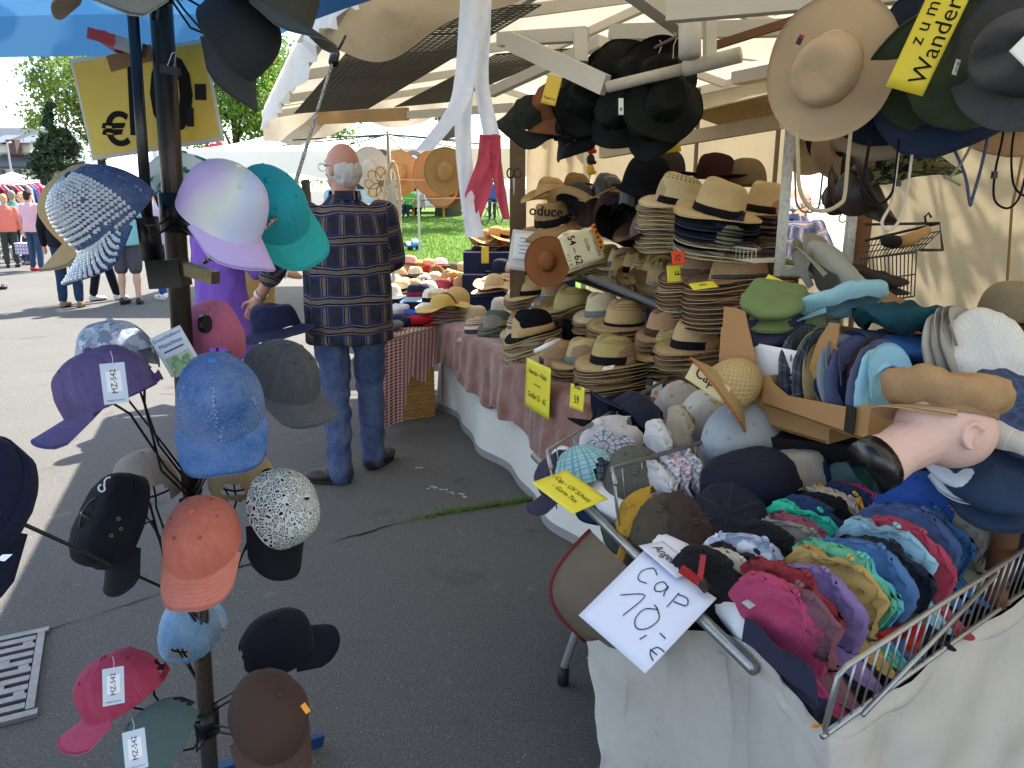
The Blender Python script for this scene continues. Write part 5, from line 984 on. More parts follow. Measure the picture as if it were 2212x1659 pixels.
capx('back', 'dusty pink cap seen from behind with its open strap', 462, 728, 1.55, 118, -22, 0, .98, fabric('b4627c', wash=.3, seams=6), s=1.02, sweat=fabric('8e4a62'), strap=fabric('b86a84'))
# third tier
ar = capx('army', 'black field cap with a small white hook emblem', 228, 1112, 1.30, -128, 62, 8, .62, fabric('15171d', var=.3, crumple=1.), s=1.08, eye=EY('7a6a48')); 
eb = pt(222, 1048, 1.215); Mh = ar.matrix_basis.inverted() @ facing(eb, 10); mb = MB(); mb.tube([(-.003+.0045*math.cos(a), -.004+.0055*math.sin(a), 0) for a in [q*.45+1.2 for q in range(13)]]+[(.0045, .006, 0), (.009, .009, 0), (.014, .008, 0)], .0014, 5); mb.ob('hook_emblem', plain('dfe6f4', .6), ar, M=Mh)
capx('back', 'beige cap seen from behind left of the pole', 318, 1040, 1.55, 130, 0, -4, .66, fabric('9a8c7c', wash=.2, seams=6, crumple=.8), s=1.0, sweat=fabric('7a6f62'))
capx('back', 'khaki cap with open back strap behind the denim visor', 512, 1022, 1.55, 98, -14, 4, .66, fabric('9a8766', wash=.2, seams=6), s=.98, sweat=fabric('7a6c50'), strap=fabric('9a8766'))
capx('soft', 'salmon orange washed cap facing the camera', 432, 1135, 1.32, -86, 30, 0, .62, fabric('bf6a58', wash=.6, seams=6), visor_mat('c47866', .6), s=1.03, eye=EY('a85040'), button=fabric('c96a52', wash=.5))
capx('base', 'black and white mosaic patterned cap with black visor', 622, 1085, 1.40, -62, 58, -26, .66, mosaic_mat(), fabric('14151a', var=.3), s=1.0, strap=fabric('15151a'))
# bottom tier
capx('back', 'light blue denim cap seen from behind', 402, 1368, 1.62, 96, -12, 2, .40, denim('6f9fc4', .6), s=1.0, sweat=fabric('1a2030'), strap=denim('6f9fc4', .5, 0))
capx('base', 'navy black cap seen from above pointing right', 580, 1392, 1.58, 28, -4, 18, .40, fabric('15171f', var=.35, seams=6), visor_mat('171922'), s=1.02)
cr_ = capx('base2', 'crimson washed cap with white hang tag', 268, 1468, 1.42, -156, 22, 8, .38, fabric('9e3850', wash=.5, seams=6), visor_mat('a84860', .5), s=1.04, eye=EY('8a2038'), strap=fabric('8a2438')); hangtag(cr_, facing(pt(245, 1482, 1.355), -6))
sg = capx('soft', 'grey green washed cap at the bottom edge', 338, 1585, 1.36, -132, 46, 24, .34, fabric('4c5c5a', wash=.35), visor_mat('566664', .4), s=1.06); hangtag(sg, facing(pt(292, 1620, 1.275), -2))
br = capx('soft', 'dark brown field cap with an orange sticker', 585, 1520, 1.38, -58, 34, -8, .36, fabric('4a3830', var=.2, crumple=.8), visor_mat('55433a', 0, 4), s=1.12); Mh = br.matrix_basis.inverted() @ facing(pt(660, 1530, 1.30), -60); MB().box((0, 0, 0), (.017, .009, .0008)).ob('price_sticker', plain('f09a1c', .5), br, M=Mh)
# navy cap very close at the left edge
nb = cap('army2', 'dark navy cap cropped by the left edge', frame(pt(-100, 1075, 1.02), -95, 46, 0, .94) @ Matrix.Translation((0, 0, -.05)), fabric('1a2138', var=.25, crumple=.6), visor_mat('181c2c', 0, 3)); Mh = nb.matrix_basis.inverted() @ facing(pt(8, 1205, .875), 5); MB().poly([(-.008, 0), (0, .004), (.009, .001), (0, -.004)], 0, .001).ob('metal_badge', plain('d8dadf', .3, .5, .8), nb, M=Mh)
MB().tube([pt(-20, 1100, .98)-ocs, pole_at(.9)-ocs+Vector((-.05, 0, -.2)), pole_at(.62)-ocs], .003, 6).ob('wire_holder', BLKW, cs, True)
# price sign, clamp, clip, leaflet
SGN = Mat('yellow_sign'); SGN = SGN.fin(SGN.mix(SGN.ramp(SGN.noise(6, detail=6), .4, .7), lin('e6c350'), lin('d8b040')), .35, .5)
ps = card('price_sign', 'yellow price sign reading ten euro clamped to the pole', 'sign', pt(150, 128, 1.50), pt(440, 84, 1.50), pt(208, 345, 1.53), plain('d8d6d0', .4), thick=.004); k_ = 1.5/1660
MB().box((0, 0, .001), (.255, .178, .0015)).ob('yellow_face', SGN, ps)
write(ps, '€', .085, -.072, -.05, -8, bold=.002, z=.0028); write(ps, '1', .2, -.022, .0, -10, bold=.004, sx=1.0, z=.003); write(ps, '0', .2, .048, -.004, -10, bold=.005, sx=.85, z=.003)
for x, y, w, h_ in ((.083, -.03, .014, .036), (.105, .018, .022, .030)): MB().box((x, y, .0026), (w, h_, .0016), Matrix.Rotation(R(-10), 4, 'Z')).ob('lettering', plain('15130f', .7), ps)
MB().box((-.005, .082, .003), (.09, .03, .001), Matrix.Rotation(R(6), 4, 'Z')).ob('brown_tape', plain('8a6238', .35), ps)
sc_ = thing('spring_clamp', 'red handled steel spring clamp gripping the price sign', 'clamp', pt(285, 95, 1.42)); oo = pt(285, 95, 1.42); RD = plain('a01f22', .4, .5)
for dv in (0, 12): mb = MB(); mb.beam(pt(195+dv*2, 72+dv*.4, 1.43+dv*.002)-oo, pt(258, 90+dv, 1.42)-oo, .016, .02); mb.ob('handle', RD, sc_)
mb = MB(); mb.beam(pt(254, 92, 1.42)-oo, pt(312, 110, 1.42)-oo, .018, .024); mb.ob('jaw', plain('8e8e8a', .3, .5, .8), sc_)
bc = thing('binder_clip', 'black binder clip holding the sign against the pole', 'clip', pt(368, 150, 1.365)); oo = pt(368, 150, 1.365); mb = MB(); mb.beam(pt(348, 148, 1.365)-oo, pt(388, 156, 1.365)-oo, .01, .014); mb.ob('body', BLKW, bc); MB().tube([pt(360, 145, 1.36)-oo, pt(372, 115, 1.36)-oo, pt(380, 112, 1.36)-oo, pt(376, 148, 1.36)-oo], .001, 5).ob('wire', plain('c0c0be', .3, .5, .9), bc)
lf = card('leaflet', 'white printed leaflet tucked behind the pole', 'leaflet', pt(322, 733, 1.46), pt(388, 702, 1.46), pt(372, 815, 1.48), paper('dfe3ea')); write(lf, 'Dreschhallenm', .0095, .0, .032, 0, '2a5a9a'); write(lf, 'Münchhau', .0115, .0, .018, 0, '2a5a9a'); MB().box((0, .006, .001), (.04, .003, .0005)).ob('print_line', plain('555a66', .7), lf); MB().box((0, -.025, .0012), (.05, .04, .0006)).ob('map_print', blotch('a9c49a', '8aa87c', 'c6d6b6', 40.), lf)
# elastic cord from the stand up to the canopy
CORD = Mat('speckled_cord'); uvc = CORD.sep(CORD.obj()); CORD = CORD.fin(CORD.mix(CORD.ramp(CORD.noise(240, detail=0), .48, .52), lin('20242c'), lin('b9b4a2')), .7)
ec = thing('elastic_cord', 'dark speckled elastic cord running from stand to canopy', 'cord', pt(600, 470, 1.5)); oo = pt(600, 470, 1.5)
P = spl([pt(722, 122, 2.55), pt(690, 225, 2.3), pt(655, 340, 1.95), pt(628, 425, 1.62), pt(605, 462, 1.45), pt(585, 480, 1.36), pt(530, 520, 1.32), pt(440, 566, 1.36)]); MB().tube([p-oo for p in P], .0048, 8).ob('cord', CORD, ec, True)
MB().tube([pt(720, 135, 2.5)-oo, pt(724, 115, 2.56)-oo], .016, 10).ob('end_sleeve', BLKW, ec, True); MB().tube([pt(724, 118, 2.56)-oo, pt(738, 95, 2.58)-oo, pt(746, 78, 2.6)-oo], .005, 6).ob('hook', BLKW, ec, True)
# ------------------------------------------------------------------ hats on the stall
NAT = straw('c3a468', painted_holes=None); NATH = straw('bfa062', painted_holes=(22, 5, .30, .52)); GRN = straw('b5a055', painted_holes=(26, 6, .32, .50)); PAN = straw('d6b97e', 'fine', 60., 26., .22); CRM = straw('dccaa0', 'fine', 60., 26., .22); CRMH = straw('d8c493', 'fine', 60., 26., .2, painted_holes=(14, 4, .35, .85)); BRN = straw('a07c48', 'basket', 90., 30., .5, painted_holes=(42, 10, .3, .62)); BRN2 = straw('9a7850', 'braid', 60., 14., .55); COP = straw('b98a5e', 'basket', 60., 22., .55); COPH = straw('b89468', 'basket', 60., 22., .5, painted_holes=(18, 4.5, .15, .62)); TWD = straw('8795b0', 'basket', 70., 26., .75); RAF = straw('c69d5e', 'braid', 50., 12., .5); GRS = straw('5f7a3c', 'herring', 46., 16., .45); GST = straw('33553a', 'basket', 70., 24., .5); BLKF = felt('17171b'); BAND_K = fabric('141419', var=.2, bump=.15); BAND_B = fabric('4a3628', var=.2); BAND_G = stripes_mat(('5a6a70', '8a9a9c', '4a585e'), 14.); BAND_BL = stripes_mat(('16264a', '2f5f9a', '16264a', '7fa6c8'), 9.); ZIG = blotch('e0ddd2', '20242c', 'c9c4b4', 160.); LEATH = plain('2a1f1a', .35, .5, 0, .25, 20., .3, 60.); BRL = plain('4e332a', .5, .4, 0, .3, 14., .3, 50.); TANF = felt('8d6a4e'); NAVF = fabric('1d2738', var=.25); OLF = felt('6a5a42'); WHF = fabric('e2ddd4'); BEI = felt('b08d62')
def stack(u, v, z, kind, n, top, under, yaw, pitch, roll, lt_, lu, s=1., sp=.0135, jitter=3., name='straw_hat', grp=None, base=None):
    b = base if base is not None else gz(u, v, z); s *= 1.13; rnd = random.Random(int(u*7+v)); ls = []
    for i in range(n):
        tp = i == n-1; c = top if tp else under[i % len(under)]; f = i/max(1, n-1)
        M = frame(b+Vector((rnd.uniform(-.006, .006), rnd.uniform(-.006, .006), i*sp*s)), yaw+(0 if tp else rnd.uniform(-12, 12)), pitch*(.6+.4*f)+rnd.uniform(-1, 1)*(not tp), roll*(.6+.4*f)+rnd.uniform(-jitter, jitter)*.4*(not tp), s)
        c = c if isinstance(c, tuple) else (c,)
        hat(kind if tp else (kind if len(c) < 5 else c[4]), lt_ if tp else lu, M, c[0], c[1] if len(c) > 1 else None, c[2] if len(c) > 2 else None, c[3] if len(c) > 3 else None, None if tp else (grp or lu), name)
def single(u, v, z, kind, mats, yaw, pitch, roll, lab, s=1., name='straw_hat', d=None):
    p = gz(u, v, z) if d is None else pt(u, v, d); s *= 1.12; return hat(kind, lab, frame(p, yaw, pitch, roll, s), *mats, name=name)
YW = 212
# front row on the counter
stack(1325, 838, CZ, 'fedora', 9, (GRN, NAT, BAND_K), (NAT, BRN2, NAT), YW, 0, 0, 'natural straw fedora with black band and price label, front of counter', 'straw hat nested under the front black banded straw fedora', 1.02)
stack(1262, 812, CZ, 'fedora2', 5, (straw('c6b272'), NAT, BAND_G), (NAT, BRN2), YW, -4, 3, 'light straw fedora with striped grey band left of the black banded one', 'straw hat nested under the grey banded fedora')
stack(1208, 800, CZ, 'fedora', 4, (COP, PAN, BAND_B), (BRN2, COP), YW, 3, -3, 'coppery straw fedora with brown band behind the yellow size sign', 'woven brown hat nested under the coppery brown banded fedora', .95)
stack(1152, 772, CZ, 'trilby', 9, (BLKF, BLKF, RAF), (CRM, BRN2, CRM, NAT), YW, 6, 8, 'black hat with wide raffia band on the left pale stack', 'pale straw hat nested under the left black raffia banded hat', 1.12)
single(1232, 738, CZ+.06, 'fedora', (BLKF, COP, RAF), YW, 4, -6, 'black hat with raffia band and tan brim, right of its twin', .98)
hg = thing('clothes_hanger', 'white plastic hanger end sticking out under the black hats', 'hanger', pt(1180, 745, 3.75)); oo = pt(1180, 745, 3.75); MB().tube([pt(1155, 760, 3.74)-oo, pt(1180, 748, 3.72)-oo, pt(1208, 735, 3.76)-oo], [.012, .014, .012], 8).ob('arm', plain('e6e6e2', .4), hg, True)
stack(1448, 832, CZ, 'bigstraw', 7, (GRN, NAT, BAND_K), (NAT, GRS, straw('8a8a4c'), NAT, straw('8f9455')), YW, -5, 4, 'large straw hat with black band above green straw brims', 'straw hat nested under the large hat beside the cardboard box', .98, .021)
stack(1505, 842, CZ, 'fedora', 3, (COPH, COP, None), (COP,), YW, 0, 0, 'pale openwork straw hat standing before the cardboard box', 'openwork hat nested below the pale one by the box', 1.05, .03)
single(1390, 722, CZ+.03, 'fedora', (TWD, TWD, fabric('22264f')), 120, -28, 14, 'blue grey tweed straw hat tipped on its side with navy band', 1.0)
stack(1322, 738, CZ+.02, 'trilby', 3, (COP, COP, BAND_BL), (COP,), YW, 2, -2, 'copper woven trilby with blue striped band in the middle of the counter', 'woven hat under the blue banded copper trilby', 1.1, .02)
single(1282, 690, CZ+.05, 'trilby', (felt('3c2e26'), felt('2a2522'), stripes_mat(('c9c0b0', '3c2e26', 'c9c0b0'), 6.)), 230, 12, -12, 'dark brown trilby with pale striped band behind the copper one', 1.1, 'felt_hat')
single(1258, 668, CZ+.12, 'trilby', (PAN, BRN, BAND_K), 200, 8, -10, 'golden straw trilby with brown brim at the wire rack', 1.12)
stack(1076, 724, CZ, 'trilby2', 6, (GST, GST, stripes_mat(('b9a464', '33553a', 'b9a464'), 6.)), (straw('6d6a58', 'basket'), straw('7a7266', 'basket'), GST), YW, 2, 4, 'green woven trilby with straw stripes at the velvet edge', 'grey green trilby nested under the green woven one', .9, .012)
stack(1128, 738, CZ, 'trilby2', 5, (stripes_mat(('c9b694', '6a5a4c'), 16.), straw('c9b08a'), None), (straw('8a8f98', 'basket'), CRM), YW, 3, 0, 'tan and brown striped trilby beside the green one', 'pale trilby nested under the striped tan one', .95, .014)
single(1172, 690, CZ+.09, 'trilby', (stripes_mat(('8a93a4', 'd8d4ca', '39476a'), 18.), RAF), 225, -8, -10, 'blue striped cloth trilby with straw brim', 1.1)
single(1035, 718, CZ, 'bucket', (stripes_mat(('20243a', 'e6dccb', 'c9823a', '6a3a44', 'e6dccb'), 17.),), 200, 4, 4, 'bucket hat striped navy orange and white', .9, 'bucket_hat')
single(1066, 716, CZ, 'bucket', (stripes_mat(('d9c9a8', 'c98a44'), 14.),), 200, -3, -2, 'bucket hat with thin orange stripes behind the green trilby', .85, 'bucket_hat')
single(1085, 668, CZ, 'bucket', (grid_plaid('e0dcd4', ((.5, .08, '8a9ab4'), (.2, .05, 'b09a8a')), (.05, .09), .7),), 200, 0, 0, 'white checked cloth bucket hat in the childrens group', .85, 'bucket_hat')
single(1118, 652, CZ, 'cloche', (WHF,), 190, 2, 4, 'white cloth sailor hat with a turquoise dot', .9, 'sun_hat')
single(1167, 648, CZ, 'cloche', (stripes_mat(('4fa8b4', 'd9d2a8', '2f7a9a', 'b8d4d4'), 15.),), 190, 0, 0, 'teal and cream striped knitted hat', .92, 'knitted_hat')
single(1130, 676, CZ+.03, 'cloche', (fabric('c9782c'),), 190, 0, 0, 'orange cloth hat peeking over the striped trilbies', .85, 'cloth_hat')
single(1190, 672, CZ+.03, 'cloche', (felt('6a6f72'),), 190, 6, 6, 'grey wool cap behind the blue striped trilby', .9, 'wool_hat')
single(1022, 690, CZ, 'bucket2', (CRM, WHF), 200, 5, 0, 'cream crocheted sun hat with white rim', 1.0, 'sun_hat')
# sun hats on the counter's far end
SB = felt('bda070'); 
for i in range(6): hat('sunflat', 'flat pink and straw sun hat brim stacked at the counter corner', frame(gz(962, 692, CZ)+Vector((0, .05, i*.016)), 200+i*20, random.uniform(-2, 2), random.uniform(-2, 2), .8), (straw('c98a80', 'fine'), CRM, straw('b0948a', 'fine'), straw('d0a494', 'fine'))[i % 4], group='flat sun hats stacked at the counter corner', name='sun_hat')
single(985, 652, CZ+.10, 'sun2', (SB, SB), 150, -8, 22, 'large beige felt sun hat with upturned brim on the counter end', .98, 'sun_hat')
single(955, 662, CZ+.10, 'sun', (straw('d6b24c'),), 170, 8, 0, 'yellow straw sun hat under the large beige one', .8, 'sun_hat')
single(1058, 628, CZ+.02, 'bowler', (CRM, CRM, fabric('8a3a3a')), 200, 5, 0, 'cream hat with red band and ribbon flower', 1., 'sun_hat')
single(1095, 615, CZ+.06, 'sun2', (straw('bfa276', 'fine'),), 160, 10, 14, 'tan sun hat beside the perforated board', .95, 'sun_hat')
single(1068, 612, CZ+.1, 'sun', (straw('c9ac78'),), 160, -4, -10, 'straw sun hat with flower trim behind the cream one', .8, 'sun_hat')
single(940, 652, .70, 'bucket', (WHF, WHF, BAND_K), 200, 0, 4, 'white brimmed hat with black ribbon left of the sun hats', 1., 'sun_hat')
single(905, 640, .70, 'bucket', (fabric('232a3c'), fabric('8aa8c8'), fabric('8a2030')), 200, 0, 4, 'navy hat with red ribbon and pale blue brim', 1., 'sun_hat')
# middle shelf
_st = stack
def stack(*a, **k):
    a = list(a)
    if len(a) < 13: a.append(1.)
    a[12] *= 1.16; _st(*a, **k)
MZ = 1.012
stack(1290, 601, MZ, 'cowstraw', 4, (NATH, NAT, ZIG), (NAT, BRN2), 196, 0, 0, 'straw hat with checked band at the left end of the middle shelf', 'straw hat nested at the left end of the middle shelf', 1.02)
stack(1358, 612, MZ, 'fedora2', 3, (NATH, NAT, ZIG), (NAT,), 200, 0, 0, 'straw hat with checked band second on the middle shelf', 'straw hat nested under the second middle shelf hat', .98)
stack(1395, 622, MZ, 'cowstraw', 4, (straw('c2a365', painted_holes=(24, 5, .2, .5)), NAT), (NAT, BRN2), 235, 2, 0, 'pinched straw western hat third on the middle shelf', 'straw hat nested under the pinched western hat', .95, .016)
stack(1432, 640, MZ, 'western', 6, (NATH, NAT, ZIG), (NAT, straw('b0864c')), 245, 6, 0, 'straw western hat with curled brim and checked band', 'curled brim straw hat nested under the western one', .84, .013)
stack(1505, 672, MZ, 'fedora', 11, (COPH, COP, fabric('6a5648')), (COP, BRN2, CRM, COP, BRN), 205, 0, 0, 'reddish openwork straw fedora behind the yellow size card', 'straw hat nested in the stack below the size 60 card', .95)
stack(1588, 700, MZ, 'bigstraw', 11, (BRN, BRN, plain('3a3530', .5)), (BRN2, BRN, COP), 205, 0, 4, 'big brown straw hat with leather band left of the mirror', 'brown straw hat nested under the big leather banded one', 1.0, .015)
single(1375, 545, MZ+.08, 'cowstraw', (straw('a98d58'),), 200, 0, 0, 'straw hat half hidden below the upper shelf', .9)
stack = _st
# top shelf
TZ = 1.312
stack(1456, 535, TZ, 'panama', 11, (CRMH, CRM, BAND_K), (CRM, PAN, CRM, straw('cdb484', 'fine'), felt('b09a80')), 200, -6, -10, 'cream openwork panama hat with black band on the tallest stack', 'cream hat nested in the tall stack under the openwork panama', 1.0, .018)
for i, (c, e) in enumerate(((CRM, None), (CRM, None), (BLKF, None), (CRM, None), (NAVF, None), (fabric('2b3a52'), None), (BLKF, None), (fabric('31415a'), None), (NAVF, None), (BLKF, None))): hat('fedora', ('cream' if c is CRM else 'black felt' if c is BLKF else 'dark navy' if c is NAVF else 'denim blue')+' brim nested under the smooth middle panama', frame(gz(1545, 548, TZ)+Vector((0, 0, i*.0165)), 200, -8, -13+random.uniform(-2, 2), 1.14), c, group='brims nested under the smooth middle panama', name='straw_hat')
hat('panama', 'smooth golden panama hat with black band, middle of top shelf', frame(gz(1545, 548, TZ)+Vector((0, 0, .165)), 200, -8, -13, 1.16), PAN, PAN, BAND_K, name='straw_hat')
for i, (c, bd) in enumerate(((CRM, None), (BRN2, None), (CRM, None), (BRN2, None), (TANF, LEATH), (felt('a07e66'), LEATH))): hat('panama' if bd else 'fedora', 'tan felt hat with leather band stacked under the right panama' if bd else 'straw brim at the bottom of the stack left of the mirror', frame(gz(1652, 540, TZ)+Vector((0, 0, i*.015+(i > 3)*.012*(i-3)+(i > 4)*.018)), 200, -4, -8, 1.1), c, None, bd, group='tan felt hats left of the mirror' if bd else 'brims at the bottom beside the mirror', name='felt_hat' if bd else 'straw_hat')
hat('panama', 'golden panama hat with black band right beside the mirror', frame(gz(1650, 540, TZ)+Vector((0, 0, .165)), 200, -5, -6, 1.1), straw('d2b074', 'fine', 60., 26., .25), None, BAND_K, name='straw_hat')
single(1395, 405, 0, 'cloche', (felt('131418'),), 170, -10, -6, 'black felt cloche hat at the back of the top shelf', 1.15, 'felt_hat', 3.9)
single(1437, 378, 0, 'bowler', (felt('3a352e'),), 190, 0, 0, 'dark olive hat behind the openwork panama', 1., 'felt_hat', 4.1)
single(1546, 385, 0, 'fedora', (felt('35201c'),), 190, 0, 0, 'dark maroon felt hat behind the golden panamas', 1., 'felt_hat', 4.0)
single(1608, 402, 0, 'bowler', (OLF,), 190, 0, 0, 'taupe felt hat behind the golden panamas', 1.05, 'felt_hat', 4.0)
single(1320, 470, 0, 'western', (felt('33272a'), felt('2a2022')), 215, 6, -14, 'dark brown felt western hat on the upper shelf', 1., 'western_hat', 4.2)
single(1312, 425, 0, 'western', (plain('1e1b1a', .25, .6, 0, .3, 10., .2, 40.), plain('c9a878', .7)), 215, 0, 0, 'shiny black leather western hat with tan edge', .95, 'western_hat', 4.5)
single(1372, 448, 0, 'fedora', (plain('17181b', .35, .5), LEATH), 200, 4, -8, 'flat black leather hat over the black visors', .95, 'leather_hat', 4.1)
for i in range(5): hat('western', 'black brim fanned in the pile of black hats', frame(pt(1335+i*9, 482+i*4, 4.05-i*.03), 235, 18, -22-i*4, .86), felt('0d0e10'), group='black brims fanned on the top shelf', name='western_hat')
single(1400, 512, 0, 'western', (BRL, BRL), 200, 0, -4, 'brown leather western hat with orange label', .9, 'leather_hat', 3.75)
single(1245, 415, 0, 'western', (plain('7d5a30', .7, .2, 0, .2, 12.),), 200, 0, 0, 'golden brown western hat behind the grey straw rimmed one', .85, 'western_hat', 4.9)
single(1190, 430, 0, 'western', (straw('b98f50', painted_holes=(26, 6, .3, .55)), NAT), 200, 0, 0, 'straw cowboy hat on the canvas printed hat', .95, 'straw_hat', 4.8)
single(1240, 445, 0, 'trilby', (felt('3c3c3c'), RAF), 150, -16, 42, 'grey felt trilby with straw brim hanging on its side', 1.1, 'felt_hat', 4.5)
cb = single(1195, 482, 0, 'bucket2', (plain('9a7a54', .9, .1, 0, .15, 14., .3, 200.), None, BAND_K), 252, 12, 8, 'brown canvas sack hat printed with black letters', 1.2, 'canvas_hat', 4.6)
Mh = cb.matrix_basis.inverted() @ facing(pt(1192, 458, 4.455), -4); tl = ob('lettering', text_me('oduce o', .08, .0015), plain('17130f', .8), cb, Mh)
lh = single(1182, 565, 0, 'sunflat', (plain('8a5630', .75, .2, 0, .2, 20.),), 270, 78, 10, 'flat brown leather hat hanging in front of the perforated board', .55, 'leather_hat', 4.4)
# colonial hat with orange rim, tipped on its edge
ch = hat('colonial', 'big straw sun helmet with orange rim tipped against the box', axes(pt(1572, 838, 2.3), (.25, -.9, -.36), Vector((.78, .05, .62)).cross(Vector((.25, -.9, -.36)))) @ Matrix.Diagonal((.86, .86, .86, 1)), straw('b89a58', 'basket', 26., 9., .6), straw('a88a4c', 'braid', 30., 9., .5), None, plain('b0602a', .6), name='straw_hat')
# ------------------------------------------------------------------ far table hats
FZ = .62
FAR = [(845, 628, .0, 'sun', WHF, None, 'white sun hat nearest the customer on the far table'), (850, 605, .1, 'sun2', fabric('dcdad4'), BAND_K, 'white hat with black ribbon on the pale sun hat'), (872, 612, .08, 'sun', straw('cdb080'), BAND_K, 'straw sun hat with a black bow, tilted'), (885, 604, .02, 'sunflat', BLKF, None, 'black flat sun hat under the bowed one'), (916, 612, .07, 'cloche', blotch('e0dcd2', '17181c', 'c9c4b8', 60.), None, 'black and white patterned cloth hat on the far table'), (926, 585, .12, 'cloche', fabric('a81c20', crumple=2.), None, 'bright red turban style hat'), (905, 575, .12, 'bowler', straw('dca81e', 'fine'), None, 'yellow round sun hat at the back of the far table'), (952, 570, .14, 'bowler', fabric('e2d0c4'), fabric('a8302c'), 'white sun hat with red ribbon'), (978, 580, .14, 'bowler', felt('6a5e4c'), None, 'taupe felt hat at the back of the far table'), (1017, 590, .14, 'fedora', CRM, BAND_K, 'cream fedora with black band on the far table'), (968, 600, .10, 'western', BEI, None, 'camel felt western hat in the middle of the far table'), (990, 606, .06, 'western', felt('a06c32'), None, 'rust brown western hat under the camel one'), (1000, 612, .0, 'fedora', straw('c39a58'), None, 'honey straw hat at the front of the far table'), (1045, 604, .02, 'fedora', BLKF, None, 'black felt hat right of the honey one'), (868, 572, .1, 'sun', straw('d9a47c', 'fine'), None, 'peach straw sun hat at the back left'), (885, 560, .12, 'sunflat', straw('c98f7c', 'fine'), None, 'pink straw sun hat at the back left'), (880, 582, .12, 'bowler', straw('d2ab6c'), fabric('d8cfc0'), 'honey straw hat with pale ribbon at back left'), (925, 568, .1, 'sun', straw('c9965c', 'fine'), None, 'orange tan sun hat behind the red turban'), (1000, 575, .16, 'sun', straw('c9a870'), None, 'beige sun hat behind the taupe one'), (1062, 548, .3, 'sun', straw('d0a878', 'fine'), None, 'tan sun hat on the rear tier'), (1052, 540, .3, 'bowler', felt('3a2c22'), None, 'dark brown round hat on the rear tier'), (1072, 520, .42, 'bowler', felt('c39a62'), None, 'camel round hat topmost on the rear tier'), (1095, 532, .42, 'sun', felt('b98a58'), BAND_K, 'camel hat with black band at the rear tier end'), (1050, 525, .4, 'sun2', felt('b58e60'), None, 'beige felt hat leaning on the rear tier'), (1098, 560, .32, 'sun2', straw('b08a68', 'fine'), fabric('b01c22'), 'tan hat with red flower on the rear tier'), (1082, 575, .2, 'bowler', fabric('1c2238'), None, 'navy cloth hat below the yellow tag'), (1105, 580, .2, 'sun', fabric('c09a84', crumple=2.), None, 'dusty pink cloth hat by the stall post')]
for (u, v, dz, kd, c, bd, lab) in FAR:
    r_ = ray(u, v+8); d_ = 7.95 if dz >= .3 else 7.55 if dz >= .2 else min(9.5, (FZ+.02-CAM_H)/r_.z); p = pt(u, v+8, d_); p.z = 1.04+(dz-.3)*.8 if dz >= .3 else .84 if dz >= .2 else p.z
    hat(kd, lab, frame(p, random.uniform(150, 240), random.uniform(-10, 10), random.uniform(-12, 12), 1.02), c, None, bd, name='sun_hat' if kd.startswith('s') else 'hat')
for (u, v, kd, c, bd, lab) in ((838, 600, 'sun', straw('cfae7c'), None, 'beige sun hat half hidden behind the customers elbow'), (862, 592, 'bowler', straw('c9a06a', 'fine'), fabric('8a5a3a'), 'tan round hat left of the red turban'), (898, 590, 'fedora', CRM, BAND_B, 'pale fedora with brown band left of the red turban'), (895, 618, 'sun2', straw('b9925a'), None, 'brown straw sun hat before the patterned cloth hat'), (940, 600, 'sun', straw('d8c4a0', 'fine'), None, 'cream sun hat right of the red turban'), (942, 588, 'fedora2', felt('8a6038'), BAND_K, 'brown felt fedora behind the camel western hat'), (1030, 575, 'bowler', straw('d2b078'), None, 'straw bowler behind the cream fedora'), (1012, 602, 'sun', straw('bd9054', 'fine'), BAND_K, 'orange straw hat with black band left of the black felt hat'), (1030, 612, 'trilby', COP, BAND_B, 'copper trilby at the front right of the far table'), (1065, 600, 'sun2', straw('cdb58c'), None, 'pale floppy sun hat at the far table end'), (1088, 602, 'bowler', felt('a58458'), None, 'camel bowler at the far table end'), (870, 622, 'fedora', straw('d6bf90', 'fine'), BAND_K, 'cream fedora at the far table front'), (925, 622, 'sun', fabric('d6d0c4'), None, 'off white cloth sun hat at the far table front'), (958, 618, 'bucket', fabric('8e3a44'), None, 'wine red bucket hat at the far table front')):
    r_ = ray(u, v+6); d_ = min(9.3, (FZ+.03-CAM_H)/r_.z); hat(kd, lab, frame(pt(u, v+6, d_), random.uniform(150, 240), random.uniform(-9, 9), random.uniform(-9, 9), 1.0), c, None, bd, name='sun_hat' if kd.startswith('s') else 'hat')
yt = card('size_tag', 'yellow upright tag among the far table hats', 'sign', pt(1040, 533, 6.6), pt(1040, 569, 6.6), pt(1055, 533, 6.6).lerp(pt(1056, 533, 6.6), 1), paper('d9b93c')); write(yt, 'verstellbar', .03, 0, .01, 0)
# hanging sun hats of the far stall
HANG = [(798, 362, 7.6, 'sunflat', straw('d8cfc0', 'fine'), .85, 'cream hat with grey rim hanging left on the line', 'out'), (822, 360, 7.9, 'sunflat', straw('2c2622', 'fine'), .72, 'black and tan sun hat hanging behind the dream catcher', 'in'), (862, 375, 7.7, 'sunflat', straw('d29a58', 'fine'), .95, 'orange pleated sun hat with ribbon hanging on the line', 'in'), (935, 375, 7.6, 'sunflat', straw('cc8a4c', 'fine'), .95, 'orange brimmed sun hat hanging on the line', 'in'), (962, 370, 7.4, 'sunflat', straw('a9843c', 'fine'), .95, 'olive straw sun hat with black tag hanging on the line', 'out'), (953, 405, 7.7, 'sunflat', straw('c99c5c', 'fine'), .8, 'tan sun hat with dark edge hanging low on the line', 'in'), (975, 412, 7.8, 'bowler', felt('8a4f2c'), .9, 'brown hat hanging lowest at the right of the line', 'out'), (893, 352, 8.0, 'bowler', felt('8a93a0'), .8, 'grey blue hat hanging high on the line', 'out')]
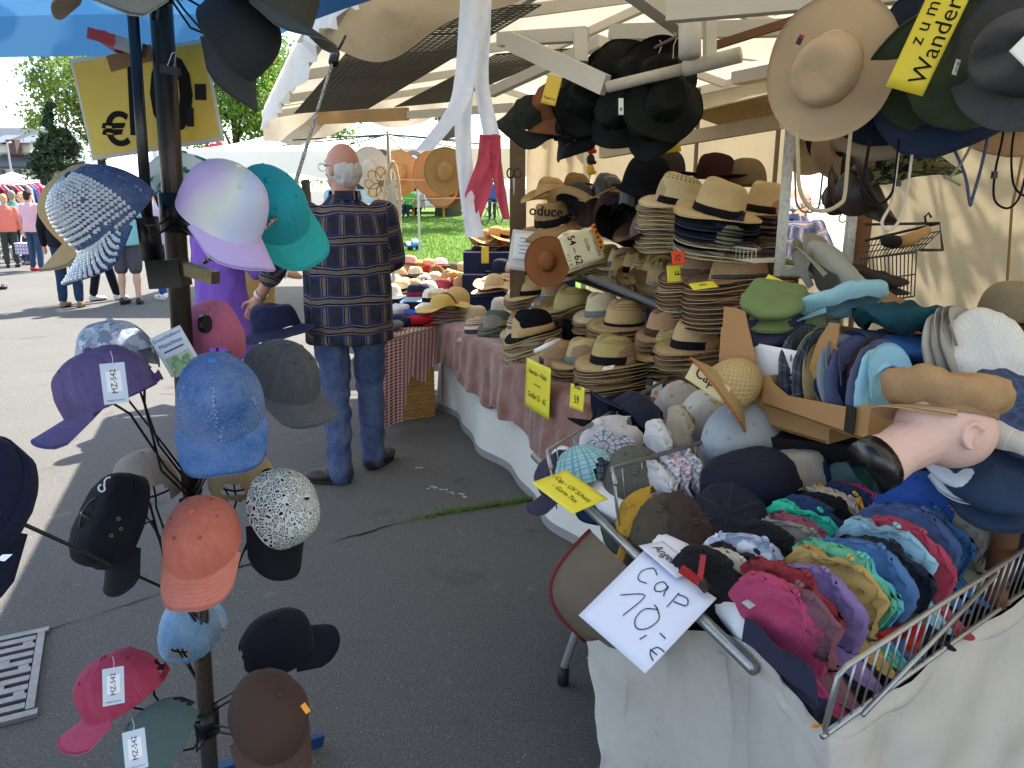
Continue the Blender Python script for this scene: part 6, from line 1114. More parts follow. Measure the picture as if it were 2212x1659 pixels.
for (u, v, d, kd, c, s, lab, w) in HANG: hat(kd, lab, frame(pt(u, v, d), -95 if w == 'in' else -80, 90 if w == 'in' else -90, random.uniform(-10, 10), s) if w == 'in' else frame(pt(u, v, d), 90, 90, random.uniform(-10, 10), s) @ Matrix.Rotation(math.pi, 4, 'X'), c, None, None, plain('2a2420', .7) if 'dark edge' in lab else None, name='sun_hat')
dc = thing('dream_catcher', 'pale dream catcher disc with looped web hanging on the line', 'decoration', axes(pt(823, 397, 7.5), (1, 0, 0), (0, 0, 1))); MB().lathe([(0, -.004), (.17, -.004), (.17, .004), (0, .004)], 30).ob('disc', straw('dcc59a', 'fine'), dc)
mb = MB()
for k in range(8): a = k*math.pi/4; mb.tube([((.085+.075*math.cos(q*.5236))*math.cos(a)-.05*math.sin(q*.5236)*math.sin(a), (.085+.075*math.cos(q*.5236))*math.sin(a)+.05*math.sin(q*.5236)*math.cos(a), .006) for q in range(12)], .0028, 4, closed=True)
mb.ob('web', plain('4a3020', .8), dc)
ul = thing('sunshade_pole', 'grey pole with white strings carrying the hanging sun hats', 'pole', gz(846, 640, 0).lerp(gz(846, 640, 0), 1)); up_ = pt(848, 560, 7.5); up_.z = 0; ul.matrix_local = Matrix.Translation(up_); MB().tube([(0, 0, 0), (0, 0, 2.15)], .018, 8).ob('pole', plain('8a8a84', .5), ul, True)
for k in range(8): a = k*.785; MB().tube([(0, 0, 2.12), (1.0*math.cos(a), 1.0*math.sin(a), 2.02)], .006, 5).ob('rib', plain('3a3a36', .6), ul)
for v in (388, 428): MB().tube([pt(775, v-2, 7.45)-up_, pt(905, v+1, 7.45)-up_, pt(1000, v, 7.45)-up_], .004, 5).ob('string', plain('d9d0c0', .8), ul)
om = thing('carved_mirror', 'narrow oval mirror in pale carved wood hanging by the pole', 'mirror', axes(pt(846, 450, 7.2), (1, 0, -.06), (0, 0, 1))); pr = []
for q in range(28): a = 2*math.pi*q/28; pr.append((.075*math.cos(a)*(1-.35*abs(math.sin(a))**3), .42*math.sin(a)))
MB().tube([(x, y, 0) for x, y in pr], .016, 6, closed=True).ob('frame', plain('c9b394', .8, .2, 0, .3, 30.), om, True); MB().poly([(x*.72, y*.62) for x, y in pr], -.003, .003).ob('glass', plain('6a6a66', .05, .8, .9), om)
# clutter under and behind the shelves
for i, (s, c) in enumerate(((.35, '6a4a34'), (.95, '5a4030'), (1.5, '75523a'))):
    bx = thing('folded_cardboard', ('brown cardboard sheet standing behind the right middle shelf', 'brown cardboard sheet standing behind the central shelves', 'brown cardboard sheet standing behind the left shelves')[i], 'cardboard', st(s, 1.2, .7)); MB().box((0, 0, .32), (.56, .012, .62), Ms).ob('sheet', plain(c, .85, .2, 0, .2, 8.), bx); MB().box((0, -.012, .32), (.02, .01, .6), Ms).ob('fold', plain(c, .85, .2, 0, .2, 8.), bx)
pk_ = thing('purple_cloth', 'dark purple cloth stuffed on the upper wire shelf', 'cloth', st(.2, .85, 1.3)); ob('sheet', sheet(lambda u, v: st(-.35+1.1*u, .60+.3*v, 1.312+.02*math.sin(u*19)*math.sin(v*5)+.01)-st(.2, .85, 1.3), 40, 10, 'sheet'), fabric('3a2440', crumple=1.5), pk_)

KINDS_ = [('fedora', NAT, BAND_K, 'natural straw fedora'), ('trilby', COP, BAND_B, 'copper woven trilby'), ('bigstraw', NATH, BAND_K, 'wide straw hat'), ('fedora2', CRM, BAND_G, 'cream fedora'), ('cowstraw', GRN, None, 'greenish straw western hat'), ('trilby', BRN2, BAND_BL, 'brown braided trilby'), ('panama', PAN, BAND_K, 'golden panama')]
WHERE = ['at the right end', 'second from the right', 'third from the right', 'in the middle', 'third from the left', 'second from the left', 'at the left end']
for i in range(7):
    kd, c, bd, nm = KINDS_[i]; b = st(-.18+i*.33, .46+.05*(i % 2), CZ+.16); stack(0, i*13, 0, kd, 4, (c, c, bd), (NAT, BRN2, COP), 205+i*4, random.uniform(-6, 6), random.uniform(-6, 6), nm+' '+WHERE[i]+' of the second counter row', 'hat nested under the '+nm+' '+WHERE[i]+' of second row', .98, .02, base=b)
for i in range(7):
    kd, c, bd, nm = KINDS_[(i*3+2) % 7]; b = st(-.02+i*.31, .80+.04*i, MZ+.005); stack(1, i*17, 0, kd, 5, (c, c, bd), (BRN2, NAT, CRM), 200+i*5, random.uniform(-5, 5), random.uniform(-5, 5), nm+' '+WHERE[i]+' of the middle shelf rear row', 'hat nested under the '+nm+' '+WHERE[i]+' of rear row', 1.0, .017, base=b)
for i in range(5):
    kd, c, bd, nm = KINDS_[(i*2+3) % 7]; b = st(.35+i*.36, .86+.05*i, TZ+.004); stack(2, i*19, 0, kd, 4, ((felt('2e2622') if i % 2 else c), (felt('2e2622') if i % 2 else c), bd), (NAT, felt('1c1a1a')), 200+i*5, random.uniform(-5, 5), random.uniform(-8, 8), ('dark felt hat ' if i % 2 else nm+' ')+WHERE[i]+' of the top shelf rear row', 'hat nested under the one '+WHERE[i]+' of the top rear row', 1.0, .017, base=b)
# ------------------------------------------------------------------ cap table in the foreground
def pn(u, v, n):
    r = ray(u, v); o = Vector((0, 0, CAM_H))-SO; t = (n-o.dot(EN))/r.dot(EN); return Vector((0, 0, CAM_H))+r*t
TA, TB = Vector((.10, 2.52, 0)), Vector((.53, 1.13, 0)); fD = Vector((.8, .6, 0)); gD = Vector((-.6, .8, 0)); TC = TB+fD*1.5; TD = TA+fD*1.45
cz = .66; tt = thing('cap_table', 'folding table carrying the wire cages of caps', 'table', Vector((.6, 2., 0))); ott = Vector((.6, 2., 0)); GALV = metal_worn('9a9d9c', '6a665e', .35, .35, 50.)
mb = MB(); mb.poly([(p.x-ott.x, p.y-ott.y) for p in (TB+gD*.05+fD*.05, TC+gD*.05, TD, TA+fD*.03)], cz-.03, cz-.004); mb.ob('table_top', fabric('2c2f48', var=.2, crumple=1.), tt)
MB().tube([TA+(TB-TA)*-.02+Vector((-.015, 0, cz+.012))-ott, TB+(TA-TB)*.12+Vector((-.015, 0, cz+.012))-ott], .013, 10).ob('edge_rail', GALV, tt, True)
for p, e in ((TA.lerp(TB, .30)+Vector((.08, .02, 0)), gz(1216, 1478)), (TB+gD*.2+fD*.25, TB+gD*.2+fD*.22), (TC+gD*.2, TC+gD*.2), (TD-gD*.1, TD-gD*.1)):
    e = Vector((e.x, e.y, .02)); MB().tube([Vector((p.x, p.y, cz-.03))-ott, e+Vector((0, 0, .03))-ott], .014, 8).ob('leg', plain('b9bcbc', .4, .5, .4), tt, True); MB().tube([e+Vector((0, 0, .05))-ott, e-Vector((0, 0, .018))-ott], .019, 8).ob('foot_cap', plain('22262c', .6), tt, True)
# rolled white liner along the left rail
rl_ = thing('white_liner_roll', 'rolled white cloth lining the left edge of the cap table', 'cloth', TA); mb = MB(); P = [TA.lerp(TB, k/20)+fD*(.05+.01*math.sin(k*1.7))+Vector((0, 0, cz+.03+.008*math.sin(k*2.3))) for k in range(1, 18)]; mb.tube([p-TA for p in P], [.036+.006*math.sin(k*1.3) for k in range(17)], 12); mb.ob('roll', fabric('dfe0e4', var=.12, crumple=1.5), rl_, True)
# canvas skirt at the front
SKIRT = tarp('bdbab2', .06, .45, '8a8276', 3., .4); sk = thing('canvas_skirt', 'off white canvas cloth draped over the front of the cap table', 'tablecloth', TB)
SKQ = [pt(1262, 1392, 1.95), pt(1340, 1398, 1.88), pt(1430, 1385, 1.80), pt(1540, 1372, 1.64), pt(1610, 1400, 1.52), pt(1700, 1495, 1.39), pt(1772, 1585, 1.335), TB+fD*.25+Vector((0, -.0, .635)), TB+fD*.6+Vector((0, -.0, .635)), TB+fD*.95+Vector((0, -.0, .635)), TB+fD*1.7+Vector((0, 0, .635))]
def SKP(u):
    i = u*(len(SKQ)-1); k = min(int(i), len(SKQ)-2); f = i-k; f = f*f*(3-2*f)*.4+f*.6; return SKQ[k].lerp(SKQ[k+1], f)
def skirt(u, v):
    top = SKP(u); zt = top.z; top = Vector((top.x, top.y, 0)); out_ = -gD*(.10*v**.7)-fD*(.06*v*max(0, 1-u/.3)); fo = .035*math.sin(u*23+1.)*v**.6+.016*math.sin(u*51+3*v)*v+.022*nz3((u*6, v*1.6, 0), 3, 1)+.005*nz3((u*18, v*5, 0), 3, 4)*v**.3
    return top+out_-gD*fo+Vector((0, 0, zt*(1-v)+.01))-TB
ob('sheet', sheet(skirt, 150, 40, 'sheet', (4, 1)), SKIRT, sk)
ob('folded_top', sheet(lambda u, v: skirt(u, 0)+gD*.05*math.sin(math.pi*v)*0-gD*(.012+.006*math.sin(u*40))*math.sin(math.pi*v)+Vector((0, 0, .004-.05*v)), 70, 6, 'folded_top', (4, .2)), SKIRT, sk)
MB().box((0, 0, 0), (.022, .001, .010), axes(pt(1762, 1568, 1.30)-TB, (1, .5, -.5), (0, -1, -.3))).ob('price_sticker', plain('f09a1c', .5), sk)
# side flap with red binding
sf = thing('canvas_side_flap', 'folded grey canvas flap with red binding at the table corner', 'cloth', pt(1300, 1300, 1.9)); osf = pt(1300, 1300, 1.9)
def sflap(u, v):
    p = bil(pt(1275, 1145, 2.08), pt(1430, 1300, 1.78), pt(1265, 1385, 2.0), pt(1400, 1420, 1.75))(u, v); b = math.sin(math.pi*v); p += Vector((-.10*b*(1-u), -.02*b, 0)); return p-osf
ob('sheet', sheet(sflap, 14, 14, 'sheet'), plain('6a5f52', .9, .2, 0, .2, 9.), sf); MB().tube([sflap(0, k/14) for k in range(15)], .006, 6).ob('red_binding', plain('6a1216', .7), sf, True)
# front wire cage
cg = thing('wire_cage', 'galvanised wire cage front holding the coloured caps', 'basket', TB); CAGE = metal_worn('a4a6a4', '70685c', .3, .35, 60.)
c0 = TB-gD*.005-fD*.0; L_ = 1.25; zb, zt2 = .665, .805; ft_ = lambda s, z: c0+fD*s-gD*.02*(z-zb)/.14+Vector((0, 0, z))-TB
MB().tube([ft_(0, zb), ft_(-.012, zb+.02), ft_(-.016, zt2-.015), ft_(0, zt2), ft_(L_, zt2)], .0052, 8).ob('top_rail', CAGE, cg, True); MB().tube([ft_(-.012, zb), ft_(L_, zb-.002)], .0055, 8).ob('bottom_rail', CAGE, cg, True)
for i in range(1, 34): MB().tube([ft_(i*.037, zb), ft_(i*.037-.004, zt2)], .0022, 6).ob('bar', CAGE, cg, True)
MB().tube([ft_(.10, zb-.004)-gD*.009, ft_(.55, zt2-.004)-gD*.009], .0048, 8).ob('brace', CAGE, cg, True)
# wire tray behind, on the left
wt = thing('wire_tray', 'grey wire tray of light coloured caps at the table corner', 'basket', pt(1300, 930, 2.5)); owt = pt(1300, 930, 2.5)
def tray(lab, Q, z0, z1, n):
    T_ = [gz(u, v, z1)-owt for u, v in Q]; MB().tube(T_, .0065, 8, closed=False).ob('rim', CAGE, wt, True)
    for k in range(len(T_)-1):
        for i in range(n):
            p = T_[k].lerp(T_[k+1], (i+.5)/n); MB().tube([p, p+Vector((.02, .02, z0-z1))], .002, 5).ob('bar', CAGE, wt, True)
tray('', ((1440, 818), (1182, 975), (1190, 1010)), .68, .815, 9); tray('', ((1620, 925), (1322, 1012), (1330, 1045)), .68, .83, 8)
# ------------------------------------------------------------------ caps in the cages (columns: u, v, height, kind, colour, lean)
YC = math.degrees(math.atan2(-.8, .6))
def mcap(u, v, z, kind, c, lab, yaw=None, pitch=38, roll=0, s=1., wash=.4, m=None, vm=None, eye=True, but=None, sh=Vector((0, 0, 0))):
    p = gz(u, v, z)+sh; s *= 1.16; M = frame(p, YC if yaw is None else yaw, pitch, roll, s if not kind.startswith('fold') else (s, s*.95, s*.84)) @ Matrix.Translation((-.01, 0, -.06)); mm = m or fabric(c, wash=wash, seams=6)
    return cap(kind, lab, M, mm, vm or (visor_mat(c, wash) if c else None), eye=EY(c) if (eye and c) else None, button=but)
ROW = [(1705, 1405, .755, 'fold3', 'a23c60', 'hot pink cap in the front corner of the cage', 0), (1745, 1372, .765, 'fold4', '6c4850', 'dusty maroon cap with an orange sticker', 4), (1755, 1335, .77, 'fold2', '80282f', 'dark red cap squeezed behind the maroon one', 0), (1800, 1335, .77, 'fold', '766290', 'lilac washed cap in the front row', 4), (1845, 1305, .77, 'fold4', 'a58b52', 'mustard tan cap in the front row', 0), (1870, 1288, .772, 'fold2', '5aa884', 'neon green cap edge between mustard and denim', 0), (1885, 1290, .765, 'fold2', '50a8b2', 'turquoise cap edge beside the green one', 0), (1912, 1275, .775, 'fold', '446896', 'mid blue denim cap in the front row', 0), (1952, 1262, .77, 'fold2', '1c2230', 'dark navy cap behind the denim one', 0), (1955, 1228, .785, 'fold4', '82a8ba', 'pale blue folded cap lying over the navy one', 10), (2010, 1235, .775, 'fold3', 'a03c50', 'crimson cap with its visor through the bars', 0), (2010, 1185, .785, 'fold', '465a82', 'slate denim cap in the middle of the front row', 4), (2045, 1180, .78, 'fold2', '345e88', 'deep teal blue cap next to the slate one', 0), (2070, 1168, .785, 'fold4', '868074', 'khaki grey cap left of the royal blue one', 0), (2065, 1135, .80, 'base2', '1f4690', 'royal blue cap at the right end of the front row', 8)]
for i, (u, v, z, kd, c, lab, rl) in enumerate(ROW): mcap(u, v, z, kd, c, lab, roll=rl+random.uniform(-4, 4), pitch=24+random.uniform(-6, 6), s=1.0+(.06 if 'royal' in lab else 0), sh=gD*.048+fD*(.07 if i == 0 else .02)+Vector((0, 0, .018)))
Mh = bpy.data.objects; 
R2 = [(1560, 1262, .735, 'fold3', '1a191b', 'black cap beside the red clamp handle', None), (1590, 1252, .735, 'fold2', 'b9b4a6', 'cream cap edge in the second row', None), (1612, 1245, .735, 'fold4', '1d1e22', 'black quilted cap in the second row', None), (1632, 1215, .75, 'fold', None, 'pale blue camouflage cap in the second row', blotch('bcc4d8', '9aa4bc', 'dfe2ea', 18.)), (1690, 1205, .745, 'fold3', '19191c', 'black cap before the khaki one', None), (1728, 1190, .75, 'fold', '87837a', 'khaki grey cap with eyelets in the second row', None), (1752, 1180, .75, 'fold2', '854a5c', 'dusty plum cap edge in the second row', None), (1745, 1148, .755, 'fold4', '2fb294', 'turquoise green cap with eyelet edge', None), (1775, 1142, .755, 'fold3', '22345a', 'navy washed denim cap in the second row', None), (1800, 1118, .757, 'fold2', '121318', 'black cap under the cream and mustard edges', None), (1818, 1112, .757, 'fold2', 'aca596', 'stone cap edge in the second row', None), (1832, 1105, .757, 'fold2', 'c39a3c', 'mustard yellow cap edge in the second row', None), (1858, 1110, .755, 'fold3', '1c2a4c', 'navy blue cap behind the mustard edge', None), (1882, 1100, .755, 'fold2', 'b03a70', 'magenta cap edge deep in the second row', None), (1870, 1060, .765, 'fold3', '54686a', 'sage grey corduroy cap on the second row', None), (1915, 1068, .762, 'fold', '17181d', 'black cap right of the sage one', None), (1950, 1062, .765, 'fold3', '2a2c42', 'dark slate navy cap at the end of the second row', None)]
for (u, v, z, kd, c, lab, m_) in R2: mcap(u, v, z, kd, c, lab, roll=random.uniform(-5, 5), pitch=30+random.uniform(-8, 8), m=m_, vm=m_, wash=.25)
# piled caps at the back and left
mcap(1612, 1040, .79, 'army2', '171a2c', 'large navy field cap with brass grommet on top of the pile', yaw=-138, pitch=14, s=1.28, m=fabric('171a2c', var=.25, crumple=1.), vm=visor_mat('181b2c', 0, 2))
mcap(1590, 945, .84, 'base3', '9aa1a8', 'light grey cap on top of the pile, visor down left', yaw=-140, pitch=30, s=1.15, wash=.15)
mcap(1525, 888, .82, 'soft', 'b4b4b0', 'pale stone cap with button behind the grey one', yaw=-120, pitch=18, s=1.1, wash=.1)
mcap(1470, 862, .80, 'soft2', 'a6a29e', 'grey mesh sided cap in the wire tray', yaw=-150, pitch=6, s=1.15, wash=.1)
mcap(1395, 905, .775, 'soft2', '1a2236', 'navy mesh cap upside down in the wire tray', yaw=130, pitch=-30, roll=60, s=1.1)
mcap(1352, 892, .775, 'fold3', '15171c', 'black cap visor pointing left in the wire tray', yaw=160, pitch=-10, roll=20, s=1.1)
mcap(1302, 945, .77, 'soft2', 'c4c1c4', 'white ventilated cap at the left of the wire tray', yaw=-160, pitch=30, roll=-10, s=1.0, wash=.1)
mcap(1305, 992, .75, 'soft2', None, 'navy and white checked cap in the wire tray', yaw=-120, pitch=40, m=grid_plaid('c9cdd4', ((.3, .3, '33466e'), (.8, .1, '7a8aa8')), (.07, .14), .7), vm=fabric('33466e'))
mcap(1252, 1005, .745, 'soft', None, 'teal checked cap with blue strap at the tray corner', yaw=120, pitch=30, m=grid_plaid('9fc4c4', ((.3, .2, '4a9aa4'), (.7, .08, '2f5aa0')), (.08, .16), .7), vm=fabric('3a78a8'))
mcap(1210, 1010, .73, 'soft2', '3a3446', 'dark plum cloth cap hanging out of the tray', yaw=170, pitch=30, s=.85)
mcap(1372, 1045, .745, 'soft', '55564f', 'olive grey soft cap behind the tray bars', yaw=-100, pitch=50, s=1.05)
mcap(1432, 985, .765, 'fold3', 'c9c6c0', 'white cap standing between the trays', yaw=-80, pitch=60, s=1.05, wash=.1)
mcap(1480, 950, .775, 'fold3', 'a89a82', 'sand coloured cap standing in the tray', yaw=-80, pitch=60, s=1.05, wash=.1)
mcap(1432, 1075, .735, 'fold3', 'c2c4c6', 'pale grey cap half hidden by the printed lace ones', yaw=-70, pitch=50, s=1., wash=.1)
for i, (c, lab) in enumerate((('d0cbd4', 'white lace patterned childs cap'), ('c9a8b4', 'pink checked childs cap'), ('a8b0c4', 'pale blue printed childs cap'))): mcap(1450+i*24, 1045-i*4, .75, 'fold2', None, lab, yaw=-75, pitch=55, m=blotch(c, 'e6e4ea', '8a92b0', 60.), vm=fabric('d8d4dc'), s=.9)
mcap(1372, 1115, .715, 'soft2', 'b08a34', 'mustard yellow cap with a button at the tray edge', yaw=-150, pitch=50, s=.75, wash=.2)
mcap(1432, 1140, .715, 'soft2', '4a4238', 'olive brown crumpled cap on the pile', yaw=-130, pitch=30, s=1.1, wash=.2)
mcap(1500, 1160, .715, 'soft2', '3a302c', 'dark brown crumpled cap on the pile', yaw=-100, pitch=40, s=1.1, wash=.1)
mcap(1570, 1140, .73, 'army2', '171a28', 'navy cap with grommets under the large field cap', yaw=-110, pitch=34, s=1.1)
mcap(1700, 1012, .775, 'soft2', 'b4ac9e', 'beige and grey cap turned inside up', yaw=-60, pitch=-20, roll=30, s=1.)
mcap(1755, 1018, .775, 'fold3', '1c2444', 'navy blue cap beside the beige one', yaw=-60, pitch=30, s=1.)
mcap(1745, 955, .80, 'soft2', '14151a', 'black cap with white studs before the mannequin', yaw=-160, pitch=10, s=1.2, wash=0)
for i, (u, v, lab) in enumerate(((1640, 1165, 'navy cap filling the middle of the cage'), (1800, 1065, 'dark blue cap filling behind the second row'), (2000, 1110, 'dark cap behind the slate denim ones'), (1680, 1105, 'navy cloth cap in front of the large field cap'), (1880, 1175, 'dark blue cap between the two rows'), (1660, 1280, 'dark cap between black and lilac ones'))): mcap(u, v, .70, ('fold3', 'soft2')[i % 2], ('1b2236', '20263a', '22242c', '1a1e30', '24304c', '1c1c22')[i], lab, pitch=30, s=1.05)
# slate cloth folded over the cage corner, wooden spindle, clamps
fc = thing('slate_cloth', 'dark slate cloth folded in the front corner of the cage', 'cloth', pt(1680, 1420, 1.35)); oo = pt(1680, 1420, 1.35)
ob('sheet', sheet(lambda u, v: bil(gz(1612, 1335, .76), gz(1750, 1445, .775), gz(1602, 1385, .69), gz(1768, 1528, .69))(u, v)+Vector((0, 0, .02*math.sin(math.pi*v)+.006*math.sin(u*9)))-oo, 16, 12, 'sheet'), fabric('30324a', var=.2, crumple=1.), fc)
ws = thing('wooden_spindle', 'turned dark wooden post standing in the cage end', 'wooden post', gz(2150, 1290, .68)); WD = plain('5a3a22', .6, .3, 0, .35, 25., .3, 60.); mb = MB(); mb.lathe([(0, -.02), (.024, -.02), (.024, .02), (.017, .03), (.024, .04), (.018, .05), (.026, .07), (.027, .2), (.022, .235), (.026, .24), (.024, .25), (.015, .25), (.015, .275), (0, .275)], 18); mb.ob('turned_shaft', WD, ws, True)
rc = thing('spring_clamp', 'red spring clamp lying at the bottom of the cage', 'clamp', gz(1960, 1370, .69)); MB().box((-.03, 0, .01), (.09, .02, .016), Matrix.Rotation(R(25), 4, 'Z')).ob('handle', RD, rc); MB().box((-.03, -.02, .012), (.09, .02, .016), Matrix.Rotation(R(50), 4, 'Z')).ob('handle', RD, rc); MB().box((.03, .01, .012), (.07, .03, .014), Matrix.Rotation(R(30), 4, 'Z')).ob('jaw', plain('9a958a', .3, .5, .8), rc)
rd2 = thing('spring_clamp', 'red handled clamp pinning the handwritten price sheet', 'clamp', pt(1500, 1240, 1.66)); oo = pt(1500, 1240, 1.66)
for a, b in (((1520, 1200), (1512, 1255)), ((1470, 1228), (1512, 1258))): mb = MB(); mb.beam(pt(*a, 1.66)-oo, pt(*b, 1.64)-oo, .012, .016); mb.ob('handle', RD, rd2)
mb = MB(); mb.beam(pt(1508, 1250, 1.645)-oo, pt(1530, 1275, 1.63)-oo, .014, .018); mb.ob('jaw', plain('55524c', .3, .5, .8), rd2)
tg_ = card('hang_tag', 'grey cardboard tag lettered at the white liner', 'tag', pt(1645, 1277, 1.52), pt(1602, 1302, 1.50), pt(1655, 1295, 1.50), plain('a9adb2', .5)); write(tg_, 'BEST EMILIE', .008, 0, .0, 0)
# ------------------------------------------------------------------ cardboard boxes of flat caps
CARD = Mat('cardboard'); kk = CARD.mix(CARD.noise(5, detail=5), lin('a27a4e'), lin('b88f62')); CARD.bump(CARD.noise(60), .1); CARD = CARD.fin(kk, .85, .2); CARDI = plain('8a6238', .9, .1, 0, .15, 6.)
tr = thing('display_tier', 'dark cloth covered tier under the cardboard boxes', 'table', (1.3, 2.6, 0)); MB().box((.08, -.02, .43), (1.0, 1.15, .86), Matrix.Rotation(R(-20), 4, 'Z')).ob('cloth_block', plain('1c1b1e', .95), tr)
def boxx(label, P0, P1, depth, h, notch=None, name='cardboard_box', mat=None, fronth=None):
    x = (P1-P0); w = x.length; x = x.normalized(); y = Vector((0, 0, 1)).cross(x); M = axes(P0, x, y); t = thing(name, label, 'box', M); th = .006; fh = fronth or h
    if notch: pts = [(0, 0), (w, 0), (w, fh)]+[(w*a, fh*b) for a, b in notch]+[(0, fh)]
    else: pts = [(0, 0), (w, 0), (w, fh), (0, fh)]
    MB().poly(pts, -th, 0, Matrix.Rotation(R(90), 4, 'X')).ob('front_panel', mat or CARD, t)
    MB().box((w/2, depth, h/2), (w, th, h)).ob('back_panel', mat or CARD, t); MB().box((-th/2, depth/2, h/2), (th, depth, h)).ob('side_panel', mat or CARD, t); MB().box((w+th/2, depth/2, h/2), (th, depth, h)).ob('side_panel', mat or CARD, t); MB().box((w/2, depth/2, .004), (w, depth, .006)).ob('bottom', CARDI, t); return t
b1a = gz(1549, 888, .885); b1b = gz(1785, 958, .885)
bx1 = boxx('tall cardboard box with a notched front marked 57', b1a, b1b, .34, .27, [(.93, 1.0), (.85, .82), (.78, .5), (.66, .3), (.5, .3), (.36, .5), (.24, .85), (.2, .98), (.12, 1.0)], fronth=.335)
ins = card('size_card', 'white card reading 57 in the notch of the tall box', 'sign', b1a.lerp(b1b, .22)+Vector((.02, .02, .235)), b1a.lerp(b1b, .86)+Vector((.02, .02, .235)), b1a.lerp(b1b, .22)+Vector((.02, .02, .085)), paper('e4e4e8')); write(ins, '57', .062, .02, -.02, 4, '22242a')
b2a, b2b = gz(1648, 874, .955), gz(1868, 952, .955); bx2 = boxx('low cardboard tray of standing flat caps before box 57', b2a, b2b, .34, .085, [(.95, 1.), (.88, .8), (.25, .55), (.08, .8), (.04, 1.)], fronth=.09); MB().box((.33, -.009, .045), (.03, .003, .07)).ob('barcode', Mat('barcode').fin(lin('2a2420'), .8), bx2)
b3a, b3b = gz(2105, 868, 1.0), gz(2330, 800, 1.0); bx3 = boxx('cardboard box of pale checked caps at the right edge', b3a, b3b, .3, .16); MB().lathe([(.012, 0), (.016, 0)], 12, Matrix.Translation((.03, -.008, .03)) @ Matrix.Rotation(R(90), 4, 'X')).ob('printed_ring', plain('2a2018', .9), bx3)
b4a, b4b = gz(1985, 1000, .90), gz(2330, 1120, .90); bx4 = boxx('cardboard box with white checked cap below the mannequin', b4a, b4b, .4, .10)
# flat caps standing in the low tray
rowd = (b2b-b2a).normalized(); yawr = math.degrees(math.atan2(rowd.y, rowd.x)); dep = Vector((0, 0, 1)).cross(rowd)
PLN = grid_plaid('3a4250', ((.3, .3, '2a3242'), (.75, .1, '6a7280')), (.09, .18), .6)
for i, (c, lab, kd, m_) in enumerate((('3a4250', 'navy checked flat cap at the left of the low tray', 'flats', PLN), ('7a7a4c', 'olive green flat cap second in the low tray', 'flats', None), ('3a4660', 'blue checked flat cap third in the low tray', 'flats', PLN), ('8a7a56', 'khaki flat cap edge in the low tray', 'flats', None), ('172a46', 'dark blue flat cap with button in the low tray', 'flat2', None), ('7c8a94', 'grey denim flat cap in the middle of the low tray', 'flats', None), ('4a5276', 'slate blue linen flat cap in the low tray', 'flat2', None), ('43302e', 'brown linen flat cap in the low tray', 'flats', None), ('545a78', 'greyish purple flat cap in the low tray', 'flat2', None), ('8fc0d4', 'light blue denim flat cap at the right of the tray', 'flat2', None))):
    p = b2a+rowd*(.035+i*.034)+dep*(.13+.02*math.sin(i*2))+Vector((0, 0, .085)); M = Matrix.Translation(p) @ Matrix.Rotation(R(yawr), 4, 'Z') @ Matrix.Rotation(R(-104+random.uniform(-8, 8)), 4, 'Y') @ Matrix.Rotation(R(random.uniform(-14, 14)), 4, 'Z') @ Matrix.Diagonal((.92, .95, .8, 1)); flatcap(kd, lab, M, m_ or fabric(c, var=.2, crumple=.8))
flatcap('flat3', 'black flat cap lying behind the low tray', frame(gz(1985, 800, 1.02), 30, 0, 10, .9), fabric('17181e', var=.25))
def lay(u, v, d, kd, c, lab, yaw, pitch, roll, s=1., m=None): return flatcap(kd, lab, frame(pt(u, v, d), yaw, pitch, roll, s), m or fabric(c, var=.18, crumple=.7, wash=.15))
lay(1672, 668, 2.42, 'flat3', '6d8050', 'moss green flat cap on top of box 57', -112, 16, 2, .95); lay(1665, 705, 2.44, 'flat3', '34344a', 'slate flat cap stuffed under the green one', -120, 30, 0, 1.0); lay(1722, 712, 2.42, 'flat2', '7a8a66', 'pale green flat cap deep in box 57', -110, 40, 0, .8); lay(1745, 695, 2.5, 'flat2', '9a968e', 'pale grey flat cap deep in box 57', -100, 30, 0, .9)
lay(1792, 622, 2.52, 'flat3', '9c988c', 'grey linen cap standing up behind the light blue one', 150, -48, 30, 1.05); lay(1822, 668, 2.34, 'flat2', '8fb8c4', 'light blue linen flat cap on top of box 57', 155, 22, 26, 1.05); lay(1905, 668, 2.5, 'flat2', '8a6c4c', 'tan flat cap right of the light blue one', -40, 20, 0, 1.); lay(1865, 608, 2.6, 'flat2', '2e2620', 'dark leather flat cap below the mirror', -20, 10, 0, .9)
lay(1955, 712, 2.22, 'beret', '1f4450', 'dark teal tweed newsboy cap folded on the boxes', -15, 4, -10, 1.1, felt('21454f')); lay(2000, 775, 2.15, 'flat2', '2a5a9a', 'mid blue cap below the teal tweed one', -20, 10, 0, .95); lay(1920, 760, 2.25, 'flat2', '5a6a8a', 'blue grey cap wedged beneath the teal one', -20, 10, 0, .9)
for i in range(3): flatcap('flats', ('grey corduroy flat cap leftmost by the right box', 'taupe flat cap second by the right box', 'grey flat cap third by the right box')[i], Matrix.Translation(pt(2050+i*24, 775-i*3, 2.06-i*.02)) @ Matrix.Rotation(R(yawr+10), 4, 'Z') @ Matrix.Rotation(R(-108-i*5), 4, 'Y') @ Matrix.Diagonal((.85, .9, .8, 1)), fabric(('a8a49c', '8e8a82', '9a968c')[i], var=.2, crumple=.8))
lay(2128, 762, 2.0, 'flat2', 'd0d0cc', 'white checked flat cap standing in the right box', -60, 52, 40, .9, grid_plaid('d4d4d0', ((.5, .05, '9aa0a8'),), (.03, .06), .6))
